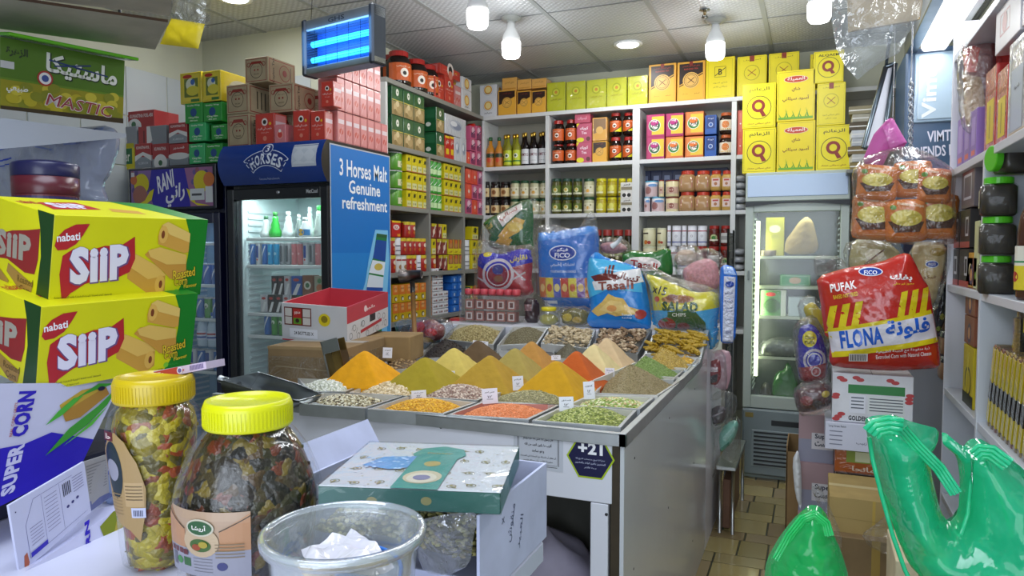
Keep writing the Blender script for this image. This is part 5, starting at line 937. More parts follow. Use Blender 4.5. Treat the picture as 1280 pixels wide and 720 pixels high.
def red(px0,px1,py0,py1,Y,d_,label,z0=None): return tb(px0,px1,py0,py1,Y,d_,RB['base'],dict(front=RB['front'],right=BX['pinkfilm']['front'],left=[('r',.1,.55,.9,.75,'#d8d0d4'),('r',.2,.1,.8,.4,'#c88a8a')],top=[('r',.1,.1,.9,.9,'#c8665c')]),'milk_powder_box',label,z0,kind='film')
red(319,343,141,176,3.04,.10,'red milk box standing left of the small pink box on the fridge',zt)
q=BX['pinksmall']; tb(343,357,155,176,3.03,.12,q['base'],dict(front=q['front']),'tea_bag_box','small pink box with round emblem on the fridge front edge',zt,kind='film')
red(366,387,137,175,3.03,.10,'red milk box with white film glare on the fridge front edge',zt)
red(388,406,138,174,3.02,.07,'red milk box at the start of the pink row on the fridge',zt)
zA=at(400,137,Y=3.05).z+.004
yy=[3.095+.068*i for i in range(7)]
hh=zA-zt
for k,(z_,h_,n,lbl) in enumerate(((zt,hh-.004,7,'bottom'),(zA,.165,6,'middle'),(zA+.17,.15,6,'top'))):
    if k: red(401,417 if k==1 else 416,101 if k==1 else 84,137,3.02,.07,'red milk box at the front end of the %s row on the fridge'%lbl,z_)
    for i in range(n if k else 7):
        o=product('box','pinkfilm',.062,.12,h_ if k else hh-.004); o.location=(fx1-.065,3.13+.068*i,z_); o.rotation_euler=(0,0,PI/2)
        tag(o,'pink film wrapped box, %s from the front in the %s row on the fridge'%(ORD[i],lbl),'box','pink film wrapped boxes on the tall fridge')
# on the navy fridge
zt=1.978
yf=[('b',.06,.04,.94,.96,.02,'#c8b010'),('e',.35,.87,.22,.06,'#b82c20'),('r',.2,.2,.84,.8,'#6a7a2c'),('c',.5,.6,.22,'#dce0c8'),('c',.6,.68,.1,'#3a6ab8'),('e',.6,.4,.3,.16,'#d8cc3c'),('r',.5,.04,.9,.13,'#3a7a30')]
gf=lambda c:[('c',.5,.52,.18,'#1c4a8a'),T('Quality Wrap',.5,.86,.74,.1,'#e8f4e4',.02),T('Cling Film',.5,.26,.6,.11,'#e8f4e4',.02),T('450 mm',.5,.12,.45,.08,'#e8f4e4',.02)]
gr='#2a9a3c'; lg='#3cb46c'
kf=[('r',0,0,1,.45,'#8c939c'),('p',[(0,.28),(.5,.52),(1,.28),(1,.5),(.5,.66),(0,.5)],'#e0dede'),T('KUWAITINA FOIL',.5,.84,.8,.12,'#e8d8d8',.02),T('ALUMINIUM',.5,.2,.6,.1,'#c8ccd4',.01)]
kg=[('r',0,0,.3,1,'#a83a3c'),('p',[(.3,0),(.5,.3),(.42,1),(.3,1)],'#dcdcdc'),('l',.2,.2,.2,.8,.05,'#6a2024')]
zz1=at(220,179,Y=3.1).z; 
tb(141,168,179,203,3.14,.3,'#d8cc1c',dict(front=[('r',.1,.2,.9,.8,'#1e6a3c'),T('Silver',.5,.5,.6,.4,'#e8e8d8',.02)],right=[('r',.1,.2,.9,.8,'#1e6a3c')]),'foil_box','yellow and green box at the left end over the navy fridge',zt)
tb(168.5,189,179,203,3.13,.22,'#a83234',dict(front=kf,right=kf),'foil_box','red and grey foil box, second in the bottom row over the navy fridge',zt)
tb(190,211,179,203,3.13,.22,'#a83234',dict(front=[('r',0,0,1,.35,'#8c939c'),('e',.5,.2,.4,.35,'#e4e2e2'),('c',.5,.18,.12,'#3a6a44'),T('KUWAITINA',.5,.78,.7,.14,'#e8d8d8',.02)],right=kf),'foil_box','red foil box with white arch in the bottom row',zt)
tb(211.5,235.5,179,203,3.1,.3,'#a83234',dict(front=[('r',0,0,1,.45,'#80878f'),('e',.5,.42,.55,.16,'#d8d8d8'),T('قصدير',.5,.8,.6,.14,'#e8d8d8',.02)],right=kf),'foil_box','red foil box with Arabic writing beside the green film boxes',zt)
tb(236,256,179,203,3.09,.3,lg,dict(front=gf(0)),'cling_film_box','pale green cling film box, lower left of the four',zt); tb(256.5,278,179,203,3.09,.3,gr,dict(front=gf(0)),'cling_film_box','darker green cling film box at the bottom corner over the fridge',zt)
tb(147,171,158,179,3.14,.25,'#8c9098',dict(front=kg),'foil_box','grey foil box with red end at the left of the second row',zz1)
tb(173,208,157,179,3.14,.22,'#858a92',dict(front=kg),'foil_box','long grey foil box lying in the second row',zz1); tb(211,234,153,178.5,3.1,.25,'#a83234',dict(front=kf),'foil_box','red and grey foil box in the second row beside the green boxes',zz1)
tb(236,257,153,178.5,3.09,.3,lg,dict(front=gf(0),right=[('r',.1,.1,.9,.9,'#207a30')]),'cling_film_box','pale green cling film box, upper left of the four',zz1); tb(264,283,155,178.5,3.09,.3,gr,dict(front=gf(0)),'cling_film_box','green cling film box partly hidden by the brown parcels',zz1)
zz2=at(190,157,Y=3.14).z; zz3=at(250,153,Y=3.09).z
tb(157,193,138,157,3.16,.18,'#a83234',dict(front=[T('KUWAITINA FOIL-450',.55,.7,.8,.22,'#e8d8d8',.02),('e',.3,.1,.25,.45,'#e4e2e2'),('c',.28,.2,.08,'#3a6a44')]),'foil_box','large red foil box lying on top of the grey ones',zz2)
tb(231,253,128,153,3.09,.3,gr,dict(front=gf(0)),'cling_film_box','green cling film box under the left yellow box',zz3); tb(254,277,127.5,153,3.09,.3,gr,dict(front=gf(0),right=[('r',.1,.1,.9,.9,'#207a30')]),'cling_film_box','green cling film box under the right yellow box',zz3)
zz4=at(250,128,Y=3.09).z
tb(225,252,90,128,3.09,.3,'#e2cc14',dict(front=yf,right=[('b',.06,.04,.94,.96,.02,'#c8b010')]),'stock_cube_box','left of the two yellow window boxes on top over the navy fridge',zz4,kind='film'); tb(252.8,276,88,128,3.09,.3,'#e2cc14',dict(front=yf,right=[('e',.5,.5,.3,.3,'#c8c4a8'),('c',.85,.3,.1,'#3a7a30')],top=[('r',.1,.1,.9,.9,'#d8c848')]),'stock_cube_box','right of the two yellow window boxes, beside the brown parcels',zz4,kind='film')
# yellow boxes on the display fridge
zt=1.987
def yb(px0,px1,py0,py1,s_,label,z0=None,Y=4.9): q=BX[s_]; return tb(px0,px1,py0,py1,Y,.14,q['base'],dict(front=q['front'],right=q['side']),'tea_box',label,z0)
za=yb(928,970,160,214,'Qtea','yellow tea box with red letter, lower left on the display fridge',zt); yb(928,970,104,160,'Qtea','yellow tea box with red letter, upper left on the display fridge',za)
za=yb(971,1019,151,213,'omaila','lower yellow tea box with green grass, middle column',zt); yb(971,1019,87,151,'omaila','upper yellow tea box with green grass, middle column',za)
za=yb(1020,1065,156,212,'Qtea','yellow tea box with red letter, lower right on the display fridge',zt); zb=yb(1021,1057,103,156,'arrowtea','yellow crossed arrows tea box above the lower right one',za); yb(1017,1055,63,103,'ALQ','topmost yellow tea box with English letters and big red letter',zb)
# ================= insect trap =================
r=empty('insect_trap',(-2.384*.8,3.314*.8,1.48+(2.466-1.48)*.8),(0,0,-10.4),'hanging electric insect killer with two glowing blue tubes','insect killer'); w_,d_,h_=.44,.075,.24
MB().box(-w_/2,-d_/2,h_-.05,w_/2,d_/2,h_,mat('#b4b8bc','steel',r=.45),.006).build('top_bar',r); MB().box(-w_/2,-d_/2,0,w_/2,d_/2,.03,mat('#a8a89c','steel',r=.45),.004).build('tray',r)
for s_ in(-1,1):
    b=MB().box(s_*w_/2-(.0 if s_<0 else .03),-d_/2-.006,-.004,s_*w_/2+(.03 if s_<0 else 0),d_/2+.004,h_+.004,mat('#2c3138','plastic'),.008); b.build('end_cap',r)
MB().box(-w_/2+.03,d_/2-.01,.03,w_/2-.03,d_/2-.004,h_-.05,mat('#2a5aa8','print')).build('back_plate',r)
for z_ in(.07,.14): MB().tube([(-w_/2+.03,0,z_),(w_/2-.03,0,z_)],.013,mat('#2a9cff','light',e=3.2),12).build('blue_tube',r)
b=MB()
for i in range(15): z_=.035+.011*i; b.tube([(-w_/2+.03,-d_/2+.006,z_),(w_/2-.03,-d_/2+.006,z_)],.0009,mat('#38506a','steel'),4)
for i in range(5): x=-w_/2+.08+.07*i; b.tube([(x,-d_/2+.004,.03),(x,-d_/2+.004,h_-.05)],.0013,mat('#20303c','steel'),4)
b.build('wire_grid',r)
MB().design([T('GHS',.5,.5,1,1,'#30343a',.02)],lambda x,y,e:(-.05+x*.1,-d_/2-e,h_-.035+y*.02),.2).build('badge',r)
for s_ in(-.2,.2): MB().tube([(s_,0,h_),(s_*.8,0,CEIL-2.269)],.0015,mat('#33363a','steel'),5).build('hanging_wire',r)
l=bpy.data.lights.new('trap_light','AREA'); l.shape='RECTANGLE'; l.size=.45; l.size_y=.15; l.energy=1.2; l.color=(.2,.5,1); o=bpy.data.objects.new('trap_light',l); C.objects.link(o); o.parent=r; o.location=(0,-.06,.12); o.rotation_euler=(R(90),0,0)
# ================= bags =================
def resample(P,g):
    out=[]
    for i in range(len(P)):
        a,b=P[i],P[(i+1)%len(P)]; L=math.hypot(b[0]-a[0],b[1]-a[1]); n=max(1,int(L/g))
        out+=[(a[0]+(b[0]-a[0])*k/n,a[1]+(b[1]-a[1])*k/n) for k in range(n)]
    return out
def chaik(P,n=1):
    for _ in range(n):
        Q=[]
        for i in range(len(P)):
            a,b=P[i],P[(i+1)%len(P)]; Q+=[(a[0]*.8+b[0]*.2,a[1]*.8+b[1]*.2),(a[0]*.2+b[0]*.8,a[1]*.2+b[1]*.8)]
        P=Q
    return P
class Sheet:
    def __init__(s,outline,Y,T,yaw=0,s_=None,wr=.006,seed=0,smooth=1,lean=0,X=None):
        cx=sum(p[0] for p in outline)/len(outline); cy=sum(p[1] for p in outline)/len(outline)
        s.o=at(cx,cy,Y=Y) if X is None else at(cx,cy,X=X); s.ex=Vector((math.cos(R(yaw)),math.sin(R(yaw)),0)); up=Vector((0,0,1)); s.n=s.ex.cross(up)
        s.ez=(up*math.cos(R(lean))-s.n*math.sin(R(lean))).normalized(); s.n=s.ex.cross(s.ez)
        s.P=[s.px(*p) for p in outline]; 
        if smooth: s.P=chaik(s.P,smooth)
        s.T=T; us=[p[0] for p in s.P]; vs=[p[1] for p in s.P]; s.sz=min(max(us)-min(us),max(vs)-min(vs)); s.s=s_ or s.sz*.42; s.wr=wr; s.seed=seed
        s.bb=(min(us),min(vs),max(us),max(vs))
    def px(s,x,y):
        v=ray(x,y); t=(s.o-CAM).dot(s.n)/v.dot(s.n); p=CAM+v*t-s.o; return (p.dot(s.ex),p.dot(s.ez))
    def dist(s,u,v):
        d=9;ins=False;P=s.P;n=len(P);j=n-1
        for i in range(n):
            x1,y1=P[j];x2,y2=P[i];dx,dy=x2-x1,y2-y1;q=dx*dx+dy*dy or 1e-12;t=max(0,min(1,((u-x1)*dx+(v-y1)*dy)/q)); e=math.hypot(u-x1-t*dx,v-y1-t*dy); d=min(d,e)
            if (y1>v)!=(y2>v) and u<(x2-x1)*(v-y1)/(y2-y1)+x1: ins=not ins
            j=i
        return d if ins else 0
    def h(s,u,v,side=1):
        d=s.dist(u,v); t=min(1,d/s.s); b=s.T/2*math.sqrt(max(0,1-(1-t)**2)); f=min(1,d/(.12*s.sz))
        q=Vector((u/s.sz*3+s.seed*3.7,v/s.sz*3,s.seed+side)); w_=abs(noise.noise(q*1.3))*1.3+abs(noise.noise(q*3.1+Vector((5,1,2))))*.6+.35*noise.noise(q*7)
        return b+s.wr*f*(w_-.4)
    def pt(s,u,v,e,side=1): return s.o+s.ex*u+s.ez*v+s.n*(s.h(u,v,side)+e)*side
    def mesh(s,m,g=None,b=None,off=0,back=True):
        g=g or max(.008,s.sz/30); b=b or MB(); B=resample(s.P,g); pts=[Vector(p) for p in B]; nb=len(B); r_=random.Random(1)
        y=s.bb[1]+g
        while y<s.bb[3]:
            x=s.bb[0]+g*(.5+.5*r_.random())
            while x<s.bb[2]:
                if s.dist(x,y)>g*.55: pts.append(Vector((x+r_.uniform(-.15,.15)*g,y)))
                x+=g
            y+=g
        vc,ed,fc,*_=delaunay_2d_cdt(pts,[(i,(i+1)%nb) for i in range(nb)],[],1,1e-6)
        V=[s.pt(p[0],p[1],off) for p in vc]; b.add(V,[tuple(f) for f in fc],m,True)
        if back: V=[s.o+s.ex*p[0]+s.ez*p[1]-s.n*(s.h(p[0],p[1],2)*.9+off) for p in vc]; b.add(V,[tuple(reversed(f)) for f in fc],m,True)
        return b
    def design(s,b,shapes,layer=.0022,sub=None):
        """shapes in photo pixels, draped over the front"""
        sub=sub or s.sz/26
        lv=Levels()
        for q,sh in enumerate(shapes):
            if sh[0]=='t': # y up in text space: flip
                _,tx,cx,cy,w_,h_,c=sh[:7]; bold=sh[7] if len(sh)>7 and sh[7] is not None else .012; rot=R(sh[8]) if len(sh)>8 else 0; shr=sh[9] if len(sh)>9 else 0
                V,Tt=text2d(tx,bold); V=[((x*w_+shr*y*h_),y*h_) for x,y in V]; V=[(cx+x*math.cos(rot)-y*math.sin(rot),cy-(x*math.sin(rot)+y*math.cos(rot))) for x,y in V]
            else: V,Tt,c=tri2(sh)
            V=[s.px(*p) for p in V]; lq=lv(V); st=list(Tt); out=[]; ec={}
            while st:
                t=st.pop(); L=[math.hypot(V[t[i]][0]-V[t[(i+1)%3]][0],V[t[i]][1]-V[t[(i+1)%3]][1]) for i in range(3)]; i=max(range(3),key=lambda i:L[i])
                if L[i]>sub:
                    a,bb,cc=t[i],t[(i+1)%3],t[(i+2)%3]; k=(min(a,bb),max(a,bb))
                    if k not in ec: ec[k]=len(V); V.append(((V[a][0]+V[bb][0])/2,(V[a][1]+V[bb][1])/2))
                    st+=[(a,ec[k],cc),(ec[k],bb,cc)]
                else: out.append(t)
            W=[s.pt(u,v,layer+.0007*lq) for u,v in V]
            b.add(W,[t for t in out if not(s.dist(*V[t[0]])==0 and s.dist(*V[t[1]])==0 and s.dist(*V[t[2]])==0)],MM(c,'foil') if isinstance(c,str) else c,True)
        return b
def bag(name,label,cat,outline,Y,T,base,shapes=(),kind='foil',wrap=None,wt=1.15,yaw=0,group=None,wr=.006,seed=0,clear=None,smooth=1,X=None,lean=0,g=None,wkind='wrap',sh_=None,**mk):
    s=Sheet(outline,Y,T,yaw,wr=wr,seed=seed,smooth=smooth,X=X,lean=lean,s_=sh_)
    r=empty(name,s.o+Vector((0,0,s.bb[1])),label=label,cat=cat,group=group)
    b=s.mesh(mat(base,kind,**mk) if isinstance(base,str) else base,g); s.design(b,shapes)
    o=b.build('packet',r); o.location=-r.location
    if wrap:
        q=Sheet(wrap,Y,T*wt,yaw,wr=wr*1.6,seed=seed+9,smooth=smooth,X=X,lean=lean); o=q.mesh(mat('#f0f4f4',wkind),g,off=.006).build('clear_wrap',r); o.location=-r.location
    return r,s
# platform goods behind the spices
bag('snack_multipack','tall blue multipack bag with round blue logo and small packets inside, standing behind the spices','bag',[(672,290),(690,292),(746,280),(749,300),(747,350),(751,388),(735,390),(676,380),(673,340)],3.86,.14,'#1a6cc8',[
 ('p',[(673,291),(746,281),(747,292),(673,302)],'#3a86d8'),('p',[(676,346),(744,348),(745,372),(677,370)],'#caa83a'),
 *[('p',[(677+9.7*i,347),(686+9.7*i,347),(687+9.7*i,371),(678+9.7*i,371)],['#d8702c','#e0c83a','#4a5ac0','#c83a2c','#e0d040','#7a4a9c','#d87a2c'][i]) for i in range(7)],*[('e',682+9.7*i,359,3.4,5,['#e8c070','#c85a2c','#e8d890','#e8c070','#c85a2c','#e8c070','#e8d890'][i]) for i in range(7)],
 ('e',708,316,17,9.5,'#e4e8f2'),('e',708,316,15.5,8.2,'#10349c'),T('FICO',708,319,19,6,'#f0f2fa',.02),T('فيكو',708,312.5,14,5,'#f0f2fa',.02),T('اختيارك الطبيعي',708,331,30,6,'#dce6f6'),T('YOUR NATURAL CHOICE',709,339,32,3,'#dce6f6'),('r',682,375,700,379,'#d8e0f0')],
 wrap=[(668,282),(690,280),(722,288),(738,262),(745,270),(750,300),(753,392),(736,394),(672,388)],seed=1)
bag('chips_bag','sky blue bag of chips with brown Arabic logo leaning on the ginger bin','bag',[(737,320),(746,314),(757,322),(788,330),(800,336),(806,350),(812,380),(815,410),(806,412),(760,411),(738,410),(733,400),(739,385),(734,350)],3.70,.17,'#1c7fd0',[
 ('p',[(734,350),(737,322),(757,324),(790,332),(803,345),(806,365),(770,360),(740,372)],'#4ab0e0'),('p',[(746,352),(765,342),(800,335),(806,352),(775,360),(750,362)],'#e4e4e6'),
 ('r',766,331,768.5,345,'#6a2a24'),('r',770,331,772.5,345,'#6a2a24'),('r',762,333,764.5,345,'#6a2a24'),('p',[(744,345),(762,341),(778,343),(776,349),(750,351)],'#6a2a24'),T('تسالي',787,347,30,13,'#6a2a24',.035,-14),T('Tasali',776,356,42,11,'#8a4a40',.03,3),
 ('p',[(744,388),(760,376),(768,366),(776,370),(786,372),(792,382),(804,386),(806,392),(792,392),(776,394),(766,390),(754,394)],'#d8b868'),('p',[(756,386),(770,374),(784,376),(788,386),(770,390)],'#e4c880'),('e',772,384,6,4,'#d89858'),('e',805,392,6,6,'#a83a34'),T('Tomato',790,392,12,3,'#d8ecf8'),T('Ketchup',790,396,12,3,'#d8ecf8')],seed=2,yaw=-6)
bag('salad_chips_bag','yellow and light blue chips bag with green lettering and tomatoes','bag',[(806,342),(822,346),(845,356),(868,366),(895,364),(900,378),(896,400),(897,425),(889,440),(884,412),(850,413),(818,410),(816,385),(812,360)],3.66,.16,'#d8cc1c',[
 ('p',[(814,388),(838,386),(860,390),(899,384),(899,440),(886,440),(884,414),(816,411)],'#38a0d8'),('p',[(824,411),(832,398),(846,388),(870,386),(884,402),(884,413)],'#1c5a2c'),
 T('x15',827,362,18,10,'#20280c',.02,-14),('e',850,373,20,5,'#a8702c'),('e',843,371,7,4,'#7a3a1c'),('e',858,374,7,4,'#8a4a20'),T('SALAD',853,382,44,12,'#174a22',.05,-2),('r',838,388,866,395,'#1c5a2c'),T('CHIPS',852,392,17,4.5,'#e4ece4',.02),('e',836,404,11,8,'#a82c24'),('e',856,407,8,5,'#8a2820'),('e',834,399,4,2,'#3a7a2c'),('c',824,373,3.5,'#c84a2c')],
 wrap=[(800,330),(815,332),(845,348),(890,358),(904,376),(902,400),(899,432),(890,440),(884,416),(818,413),(812,360)],seed=3)
bag('green_chips_bag','dark green bag of chips with red Arabic logo standing behind the salad chips','bag',[(776,318),(790,312),(812,316),(838,308),(841,330),(841,345),(822,348),(800,340),(780,334)],3.95,.12,'#236a2a',[('e',805,330,24,9,'#e4d8d0'),T('Tasali',808,331,34,9,'#a8302c',.03,-8),('p',[(790,336),(812,340),(830,345),(815,349),(790,344)],'#3a8a3a')],seed=4)
bag('green_chips_bag','green bag with yellow chips picture, uppermost behind the purple bag','bag',[(603,280),(612,272),(632,262),(648,252),(665,248),(667,275),(666,300),(668,312),(650,316),(620,312),(610,308),(612,290)],4.05,.14,'#1f5c2a',[('p',[(624,270),(655,254),(657,262),(634,284)],'#e4dcd6'),T('تسالي',640,268,26,9,'#a8443a',.03,30),('p',[(628,296),(640,280),(650,272),(660,276),(654,290),(640,298)],'#d8a83c'),('e',649,284,9,6,'#e0c060'),('p',[(622,304),(634,294),(646,300),(640,308)],'#d0a038'),T('فيكو',615,284,12,8,'#c8b83a',.02,20)],
 wrap=[(602,279),(665,244),(680,262),(672,300),(676,318),(640,330),(606,330),(600,310)],seed=5)
bag('snack_bag','purple and red snack bag with white lace emblem left of the blue multipack','bag',[(598,318),(612,314),(628,320),(650,310),(663,312),(666,330),(664,350),(668,368),(640,372),(612,370),(596,368),(597,345)],3.92,.13,'#a82430',[('p',[(597,318),(665,310),(666,328),(645,334),(630,346),(612,338),(597,330)],'#2a22b0'),
 ('o',628,343,20,3.5,'#d8ccd0'),('o',628,343,14,1.5,'#d8ccd0'),('e',628,343,12,12,'#8c1c28'),('e',628,337,7,6,'#2a2a80'),('e',629,348,6,4,'#8a5a3c'),T('نقارش',652,323,20,9,'#e0c82c',.03,8),T('Nigarish',640,364,26,5,'#d8c8cc',.02),('e',612,318,5,3,'#e0cc30'),('l',600,346,612,352,2,'#c8b8bc'),('l',645,350,660,340,2,'#c8b8bc'),('l',646,336,660,350,2,'#c8b8bc')],
 wrap=[(594,300),(614,300),(640,308),(668,304),(670,340),(671,372),(640,376),(594,373)],seed=6)
# clear tray of pink sweets
r=empty('sweets_box',(-1.70,3.78,1.077),label='clear plastic box of small pink packed sweets with pink lids on top',cat='box')
MB().box(-.17,-.1,0,.17,.1,.155,mat('#dde4e8','clear'),.006).build('plastic_box',r)
rr=random.Random(4)
for k in range(2):
    for i in range(5):
        o=mkbox('sweet_pack',.052,.05,.055,'#a86a5c',{'front':[('r',.15,.15,.85,.85,'#dccfc8'),('r',.3,.25,.7,.75,'#6a4038')]},loc=(-1.83+.066*i,3.76,1.085+.067*k)); tag(o,'small brown sweet pack with white label inside the clear box','sweets','sweet packs in the clear box')
for i in range(7):
    o=MB().lathe([(.02,0),(.024,.004),(.024,.03),(.018,.034)],mat('#c84a54','plastic'),16).build('pink_tub',loc=(-1.85+.05*i,3.77,1.234)); tag(o,'small pink lidded tub in the row on top of the clear sweets box','tub','pink tubs on the sweets box')
bag('dark_snack_bag','dark wrapped snack bag beside the sweets box','bag',[(655,372),(674,374),(675,405),(656,404)],3.85,.08,'#3a2c30',[('r',658,380,668,388,'#8a6a6c')],seed=11)
r=empty('sweets_jar',at(686,406,Y=3.72),label='clear plastic jar with yellow lid at the foot of the blue multipack',cat='jar')
MB().lathe([(.055,0),(.062,.01),(.06,.05),(.035,.075),(.034,.08)],mat('#e8ecec','clear'),24).build('jar_body',r); MB().lathe([(.04,.078),(.042,.08),(.042,.095),(.038,.098)],mat('#d8c820','plastic'),24).build('lid',r); blob(.05,.05,.06,mat('#a8a04a','grain'),2,name='contents').parent=r
bag('pickle_bag','yellow-brown goods in a clear bag between the jar and the sky blue bag','bag',[(700,390),(715,384),(735,388),(738,406),(704,407)],3.75,.08,'#6a6018',[('e',712,396,6,5,'#c0a82c'),('e',724,399,6,4,'#b8982c')],wrap=[(696,384),(740,382),(742,409),(700,410)],seed=12)
bag('pink_sweets_bag','clear bag of pale pink sweets between the green chips and the blue long bag','bag',[(852,338),(865,328),(885,322),(898,330),(900,360),(880,366),(858,358)],3.9,.12,'#c88a90',kind='grain',wrap=[(842,320),(860,318),(885,308),(905,318),(908,345),(902,372),(870,370),(846,352)],seed=13,s=90)
bag('nut_bag','clear bag of pale nuts behind the pink sweets','bag',[(842,322),(850,312),(865,312),(872,322),(862,332),(846,332)],4.1,.1,'#b8a08c',kind='grain',wrap=[(838,318),(850,306),(872,306),(880,322),(862,338),(842,336)],seed=14,s=60)
bag('crumb_bag','open bag of pink and white crumbs beside the blue multipack','bag',[(750,305),(762,302),(778,304),(786,312),(770,318),(752,316)],4.0,.1,'#b07c80',kind='grain',wrap=[(746,298),(764,296),(784,300),(792,314),(775,322),(750,320)],seed=15,s=90)
o=MB().tube([(at(765,308,Y=3.95)),(at(772,303,Y=3.94)),(at(777,296,Y=3.94))],[.016,.012,.008],mat('#e0e4e6','plastic'),8).build('plastic_scoop'); tag(o,'white plastic scoop sticking out of the crumb bag','scoop')
bag('long_blue_bag','tall narrow blue and white packet at the right end of the back ledge','bag',[(899,336),(906,330),(918,334),(922,345),(921,390),(919,428),(905,430),(900,426)],3.64,.07,'#2f6fd0',[('p',[(906,345),(920,346),(917,427),(904,426)],'#c4c8da'),('p',[(905,332),(916,334),(921,344),(906,342)],'#9ab8e8'),('e',913,355,5.5,4,'#2a4aa0'),T('فيكو',912,366,10,4,'#5a6490'),T('FICO',912,376,10,2.5,'#5a6490'),T('natural\nchoice',912,386,9,6,'#7a84a8'),T('net weight',911,398,8,3,'#7a84a8'),('r',908,412,915,417,'#8a90ac')],seed=16)
# goods hanging and standing behind the counter end
r=empty('low_table',(-.40,4.15,0),label='low metal framed table with packets in the aisle behind the counter end',cat='table')
MB().box(-.05,-.3,.34,.05,.3,.36,mat('#b8bcbc','steel'),.003).build('table_top',r)
for x in(-.03,.035):
    for y in(-.28,.28): MB().tube([(x,y,0),(x,y,.34)],.009,mat('#b8bcbc','steel'),8).build('leg',r)
MB().box(-.02,-.26,.02,.02,.26,.28,mat('#6a4a38','wood'),.004).build('lower_box',r)
bag('teal_packet','pale teal rolled packet on the low table beside the counter','packet',[(898,545),(906,530),(920,524),(924,532),(918,550),(906,562),(900,566)],3.86,.08,'#7fc0ae',[('p',[(904,545),(918,530),(920,536),(908,550)],'#a8d8cc'),('p',[(902,558),(912,550),(912,556),(904,564)],'#4a9a88')],kind='film',wrap=[(890,540),(906,524),(926,520),(926,550),(926,574),(914,580),(900,570),(892,600),(887,590)],seed=17)
bag('red_white_packet','small red and dark printed packet hanging above the low table','packet',[(886,452),(900,448),(902,470),(896,482),(886,480)],3.75,.05,'#8a2c34',[('r',888,458,898,464,'#d8c8cc'),('p',[(887,470),(898,466),(897,476),(888,479)],'#2c2a30')],wrap=[(884,440),(906,436),(910,480),(900,500),(885,500)],seed=18)
bag('dark_packet','dark printed packet in crumpled clear film below the red one','packet',[(888,512),(898,506),(908,510),(906,528),(892,534)],3.8,.05,'#4a4248',[('l',890,520,904,514,2,'#a8a0a8')],wrap=[(886,496),(900,486),(920,492),(922,510),(912,530),(890,540)],seed=19)
bag('pink_packet','pale pink wrapped packet hanging at the counter corner','packet',[(886,445),(900,436),(914,440),(914,470),(908,490),(888,482)],3.9,.05,'#c8a0ac',kind='film',seed=20)
r=empty('wire_rack',(-.48,4.55,0),label='dark wire display rack standing between counter end and display fridge',cat='rack')
b=MB(); WR=mat('#55585a','steel',r=.5)
for y in(0,.32): b.tube([(.0,y,0),(.0,y,1.62)],.007,WR,6)
for i in range(34): b.tube([(.0,0,.06+.046*i),(.0,.32,.06+.046*i)],.003,WR,5)
for i in range(1,6): b.tube([(.0,.32*i/6,.05),(.0,.32*i/6,1.6)],.0025,WR,5)
b.build('wire_panel',r)
for k in range(8):
    z_=[1.60,1.66,1.72,1.78,1.84,1.05,1.12,1.19][k] ; zz_=SZ['2']+.003+.05*k if k<5 else SZ['3']+.003+.055*(k-5)
    o=blob(.05,.10,.048,mat('#d9dbe2','film'),k,18,'folded_packet'); o.location=(at(924,250,Y=YB+.12).x,YB+.12,zz_); tag(o,'white folded packet, %s up in the narrow end bay of the back shelf'%ORD[k],'packet','white packets in the end bay')
# ================= tools and cartons left of the spices =================
r=empty('taped_carton',(-1.90,2.52,.941),(0,0,10),'closed brown cardboard box wrapped in clear tape left of the yellow powder','box')
# shape below uses its own size
mkbox('carton_body',.34,.40,.16,'#8c7350',{'front':[('r',.0,.93,1,1,'#a08660'),('l',.1,.5,.9,.4,.01,'#b0a080')],'top':[('r',0,.42,1,.58,'#a8a49c'),('l',0,.5,1,.5,.006,'#5a482c')]},r,kind='card',bev=.004)
MB().box(-.171,-.202,.03,.171,.202,.12,mat('#e8e4dc','wrap')).build('tape_film',r)
TL=[at(352,387,d=2.62),at(430,393,d=2.55),at(485,368,d=2.95),at(412,361,d=3.0)]
r=empty('bottle_tray',(-2.008,2.728,1.112),(6,3,8.5),'open cardboard tray, white outside and pink inside, on the taped box','box')
w_,d_,h_=.31,.42,.165; ci=mat('#c23f4c','paper'); co=mat('#c9cbd0','paper'); t=.006
b=MB().box(-w_/2,-d_/2,0,w_/2,d_/2,t,ci); b.box(-w_/2,-d_/2,t,w_/2,-d_/2+t,h_,co); b.box(-w_/2+t,-d_/2+t,t,w_/2-t,-d_/2+t+.002,h_-.001,ci)
b.box(-w_/2,d_/2-t,t,w_/2,d_/2,h_,ci); b.box(-w_/2,-d_/2+t,t,-w_/2+t,d_/2-t,h_,ci); b.box(w_/2-t,-d_/2+t,t,w_/2,d_/2-t,h_,ci)
b.design([('r',.04,.42,.46,.90,'#6a2a24'),('r',.055,.45,.16,.87,'#d0ccc8'),('r',.18,.45,.31,.87,'#b8302c'),('r',.33,.45,.445,.87,'#d0ccc8'),('r',.185,.46,.305,.62,'#5a9a2c'),('c',.245,.55,.03,'#3a2020'),T('منجو',.245,.76,.09,.1,'#f0e0d8',.03),('r',.055,.64,.16,.66,'#6a2a24'),('r',.33,.64,.445,.66,'#6a2a24'),('c',.66,.62,.09,'#dcc820'),('c',.66,.64,.05,'#8a7a18'),('r',.12,.1,.55,.34,'#dfe2ec'),T('24 BOTTLES X',.34,.22,.3,.09,'#22242c',.02)],lambda x,y,e:(-w_/2+x*w_,-d_/2-e,y*h_),h_/w_)
sm=lambda x,y,e:(w_/2+e,-d_/2+x*d_,y*h_)
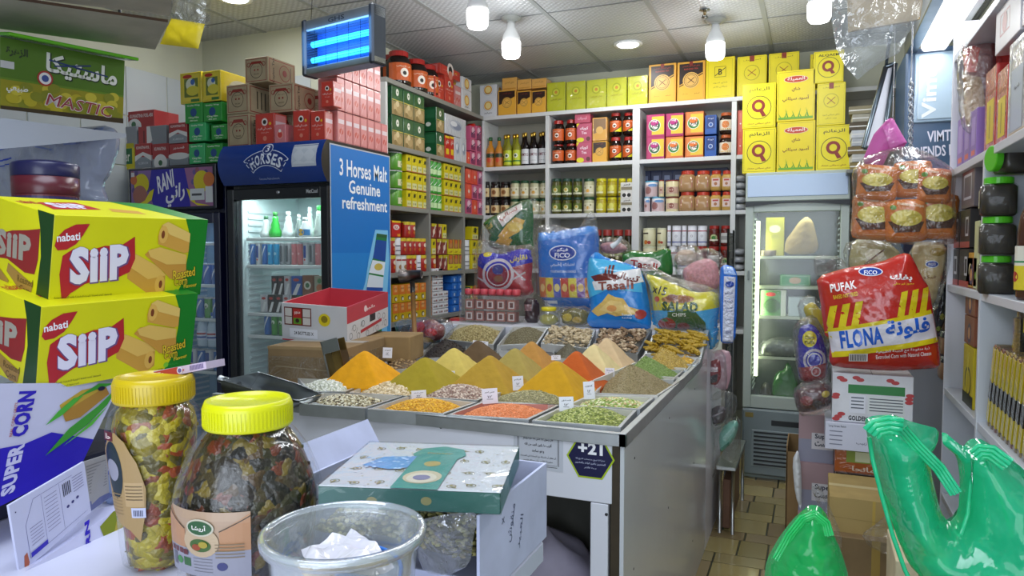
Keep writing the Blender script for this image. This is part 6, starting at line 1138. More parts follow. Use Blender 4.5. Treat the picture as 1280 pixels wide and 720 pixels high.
b.design([('r',0,.0,1,1,'#c23f4c'),('r',0,0,1,.56,'#d4d4d8'),T('مانجو',.55,.76,.2,.12,'#f0dada',.03),('c',.42,.78,.035,'#f0dada'),('r',.52,.36,.66,.56,'#2c2a30'),('l',.3,.2,.82,.28,.035,'#b8303c'),*[('o',x_,y_,.035,.006,'#3a3c44') for x_,y_ in((.08,.2),(.16,.38),(.25,.12),(.36,.4),(.46,.08),(.75,.42),(.88,.36),(.92,.14),(.7,.1))],*[('l',x_,y_,x_+.03,y_+.14,.006,'#3a3c44') for x_,y_ in((.1,.34),(.3,.34),(.84,.1),(.6,.05),(.2,.22))]],sm,h_/d_)
b.build('tray_body',r)
o=MB().tube([at(516,364,Y=3.05),at(517.5,400,Y=3.03),at(519,437,Y=3.0)],.0115,mat('#8a6434','wood'),10); o.tube([at(515.5,352,Y=3.05),at(516,366,Y=3.05)],.0125,mat('#1c1a1a','plastic'),10); o.tube([at(500,345,Y=3.04),at(527,343,Y=3.06)],[.03,.022],mat('#6a6462','steel',r=.35),12)
tag(o.build('wooden_mallet'),'long wooden handled hammer with metal head standing upright in the spices','hammer')
def scoop(name,label,P,w0,dep,m,rot=None):
    """trough swept between two points, open on top"""
    a,c=P; ax=(c-a); L=ax.length; ax.normalize(); side=ax.cross(Vector((0,0,1))).normalized(); up=side.cross(ax).normalized()
    if rot: q=Matrix.Rotation(R(rot),3,ax); side=q@side; up=q@up
    def f(u,v):
        a_=PI*(u)-PI/2*0; k=1-.35*max(0,v-.6)/.4; return a+ax*(L*v)+side*(w0*k*math.cos(a_))-up*(dep*k*math.sin(a_))*(1 if v<.75 else 1-(v-.75)*2.6)
    b=surfgrid(f,18,14,m); n=19*15
    g2=surfgrid(lambda u,v:f(u,v)-up*.0015,18,14,m); b.add(g2.v,g2.f,m,True)
    b.add([f(u/18,0) for u in range(19)],[tuple(range(19))],m)
    b.tube([f(0,v/14) for v in range(15)]+[f(1,v/14) for v in range(14,-1,-1)],.003,m,5)
    h0=a-up*dep*.45; b.tube([h0,h0-ax*.09],.013,m,10)
    return tag(b.build(name),label,'scoop')
SA=mat('#9a9fa2','steel',r=.28)
scoop('metal_scoop','large aluminium scoop lying at the left end of the counter',(at(300,470,Z=1.05),at(388,497,Z=1.0)),.085,.07,SA)
r=empty('tin_scoop',at(424,479,Z=.985),(0,0,15),'upright tin scoop leaning between the taped box and the yellow powder','scoop')
b=MB(); b.box(-.035,-.003,0,-.029,.07,.17,SA,.001); b.box(.029,-.003,0,.035,.07,.12,mat('#6a5430','steel',r=.4),.001); b.box(-.035,.064,0,.035,.07,.17,mat('#7a6438','steel',r=.4),.001); b.box(-.035,-.003,.12,.035,.0,.17,SA,.001); o=b.build('scoop_body',r); o.rotation_euler=(R(-6),R(-16),0)
b=MB().box(-.12,-.1,0,.12,.1,.115,mat('#94794f','card'),.004); o=b.build('brown_carton',loc=(-1.80,2.86,.985),rot=(0,0,12)); tag(o,'brown cardboard box with hand hole behind the yellow powder','box')
bag('red_bags','red wrapped sweets in a clear bag on the counter behind the brown nut pieces','bag',[(512,412),(520,402),(540,398),(556,408),(554,424),(530,430),(514,424)],3.3,.12,'#7a2a2c',[('e',530,408,8,6,'#b01c24'),('e',545,414,7,5,'#c02830'),('e',522,420,7,4,'#b89a6c'),('e',538,424,7,4,'#c8a04c')],wrap=[(495,400),(520,396),(560,396),(568,414),(552,430),(524,440),(508,436),(498,416)],seed=21,kind='film')
bag('red_bags','bright red wrapped packet at the back corner beside the sweets box','bag',[(556,402),(566,396),(582,397),(584,406),(560,408)],3.8,.08,'#a81c26',seed=22,kind='film')
# ================= right side: shelf unit =================
SX=.55; SW=mat('#c9ced6','paint')
su=empty('right_shelf_unit',(0,0,0),label='pale grey shelving unit along the right wall with deep boards',cat='shelving')
YA,YZ=1.2,3.70; ZR={'t':2.335,'a':1.838,'b':1.337,'c':.876,'d':.40}
for k,z_ in ZR.items(): MB().box(SX,YA,z_-.03,XR-.005,YZ-.012,z_,SW,.002).build('shelf_board',su)
for y in(3.0,1.6): MB().box(SX-.003,y-.012,0.02,XR-.005,y+.012,ZR['a']-.031,SW,.002).build('upright',su)
MB().box(SX-.003,YZ-.012,0,XR-.005,YZ,2.48,mat('#dcdfe6','paint'),.002).build('end_panel',su)
MB().box(XR-.012,YA,.1,XR-.002,YZ-.013,2.45,mat('#a8acb4','paint')).build('back_board',su)
def rx(px,py,z=None,X=SX+.02): return at(px,py,X=X)
def rbox(px0,px1,pyt,z0,col,faces,name,label,cat='box',d_=.16,X=SX+.02,kind='paper',rot=(0,0,0),group=None,hf=None):
    a=at(px0,300,X=X).y; c=at(px1,300,X=X).y; h=(at((px0+px1)/2,pyt,X=X).z-z0) if hf is None else hf; w_=abs(a-c)-.003
    o=mkbox(name,w_,d_,h,col,faces,kind=kind,bev=.002,loc=(X+d_/2,(a+c)/2,z0+.001),rot=(rot[0],rot[1],-90+rot[2])); return tag(o,label,cat,group)
za=ZR['a']; zb=ZR['b']; zc=ZR['c']
for i in range(3): rbox(1193+8*i,1200.5+8*i,152-5*i,za,'#8a6cb0',{'front':[('r',.2,.3,.8,.85,'#a88cc8'),('r',.2,.1,.8,.2,'#d86a5c')],'left':[('r',.2,.05,.8,.15,'#2c2a3a')]},'incense_box','slim purple box, %s from the far end panel on the high right shelf'%ORD[i],group='slim purple boxes',d_=.06)
for i in range(2): rbox(1226+14*i,1239+14*i,93,za,'#b82820',{'front':[('r',.2,.1,.85,.62,'#d8c020'),('l',.5,.15,.5,.55,.06,'#6a5a18'),('r',.0,.7,1,.72,'#8a1a14')],'right':[('r',.1,.1,.9,.9,'#a82018')]},'coffee_packet','tall red packet with yellow label, %s on the high right shelf'%['farther','nearer'][i],kind='film')
bag('film_wrap_bundle','crumpled clear film around red packs on the high right shelf','bundle',[(1212,52),(1222,42),(1236,40),(1240,70),(1236,120),(1238,165),(1228,172),(1214,160),(1213,100)],3.0,.10,'#8a5a58',[('p',[(1214,60),(1226,50),(1236,60),(1234,90),(1220,90)],'#b83028'),('p',[(1216,90),(1236,96),(1236,150),(1222,160)],'#a88a6c')],wrap=[(1206,80),(1214,50),(1228,42),(1240,44),(1244,80),(1240,120),(1242,168),(1226,176),(1210,160)],X=SX+.06,yaw=-70,seed=31)
rbox(1254,1276,55,za,'#c8ccd8',{'front':[('r',.15,.05,.85,.7,'#a8b4c8'),('b',.15,.05,.85,.95,.03,'#8890a0'),T('قهوة',.5,.5,.3,.05,'#3a4050')],'right':[('r',.2,.1,.8,.6,'#b8c4d4')]},'coffee_box','tall silver-white box with oval window on the high right shelf',kind='film')
z2=at(1262,55,X=SX+.02).z+.01
rbox(1236,1266,10,z2,'#d4d2d8',{'front':[('b',.2,.3,.6,.8,.02,'#b88890'),('c',.4,.55,.1,'#b06a74')],'right':[('b',.3,.3,.7,.8,.04,'#b06a74')],'left':[('b',.3,.3,.7,.8,.04,'#b06a74')]},'coffee_box','white box with small red emblem lying on the red packets',d_=.18)
rbox(1268,1290,2,z2,'#b8b0b4',{'front':[('c',.5,.4,.3,'#6a2a30'),('p',[(.4,.7),(.5,.95),(.6,.7)],'#3a2a2c')]},'tea_box','grey box with dark red pomegranate picture at the right picture edge',d_=.18)
rbox(1228,1238,21,z2-.1,'#b82820',{'front':[('r',0,0,.4,1,'#d8d4d4')]},'coffee_packet','red and white packet behind the emblem box on the high right shelf',d_=.3,X=SX+.1)
mkbox('board_sheet',.3,.55,.012,'#b0a08a',{},kind='card',loc=(.71,2.45,za+.001)); tag(bpy.data.objects['board_sheet'],'thin cardboard sheet lying under the boxes on the high right shelf','cardboard')
# square herb jars with lime lids
HJ=mat('#241c0a','grain',s=90,a=.6)
def herb(p,label,lie=False,s=1):
    r=empty('herb_jar',p,(0,0,-8),label,'jar',None); w_=.052*s;h_=.122*s
    MB().lathe([(w_*.9,0),(w_,.008),(w_,h_*.78),(w_*.85,h_*.84)],HJ,28,sq=6).build('herbs',r)
    MB().lathe([(w_*.93,-.001),(w_*1.06,.006),(w_*1.06,h_*.80),(w_*.9,h_*.87),(w_*.75,h_*.9)],mat('#c8d0c0','clear',o=0,m=.25),28,sq=6,cap=False).build('jar_body',r)
    MB().lathe([(w_*.8,h_*.87),(w_*.84,h_*.88),(w_*.84,h_*1.04),(w_*.78,h_*1.06)],mat('#4fb81c','plastic'),28,smooth=False).build('lid',r)
    MB().box(-w_*1.08,-w_*.5,h_*.2,-w_*1.065,w_*.2,h_*.7,mat('#a8a47c')).build('label',r)
    if lie: r.rotation_euler=(0,R(-90),R(14))
    return r
yj=at(1245,300,X=SX+.025).y
for k in range(3): herb((SX+.028,yj,zb+.001+.133*k),'dark herb jar with lime lid, %s from the bottom of the front stack'%ORD[k])
herb((SX+.12,yj-.0,zb+.40+.058),'dark herb jar with lime lid lying on its side on top of the stack',True)
for k in range(3): herb((SX+.165,yj-.02,zb+.001+.133*k),'dark herb jar with lime lid standing behind the front stack, level %s'%ORD[k])
r=empty('vinegar_bottle',(SX+.045,at(1290,300,X=SX+.045).y,zb+.001),label='brown bottle with white cap at the right picture edge beside the herb jars',cat='bottle')
MB().lathe([(.032,0),(.036,.01),(.036,.2),(.03,.25),(.016,.29),(.015,.31)],mat('#4a2c1c','gloss'),20).build('bottle_body',r); MB().lathe([(.018,.3),(.018,.335)],mat('#d8dcc0','plastic'),16).build('cap',r)
mp,a_=cylmap(.041,.03,.13,1.6); o=MB().design([('r',0,0,1,1,'#dcd8c8'),('r',0,.0,1,.55,'#d8c42c'),('c',.3,.3,.12,'#a82c24'),('r',0,.62,1,.66,'#2c8a4c')],mp,a_,sub=.2).build('label',r); o.rotation_euler=(0,0,R(-45))
# far bay between the uprights
for k in range(2):
    for i in range(2): rbox(1187+13*i,1199+13*i,[330,300][k] if 0 else 300,zb+.0+.16*k,'#2a2626',{'front':[('r',0,.0,1,.16,'#a83a34'),('r',.1,.3,.5,.8,'#3c3836'),('b',.55,.3,.85,.8,.05,'#c8c8cc')]},'date_box','dark box with red band, %s level, %s in the far right bay'%(['lower','upper'][k],['farther','nearer'][i]),hf=.155)
rbox(1211,1217,310,zb,'#c8902c',{'front':[('c',.5,.5,.3,'#e0d0a0')]},'snack_box','narrow orange-yellow box beside the dark boxes in the far right bay',hf=.14); rbox(1218,1223.5,270,zb,'#c9cc9a',{'front':[('c',.5,.2,.2,'#7aa03c')]},'snack_box','tall pale green box next to the pale upright',hf=.26)
rbox(1200,1216,250,zb+.32,'#6a6268',{'front':[('b',.2,.2,.8,.8,.04,'#c0c0c8'),('r',.1,.8,.9,.95,'#7a3a48')]},'snack_box','grey window box on top of the dark boxes in the far right bay',hf=.17)
for k in range(3): rbox(1209,1222,400,zc+.24+.115*k,'#8a5038',{'front':[('c',.5,.4,.2,'#4a3058'),('c',.5,.4,.12,'#c89060')]},'brown_box','brown box with purple emblem, %s up in the right bay stack'%ORD[k],hf=.112)
rbox(1209,1222,480,zc,'#c8b420',{'front':[('o',.5,.4,.3,.06,'#1c1c14'),('r',.0,.0,1,.2,'#2c2a18'),('l',.3,.2,.6,.9,.08,'#e0d040')]},'yellow_packet','yellow packet with black lettering low in the far right bay',hf=.235)
for k in range(3): 
    y=at(1196,300,X=SX+.07).y; r=empty('date_tub',(SX+.08,y,zc+.001+.118*k),label='brown tub under dark film, %s of the tub stack in the far right bay'%ORD[k],cat='tub')
    MB().lathe([(.062,0),(.068,.01),(.068,.08),(.064,.085)],mat('#7a5a40','plastic'),24,sq=5).build('tub_body',r); MB().lathe([(.069,.083),(.071,.087),(.069,.112),(.055,.116)],mat('#1c1c22','film'),24,sq=5).build('lid',r)
r=empty('date_jar',(SX+.08,y,zc+.001+.118*3),label='short brown jar with orange lid on top of the tub stack',cat='jar'); MB().lathe([(.055,0),(.058,.01),(.058,.085),(.05,.09)],mat('#6a5038','plastic'),24).build('jar_body',r); MB().lathe([(.05,.09),(.053,.092),(.053,.112),(.05,.114)],mat('#b84c30','plastic'),24).build('lid',r)
# sesame bars: stack and leaning row
BAR=[('#8a6c28','grain'),('#6a4a28','grain'),('#7a3a24','grain'),('#7c6420','grain')]
def barpack(i,label,group):
    c_=BAR[i%4]; b=MB().box(-.075,-.014,0,.075,.014,.30,mat(c_[0],'grain',s=160,a=.5),.004)
    b.box(-.077,-.016,-.002,.077,.016,.302,mat('#d8d8cc','clear'),.004)
    b.box(-.0775,-.0165,.02,-.03,.0165,.29,mat('#c8b41c','film'),.001); b.box(-.078,-.017,.10,-.029,.017,.17,mat('#1c1a18','film'),.001)
    o=b.build('sesame_bar'); return tag(o,label,'snack bar',group)
ys=[2.93-.052*i for i in range(16)]
for i,y_ in enumerate(ys): o=barpack(i,'flat seed bar leaning on the lower right shelf, %s from the upright'%ORD[min(i,15)],'wrapped bars leaning in a row'); o.location=(SX+.095,y_,zc+.001); o.rotation_euler=(R(16),0,0)
for k in range(3):
    o=barpack(k,'flat wrapped seed bar lying in the pile above the leaning row, %s from the bottom'%ORD[k],'wrapped bars lying flat'); o.location=(SX+.03+.01*k,2.66,zc+.325+.042*k); o.rotation_euler=(0,R(90),0)
# ================= cooler and hanging things in the right corner =================
r=empty('blue_cooler',(.72,4.25,0),label='dark blue cooler cabinet with chalk style white lettering behind the hanging crisps',cat='fridge')
b=MB().box(-.30,0,.0,.17,.5,2.52,mat('#36506e','paint'),.01); b.build('cabinet',r)
b=MB().box(-.26,-.012,2.14,.10,-.001,2.49,mat('#8aa0b4','gloss'),.01); b.box(-.245,-.016,2.155,.08,-.011,2.475,mat('#a0b4c4','gloss'),.004); b.design([T('Vimto',.16,.5,.95,.2,'#d0d6dc',.03,90)],lambda x,y,e:(-.245+x*.325,-.017-e,2.155+y*.32),.32/.325); b.build('door_glass',r)
b=MB().design([T('VIMTO',.33,.74,.32,.30,'#d0d0e0',.02,2),T('FRIENDS FOR',.29,.34,.56,.30,'#d0d0e0',.02,3)],lambda x,y,e:(-.27+x*.44,-.002-e,1.93+y*.19),.19/.44); b.build('lettering',r)
MB().box(-.29,-.01,.1,.16,-.001,.95,mat('#8a8e98','paint'),.005).build('lower_panel',r); MB().box(-.29,-.01,.96,.16,-.001,1.62,mat('#20243c','paint'),.005).build('middle_panel',r)
r=empty('leaning_frame',(.40,4.35,1.5),label='tilted white panel in a steel frame behind the pink paper bag',cat='panel')
q=[at(1079,185,Y=4.1),at(1103,185,Y=4.1),at(1119,80,Y=4.15),at(1107,84,Y=4.15)]; n_=Vector((0,-.01,0))
def quad(Q,m,t=.01,b=None):
    b=b or MB(); n0=(Q[1]-Q[0]).cross(Q[3]-Q[0]).normalized()*t
    return b.add(list(Q)+[p+n0*-1 for p in Q],[(0,1,2,3),(7,6,5,4),(0,4,5,1),(1,5,6,2),(2,6,7,3),(3,7,4,0)],m)
o=quad(q,mat('#e0e4ec','gloss')).build('white_panel',r); o.location=-r.location
b=MB(); 
for i in range(4): b.tube([q[i]+n_,q[(i+1)%4]+n_],.012,mat('#5a646c','steel'),6)
b.tube([q[3]+n_,Vector((q[3].x+.05,q[3].y,CEIL))],.008,mat('#5a646c','steel'),6); o=b.build('steel_frame',r); o.location=-r.location
r=empty('paper_stack_shelf',(0,0,0),label='narrow board carrying folded paper goods next to the yellow boxes',cat='shelf')
a=at(1062,214,Y=4.8); MB().box(a.x-.02,4.7,a.z-.02,a.x+.16,5.2,a.z,mat('#7a7c78','paint'),.002).build('board',r)
for k in range(8): 
    c_=['#8a7a4a','#c8c8c4','#7a6a48','#b8bcc0','#d0d4d8','#5a5040','#a8a494','#8c8468'][k]; o=mkbox('paper_bundle',.13+.01*(k%3),.3,.045,c_,{'front':[('r',0,.4,1,.55,'#e0e0da')]},loc=(a.x+.07,4.9,a.z+.001+.047*k),rot=(0,0,random.uniform(-6,6)),kind='card'); tag(o,'folded paper bundle, %s up in the stack beside the yellow tea boxes'%ORD[k],'bundle','folded paper bundles')
# pink bag
b_,_=bag('pink_paper_bag','folded pink paper bag hanging above the crisp packets','bag',[(1079,198),(1092,168),(1108,150),(1116,146),(1120,156),(1134,178),(1128,186),(1112,190),(1104,206),(1094,210),(1080,204)],3.75,.05,'#b04a92',[('p',[(1103,160),(1118,150),(1133,178),(1112,187)],'#c266a8')],kind='paper',seed=41,smooth=0,wr=.003)
p_=at(1116,148,Y=3.75); o=MB().tube([p_-b_.location,Vector((p_.x,p_.y,CEIL))-b_.location],.0015,mat('#8a8a90','plastic'),5).build('string',b_)
# chain
b=MB(); p0=at(1139,100,Y=3.62); p1=at(1138,196,Y=3.62); n=20
for i in range(n):
    c=p0+(p1-p0)*(i+.5)/n; e=[]
    for k in range(10):
        a_=2*PI*k/10; u=.009*math.cos(a_); v=.016*math.sin(a_); e.append(c+Vector((u,0,v)) if i%2 else c+Vector((u*.3,u,v)))
    b.tube(e,.0028,mat('#b0b4b8','steel'),5,closed=True)
b.tube([p0+Vector((0,0,0)),p0+Vector((0,0,.1)),Vector((p0.x,p0.y,CEIL))],.003,mat('#70747a','steel'),5)
tag(b.build('steel_chain'),'steel link chain hanging from the ceiling and holding the crisp bag','chain')
# crisps multipack
cr_=[]
def crisp(x,y,w_,h_,rot,lab_,i):
    c_,s_=math.cos(R(rot)),math.sin(R(rot)); P=[(x+(u*w_*c_-v*h_*s_)/2,y+(u*w_*s_+v*h_*c_)/2) for u,v in((-1,-.9),(-.5,-1),(.5,-1),(1,-.9),(.94,0),(1,.9),(.5,1),(-.5,1),(-1,.9),(-.94,0))]
    bag('crisp_packet',lab_,'snack packet',P,3.62+.035*(i%2),.07,'#c4702a',[('p',[(x-w_*.42,y+h_*.02),(x+w_*.42,y+h_*.02),(x+w_*.3,y+h_*.26),(x-w_*.26,y+h_*.28)],'#4a2c18'),('e',x,y-h_*.06,w_*.37,h_*.19,'#c8b84c'),('e',x-w_*.12,y-h_*.1,w_*.2,h_*.12,'#dccc6a'),('e',x+w_*.15,y-h_*.04,w_*.16,h_*.1,'#b8a83c'),('e',x-w_*.3,y-h_*.3,4,3,'#5a8a2c'),T('Potato Chips',x+w_*.1,y-h_*.36,w_*.62,5,'#e4d0b0',.02,-6),T('Potato Chips',x,y+h_*.38,w_*.5,2.4,'#e0b890')],seed=50+i,wr=.005,group='crisp packets in the clear hanging bag')
for i,(x,y,w_,h_,ro,l_) in enumerate([(1096,228,52,44,4,'upper left'),(1142,224,50,46,-4,'upper middle'),(1168,232,44,44,3,'upper right'),(1092,272,56,56,2,'lower left'),(1132,276,54,54,-3,'lower middle'),(1172,270,54,58,3,'lower right')]):
    crisp(x,y,w_,h_,ro,'orange crisp packet with a bowl of chips, %s in the hanging bag'%l_,i)
S=Sheet([(1064,214),(1080,196),(1110,186),(1136,182),(1160,190),(1186,206),(1196,216),(1193,250),(1201,300),(1190,306),(1130,306),(1072,298),(1062,292),(1066,250)],3.60,.19,wr=.014,seed=60); r=empty('hanging_clear_bag',S.o,label='big clear plastic bag hanging on the chain around the orange crisp packets',cat='bag'); o=S.mesh(mat('#f2f4f6','wrap',s=9)).build('clear_film',r); o.location=-r.location
# bags under the crisps
bag('wafer_bag','cream snack bag with brown print, left under the hanging crisps','bag',[(1066,300),(1088,298),(1110,302),(1128,318),(1124,350),(1070,348),(1060,330)],3.75,.10,'#a8a070',[('e',1092,318,12,7,'#d8d0b0'),('l',1080,330,1104,312,2,'#6a4a2c'),('e',1108,332,8,5,'#8a9a5a')],wrap=[(1052,306),(1080,296),(1120,298),(1134,320),(1130,352),(1060,350)],seed=61)
bag('wafer_bag','cream snack bag with oval blue logo, right behind the red snack bag','bag',[(1140,304),(1160,302),(1184,306),(1182,330),(1176,352),(1168,382),(1150,390),(1140,350)],3.72,.10,'#c0ac78',[('e',1163,330,8.5,4.5,'#e0e4ec'),('e',1163,330,7.5,3.6,'#2a4a9c'),T('FICO',1163,330,9,3,'#f0f0f0',.02),T('فيكو',1160,346,16,5,'#8a5a30'),('e',1170,315,10,5,'#a88a30'),('e',1156,368,8,8,'#d8c48c')],wrap=[(1134,300),(1190,300),(1190,330),(1180,360),(1170,392),(1140,392)],seed=62)
bag('dark_foil_bag','dark bag with yellow flecks hanging at the far right of the corner','bag',[(1166,330),(1182,326),(1188,360),(1182,400),(1172,420),(1164,400),(1170,370)],3.85,.08,'#22242c',[('e',1176,395,3,4,'#8a8a3c'),('e',1172,410,3,3,'#7a8a3c')],seed=63)
# red snack bag on top of the cartons
bag('cheese_snack_bag','large red, yellow and white bag of corn snacks lying on the white carton','bag',[(1020,346),(1060,334),(1100,328),(1128,316),(1139,318),(1152,345),(1162,360),(1168,400),(1175,440),(1176,460),(1150,462),(1110,464),(1042,459),(1036,450),(1038,430),(1030,400),(1024,370)],3.38,.20,'#b5281f',[
 ('p',[(1026,384),(1160,358),(1166,394),(1032,424)],'#b5281f'),
 *[('p',[(1030+15.5*i,420-3*i),(1040+15.5*i-1,418-3*i),(1046+15.5*i,378-3*i+2),(1037+15.5*i,380-3*i+2)],'#d8c41c') for i in range(3)],*[('p',[(1118+14*i,396-2*i),(1127+14*i,394-2*i),(1132+14*i,362-2*i),(1124+14*i,364-2*i)],'#d8c41c') for i in range(3)],
 ('p',[(1034,410),(1162,386),(1164,396),(1036,424)],'#d8c41c'),('p',[(1035,414),(1164,391),(1170,424),(1039,440)],'#d8d6e0'),('p',[(1039,438),(1170,420),(1172,426),(1040,445)],'#d8c41c'),
 
 ('e',1087,339,15,5.5,'#dfe2ee'),('e',1087,339,13.5,4.5,'#1c3f9c'),T('FICO',1087,340,16,5,'#f0f2fa',.02),T('PUFAK',1053,357,32,10,'#f0e8e8',.03,10),T('BAKED NOT FRIED',1056,368,30,5,'#e0c02c',.02,10),T('بفك',1124,346,28,9,'#f0e8e8',.03,-4),T('مخبوز غير مقلي',1127,354,26,4,'#e0c02c'),
 T('FLONA',1075,419,52,22,'#1c5ac0',.04,8),T('فلونة',1132,408,56,24,'#1c5ac0',.035,5),T('Extruded Corn with Natural Cheese',1127,441,68,5,'#e8dcdc',.01,4),T('ذرة منفوخة مع الجبنة الطبيعية',1126,435,66,5,'#e8dcdc',.01,4),('r',1060,439,1083,449,'#d4d0d4'),*[('r',1062+2*i,440,1063+2*i,448,'#3a3438') for i in range(10)]],seed=70,wr=.009,g=.011)
bag('clear_pouch','crumpled empty clear bag behind the left corner of the red snack bag','bag',[(1017,322),(1030,318),(1052,322),(1060,334),(1030,345),(1018,344)],3.5,.06,'#c4d0cc',kind='wrap',seed=71)
bag('blue_snack_bag','blue and dark red snack bag with yellow star sticker left of the red bag','bag',[(996,424),(1000,408),(1012,404),(1022,410),(1030,425),(1036,450),(1032,476),(1005,478),(997,470)],3.5,.12,'#221f9c',[('e',1012,422,9,10,'#d0c01c'),T('Corn',1012,420,12,4,'#4a4418',.02),T('Puffs',1012,426,12,4,'#4a4418',.02),('o',1018,448,14,3,'#c0b8c0'),('o',1018,448,9,1.4,'#c0b8c0'),('p',[(998,458),(1033,452),(1032,476),(1002,476)],'#8a2028'),('o',1020,462,6,1.5,'#c0b0b4')],wrap=[(990,410),(1000,398),(1018,392),(1034,420),(1040,455),(1036,482),(1000,480),(994,450)],seed=72)
bag('yellow_edge_bag','yellow and grey crumpled bag squeezed behind the blue snack bag','bag',[(1003,384),(1016,376),(1028,390),(1034,410),(1036,432),(1024,424),(1010,402)],3.6,.08,'#b8a82c',wrap=[(996,378),(1014,366),(1034,388),(1040,420),(1038,440),(1020,426),(1000,400)],seed=73)
bag('brown_sweets_bag','clear bag of red-brown packets lying on the biscuit cartons','bag',[(993,490),(1005,482),(1030,478),(1040,484),(1040,506),(1020,514),(1000,516),(994,506)],3.45,.12,'#4a1c20',[('e',1008,498,8,6,'#7a2428'),('e',1032,490,5,4,'#b8a02c'),('e',1022,502,6,5,'#2c2026')],wrap=[(990,488),(1004,476),(1032,470),(1044,484),(1042,510),(1022,520),(998,520)],seed=74)
# ================= cartons =================
def fc(px0,px1,py0,py1,Y,d_,col,faces,name,label,kind='card',z0=None,yaw=0,cat='box'): return tb(px0,px1,py0,py1,Y,d_,col,faces,name,label,z0,yaw,kind,cat)
lob=lambda x,y,s=.05:('e',x,y,s,s*.8,'#b0383c')
GD=[('r',.2,.6,.9,.78,'#2c7a3c'),('r',.22,.2,.42,.57,'#d8dae4'),('r',.45,.2,.9,.57,'#cfd4d4'),*[('r',.24,.5-.07*i,.40,.525-.07*i,'#5a606c') for i in range(4)],*[('r',.47,.5-.06*i,.88,.52-.06*i,'#4a5058') for i in range(5)],T('GOLDEN',.33,.09,.24,.1,'#26282c',.04),*[lob(x,y) for x,y in((.1,.9),(.14,.86),(.3,.92),(.35,.88),(.72,.9),(.78,.86),(.05,.55),(.04,.5),(.95,.55),(.96,.62),(.95,.48),(.08,.1),(.12,.16),(.05,.05),(.5,.05),(.65,.06),(.9,.06))]]
fl=fc(1040,1142,468,530,3.36,.24,'#cfd0d6',{'front':GD,'top':[('l',.5,0,.5,1,.01,'#6a6a70')],'left':[lob(.3,.6),lob(.7,.3)]},'seafood_carton','white carton with red marks and green band carrying the red snack bag')
fc(1031,1143,531,566,3.34,.27,'#c6c8d8',{'front':[T('Long Green Raisin',.14,.86,.2,.1,'#3a3c50'),*[('r',.05,.66-.16*i,.2,.70-.16*i,'#7a7c90') for i in range(4)],T('زبيب',.42,.3,.12,.12,'#5a5c70'),('r',.6,.02,1,.98,'#dcdee8'),T('MOMTAZ',.8,.74,.24,.16,'#1c5a5c',.03),T('GREEN RAISIN',.8,.5,.34,.16,'#1c5a5c',.03),T('زبيب الاخضر ممتاز',.8,.3,.34,.12,'#3a4a5c'),T('AFGHANISTAN',.8,.12,.2,.07,'#3a4a5c')]},'raisin_carton','lavender white raisin carton with printed label under the white carton',kind='paper')
fc(1043,1118,563,593,3.40,.25,'#b35a22',{'front':[('r',.2,.45,.9,.95,'#8a9a3c'),('r',.35,.5,.6,.92,'#d8d8b0'),T('المانحا',.55,.2,.5,.22,'#f0d8c0',.02)]},'mango_carton','orange carton with white Arabic word below the raisin carton',kind='film')
fc(1044,1132,594,622,3.38,.26,'#1c1818',{'front':[*[('r',.02+.34*i,.05,.32+.34*i,.95,'#2c2422') for i in range(3)],*[('p',[(.2+.34*i,.05),(.26+.34*i,.05),(.36+.34*i,.6),(.32+.34*i,.7)],'#c0bcb8') for i in range(3)],*[('e',.16+.34*i,.84,.1,.1,'#a83a38') for i in range(3)],*[T('حليب',.15+.34*i,.5,.16,.24,'#e0dcd8',.03) for i in range(3)]]},'milk_tray','tray of black milk cartons with white Arabic words',kind='film')
SB=[('r',0,0,1,.48,'#8a8a9c'),('r',0,.48,1,1,'#a08488'),('r',.38,.28,1,.62,'#c8c4c8'),T('Super',.72,.54,.5,.13,'#1c2038',.03),T('بيست',.72,.38,.5,.13,'#1c2038',.03)]
fc(998,1042,518,578,3.58,.26,'#a08488',{'front':SB},'biscuit_carton','upper pinkish grey biscuit carton behind the leaning cardboard'); fc(998,1042,579,644,3.56,.26,'#a08488',{'front':SB},'biscuit_carton','lower pinkish grey biscuit carton behind the leaning cardboard')
fc(996,1044,645,760,3.5,.30,'#9a8288',{'front':SB},'biscuit_carton','biscuit carton on the floor at the bottom of the pinkish grey stack',z0=0)
r=empty('flattened_box',at(985,685,Z=.0),(0,0,0),'open brown cardboard box standing on the floor beside the biscuit cartons','box')
CBm=mat('#8c7048','card'); a=at(984,680,Z=0); zt_=at(984,556,Y=a.y).z
b=MB().box(a.x-.01,a.y-.02,0,a.x+.07,a.y-.012,zt_-.03,CBm); b.box(a.x-.012,a.y-.02,0,a.x-.006,a.y+.25,zt_,CBm); b.box(a.x+.07,a.y-.02,0,a.x+.076,a.y+.25,zt_-.02,mat('#5c4630','card')); b.box(a.x-.006,a.y+.244,0,a.x+.07,a.y+.25,zt_,CBm); b.box(a.x-.006,a.y-.012,0,a.x+.07,a.y+.244,.01,CBm)
o=b.build('box_body',r); o.location=-r.location
bag('white_liner','white plastic liner hanging out of the open cardboard box','bag',[(990,575),(998,560),(1002,590),(1002,640),(994,620)],3.5,.04,'#d0d2d4',kind='film',seed=75)
fc(1036,1128,625,675,2.95,.32,'#9c854f',{'front':[('r',.0,.0,1,1,'#a88f58'),('r',.6,0,.64,1,'#b89a48'),('l',0,.5,1,.46,.006,'#8a7440')],'top':[('r',0,.45,1,.55,'#b8a878')]},'brown_carton','brown cardboard box with tape seam under crumpled clear film')
fc(1040,1150,676,790,2.9,.38,'#7a6444',{'front':[('r',.45,0,.55,1,'#9a8040')]},'brown_carton','dark brown cardboard box on the floor below the taped one',z0=0)
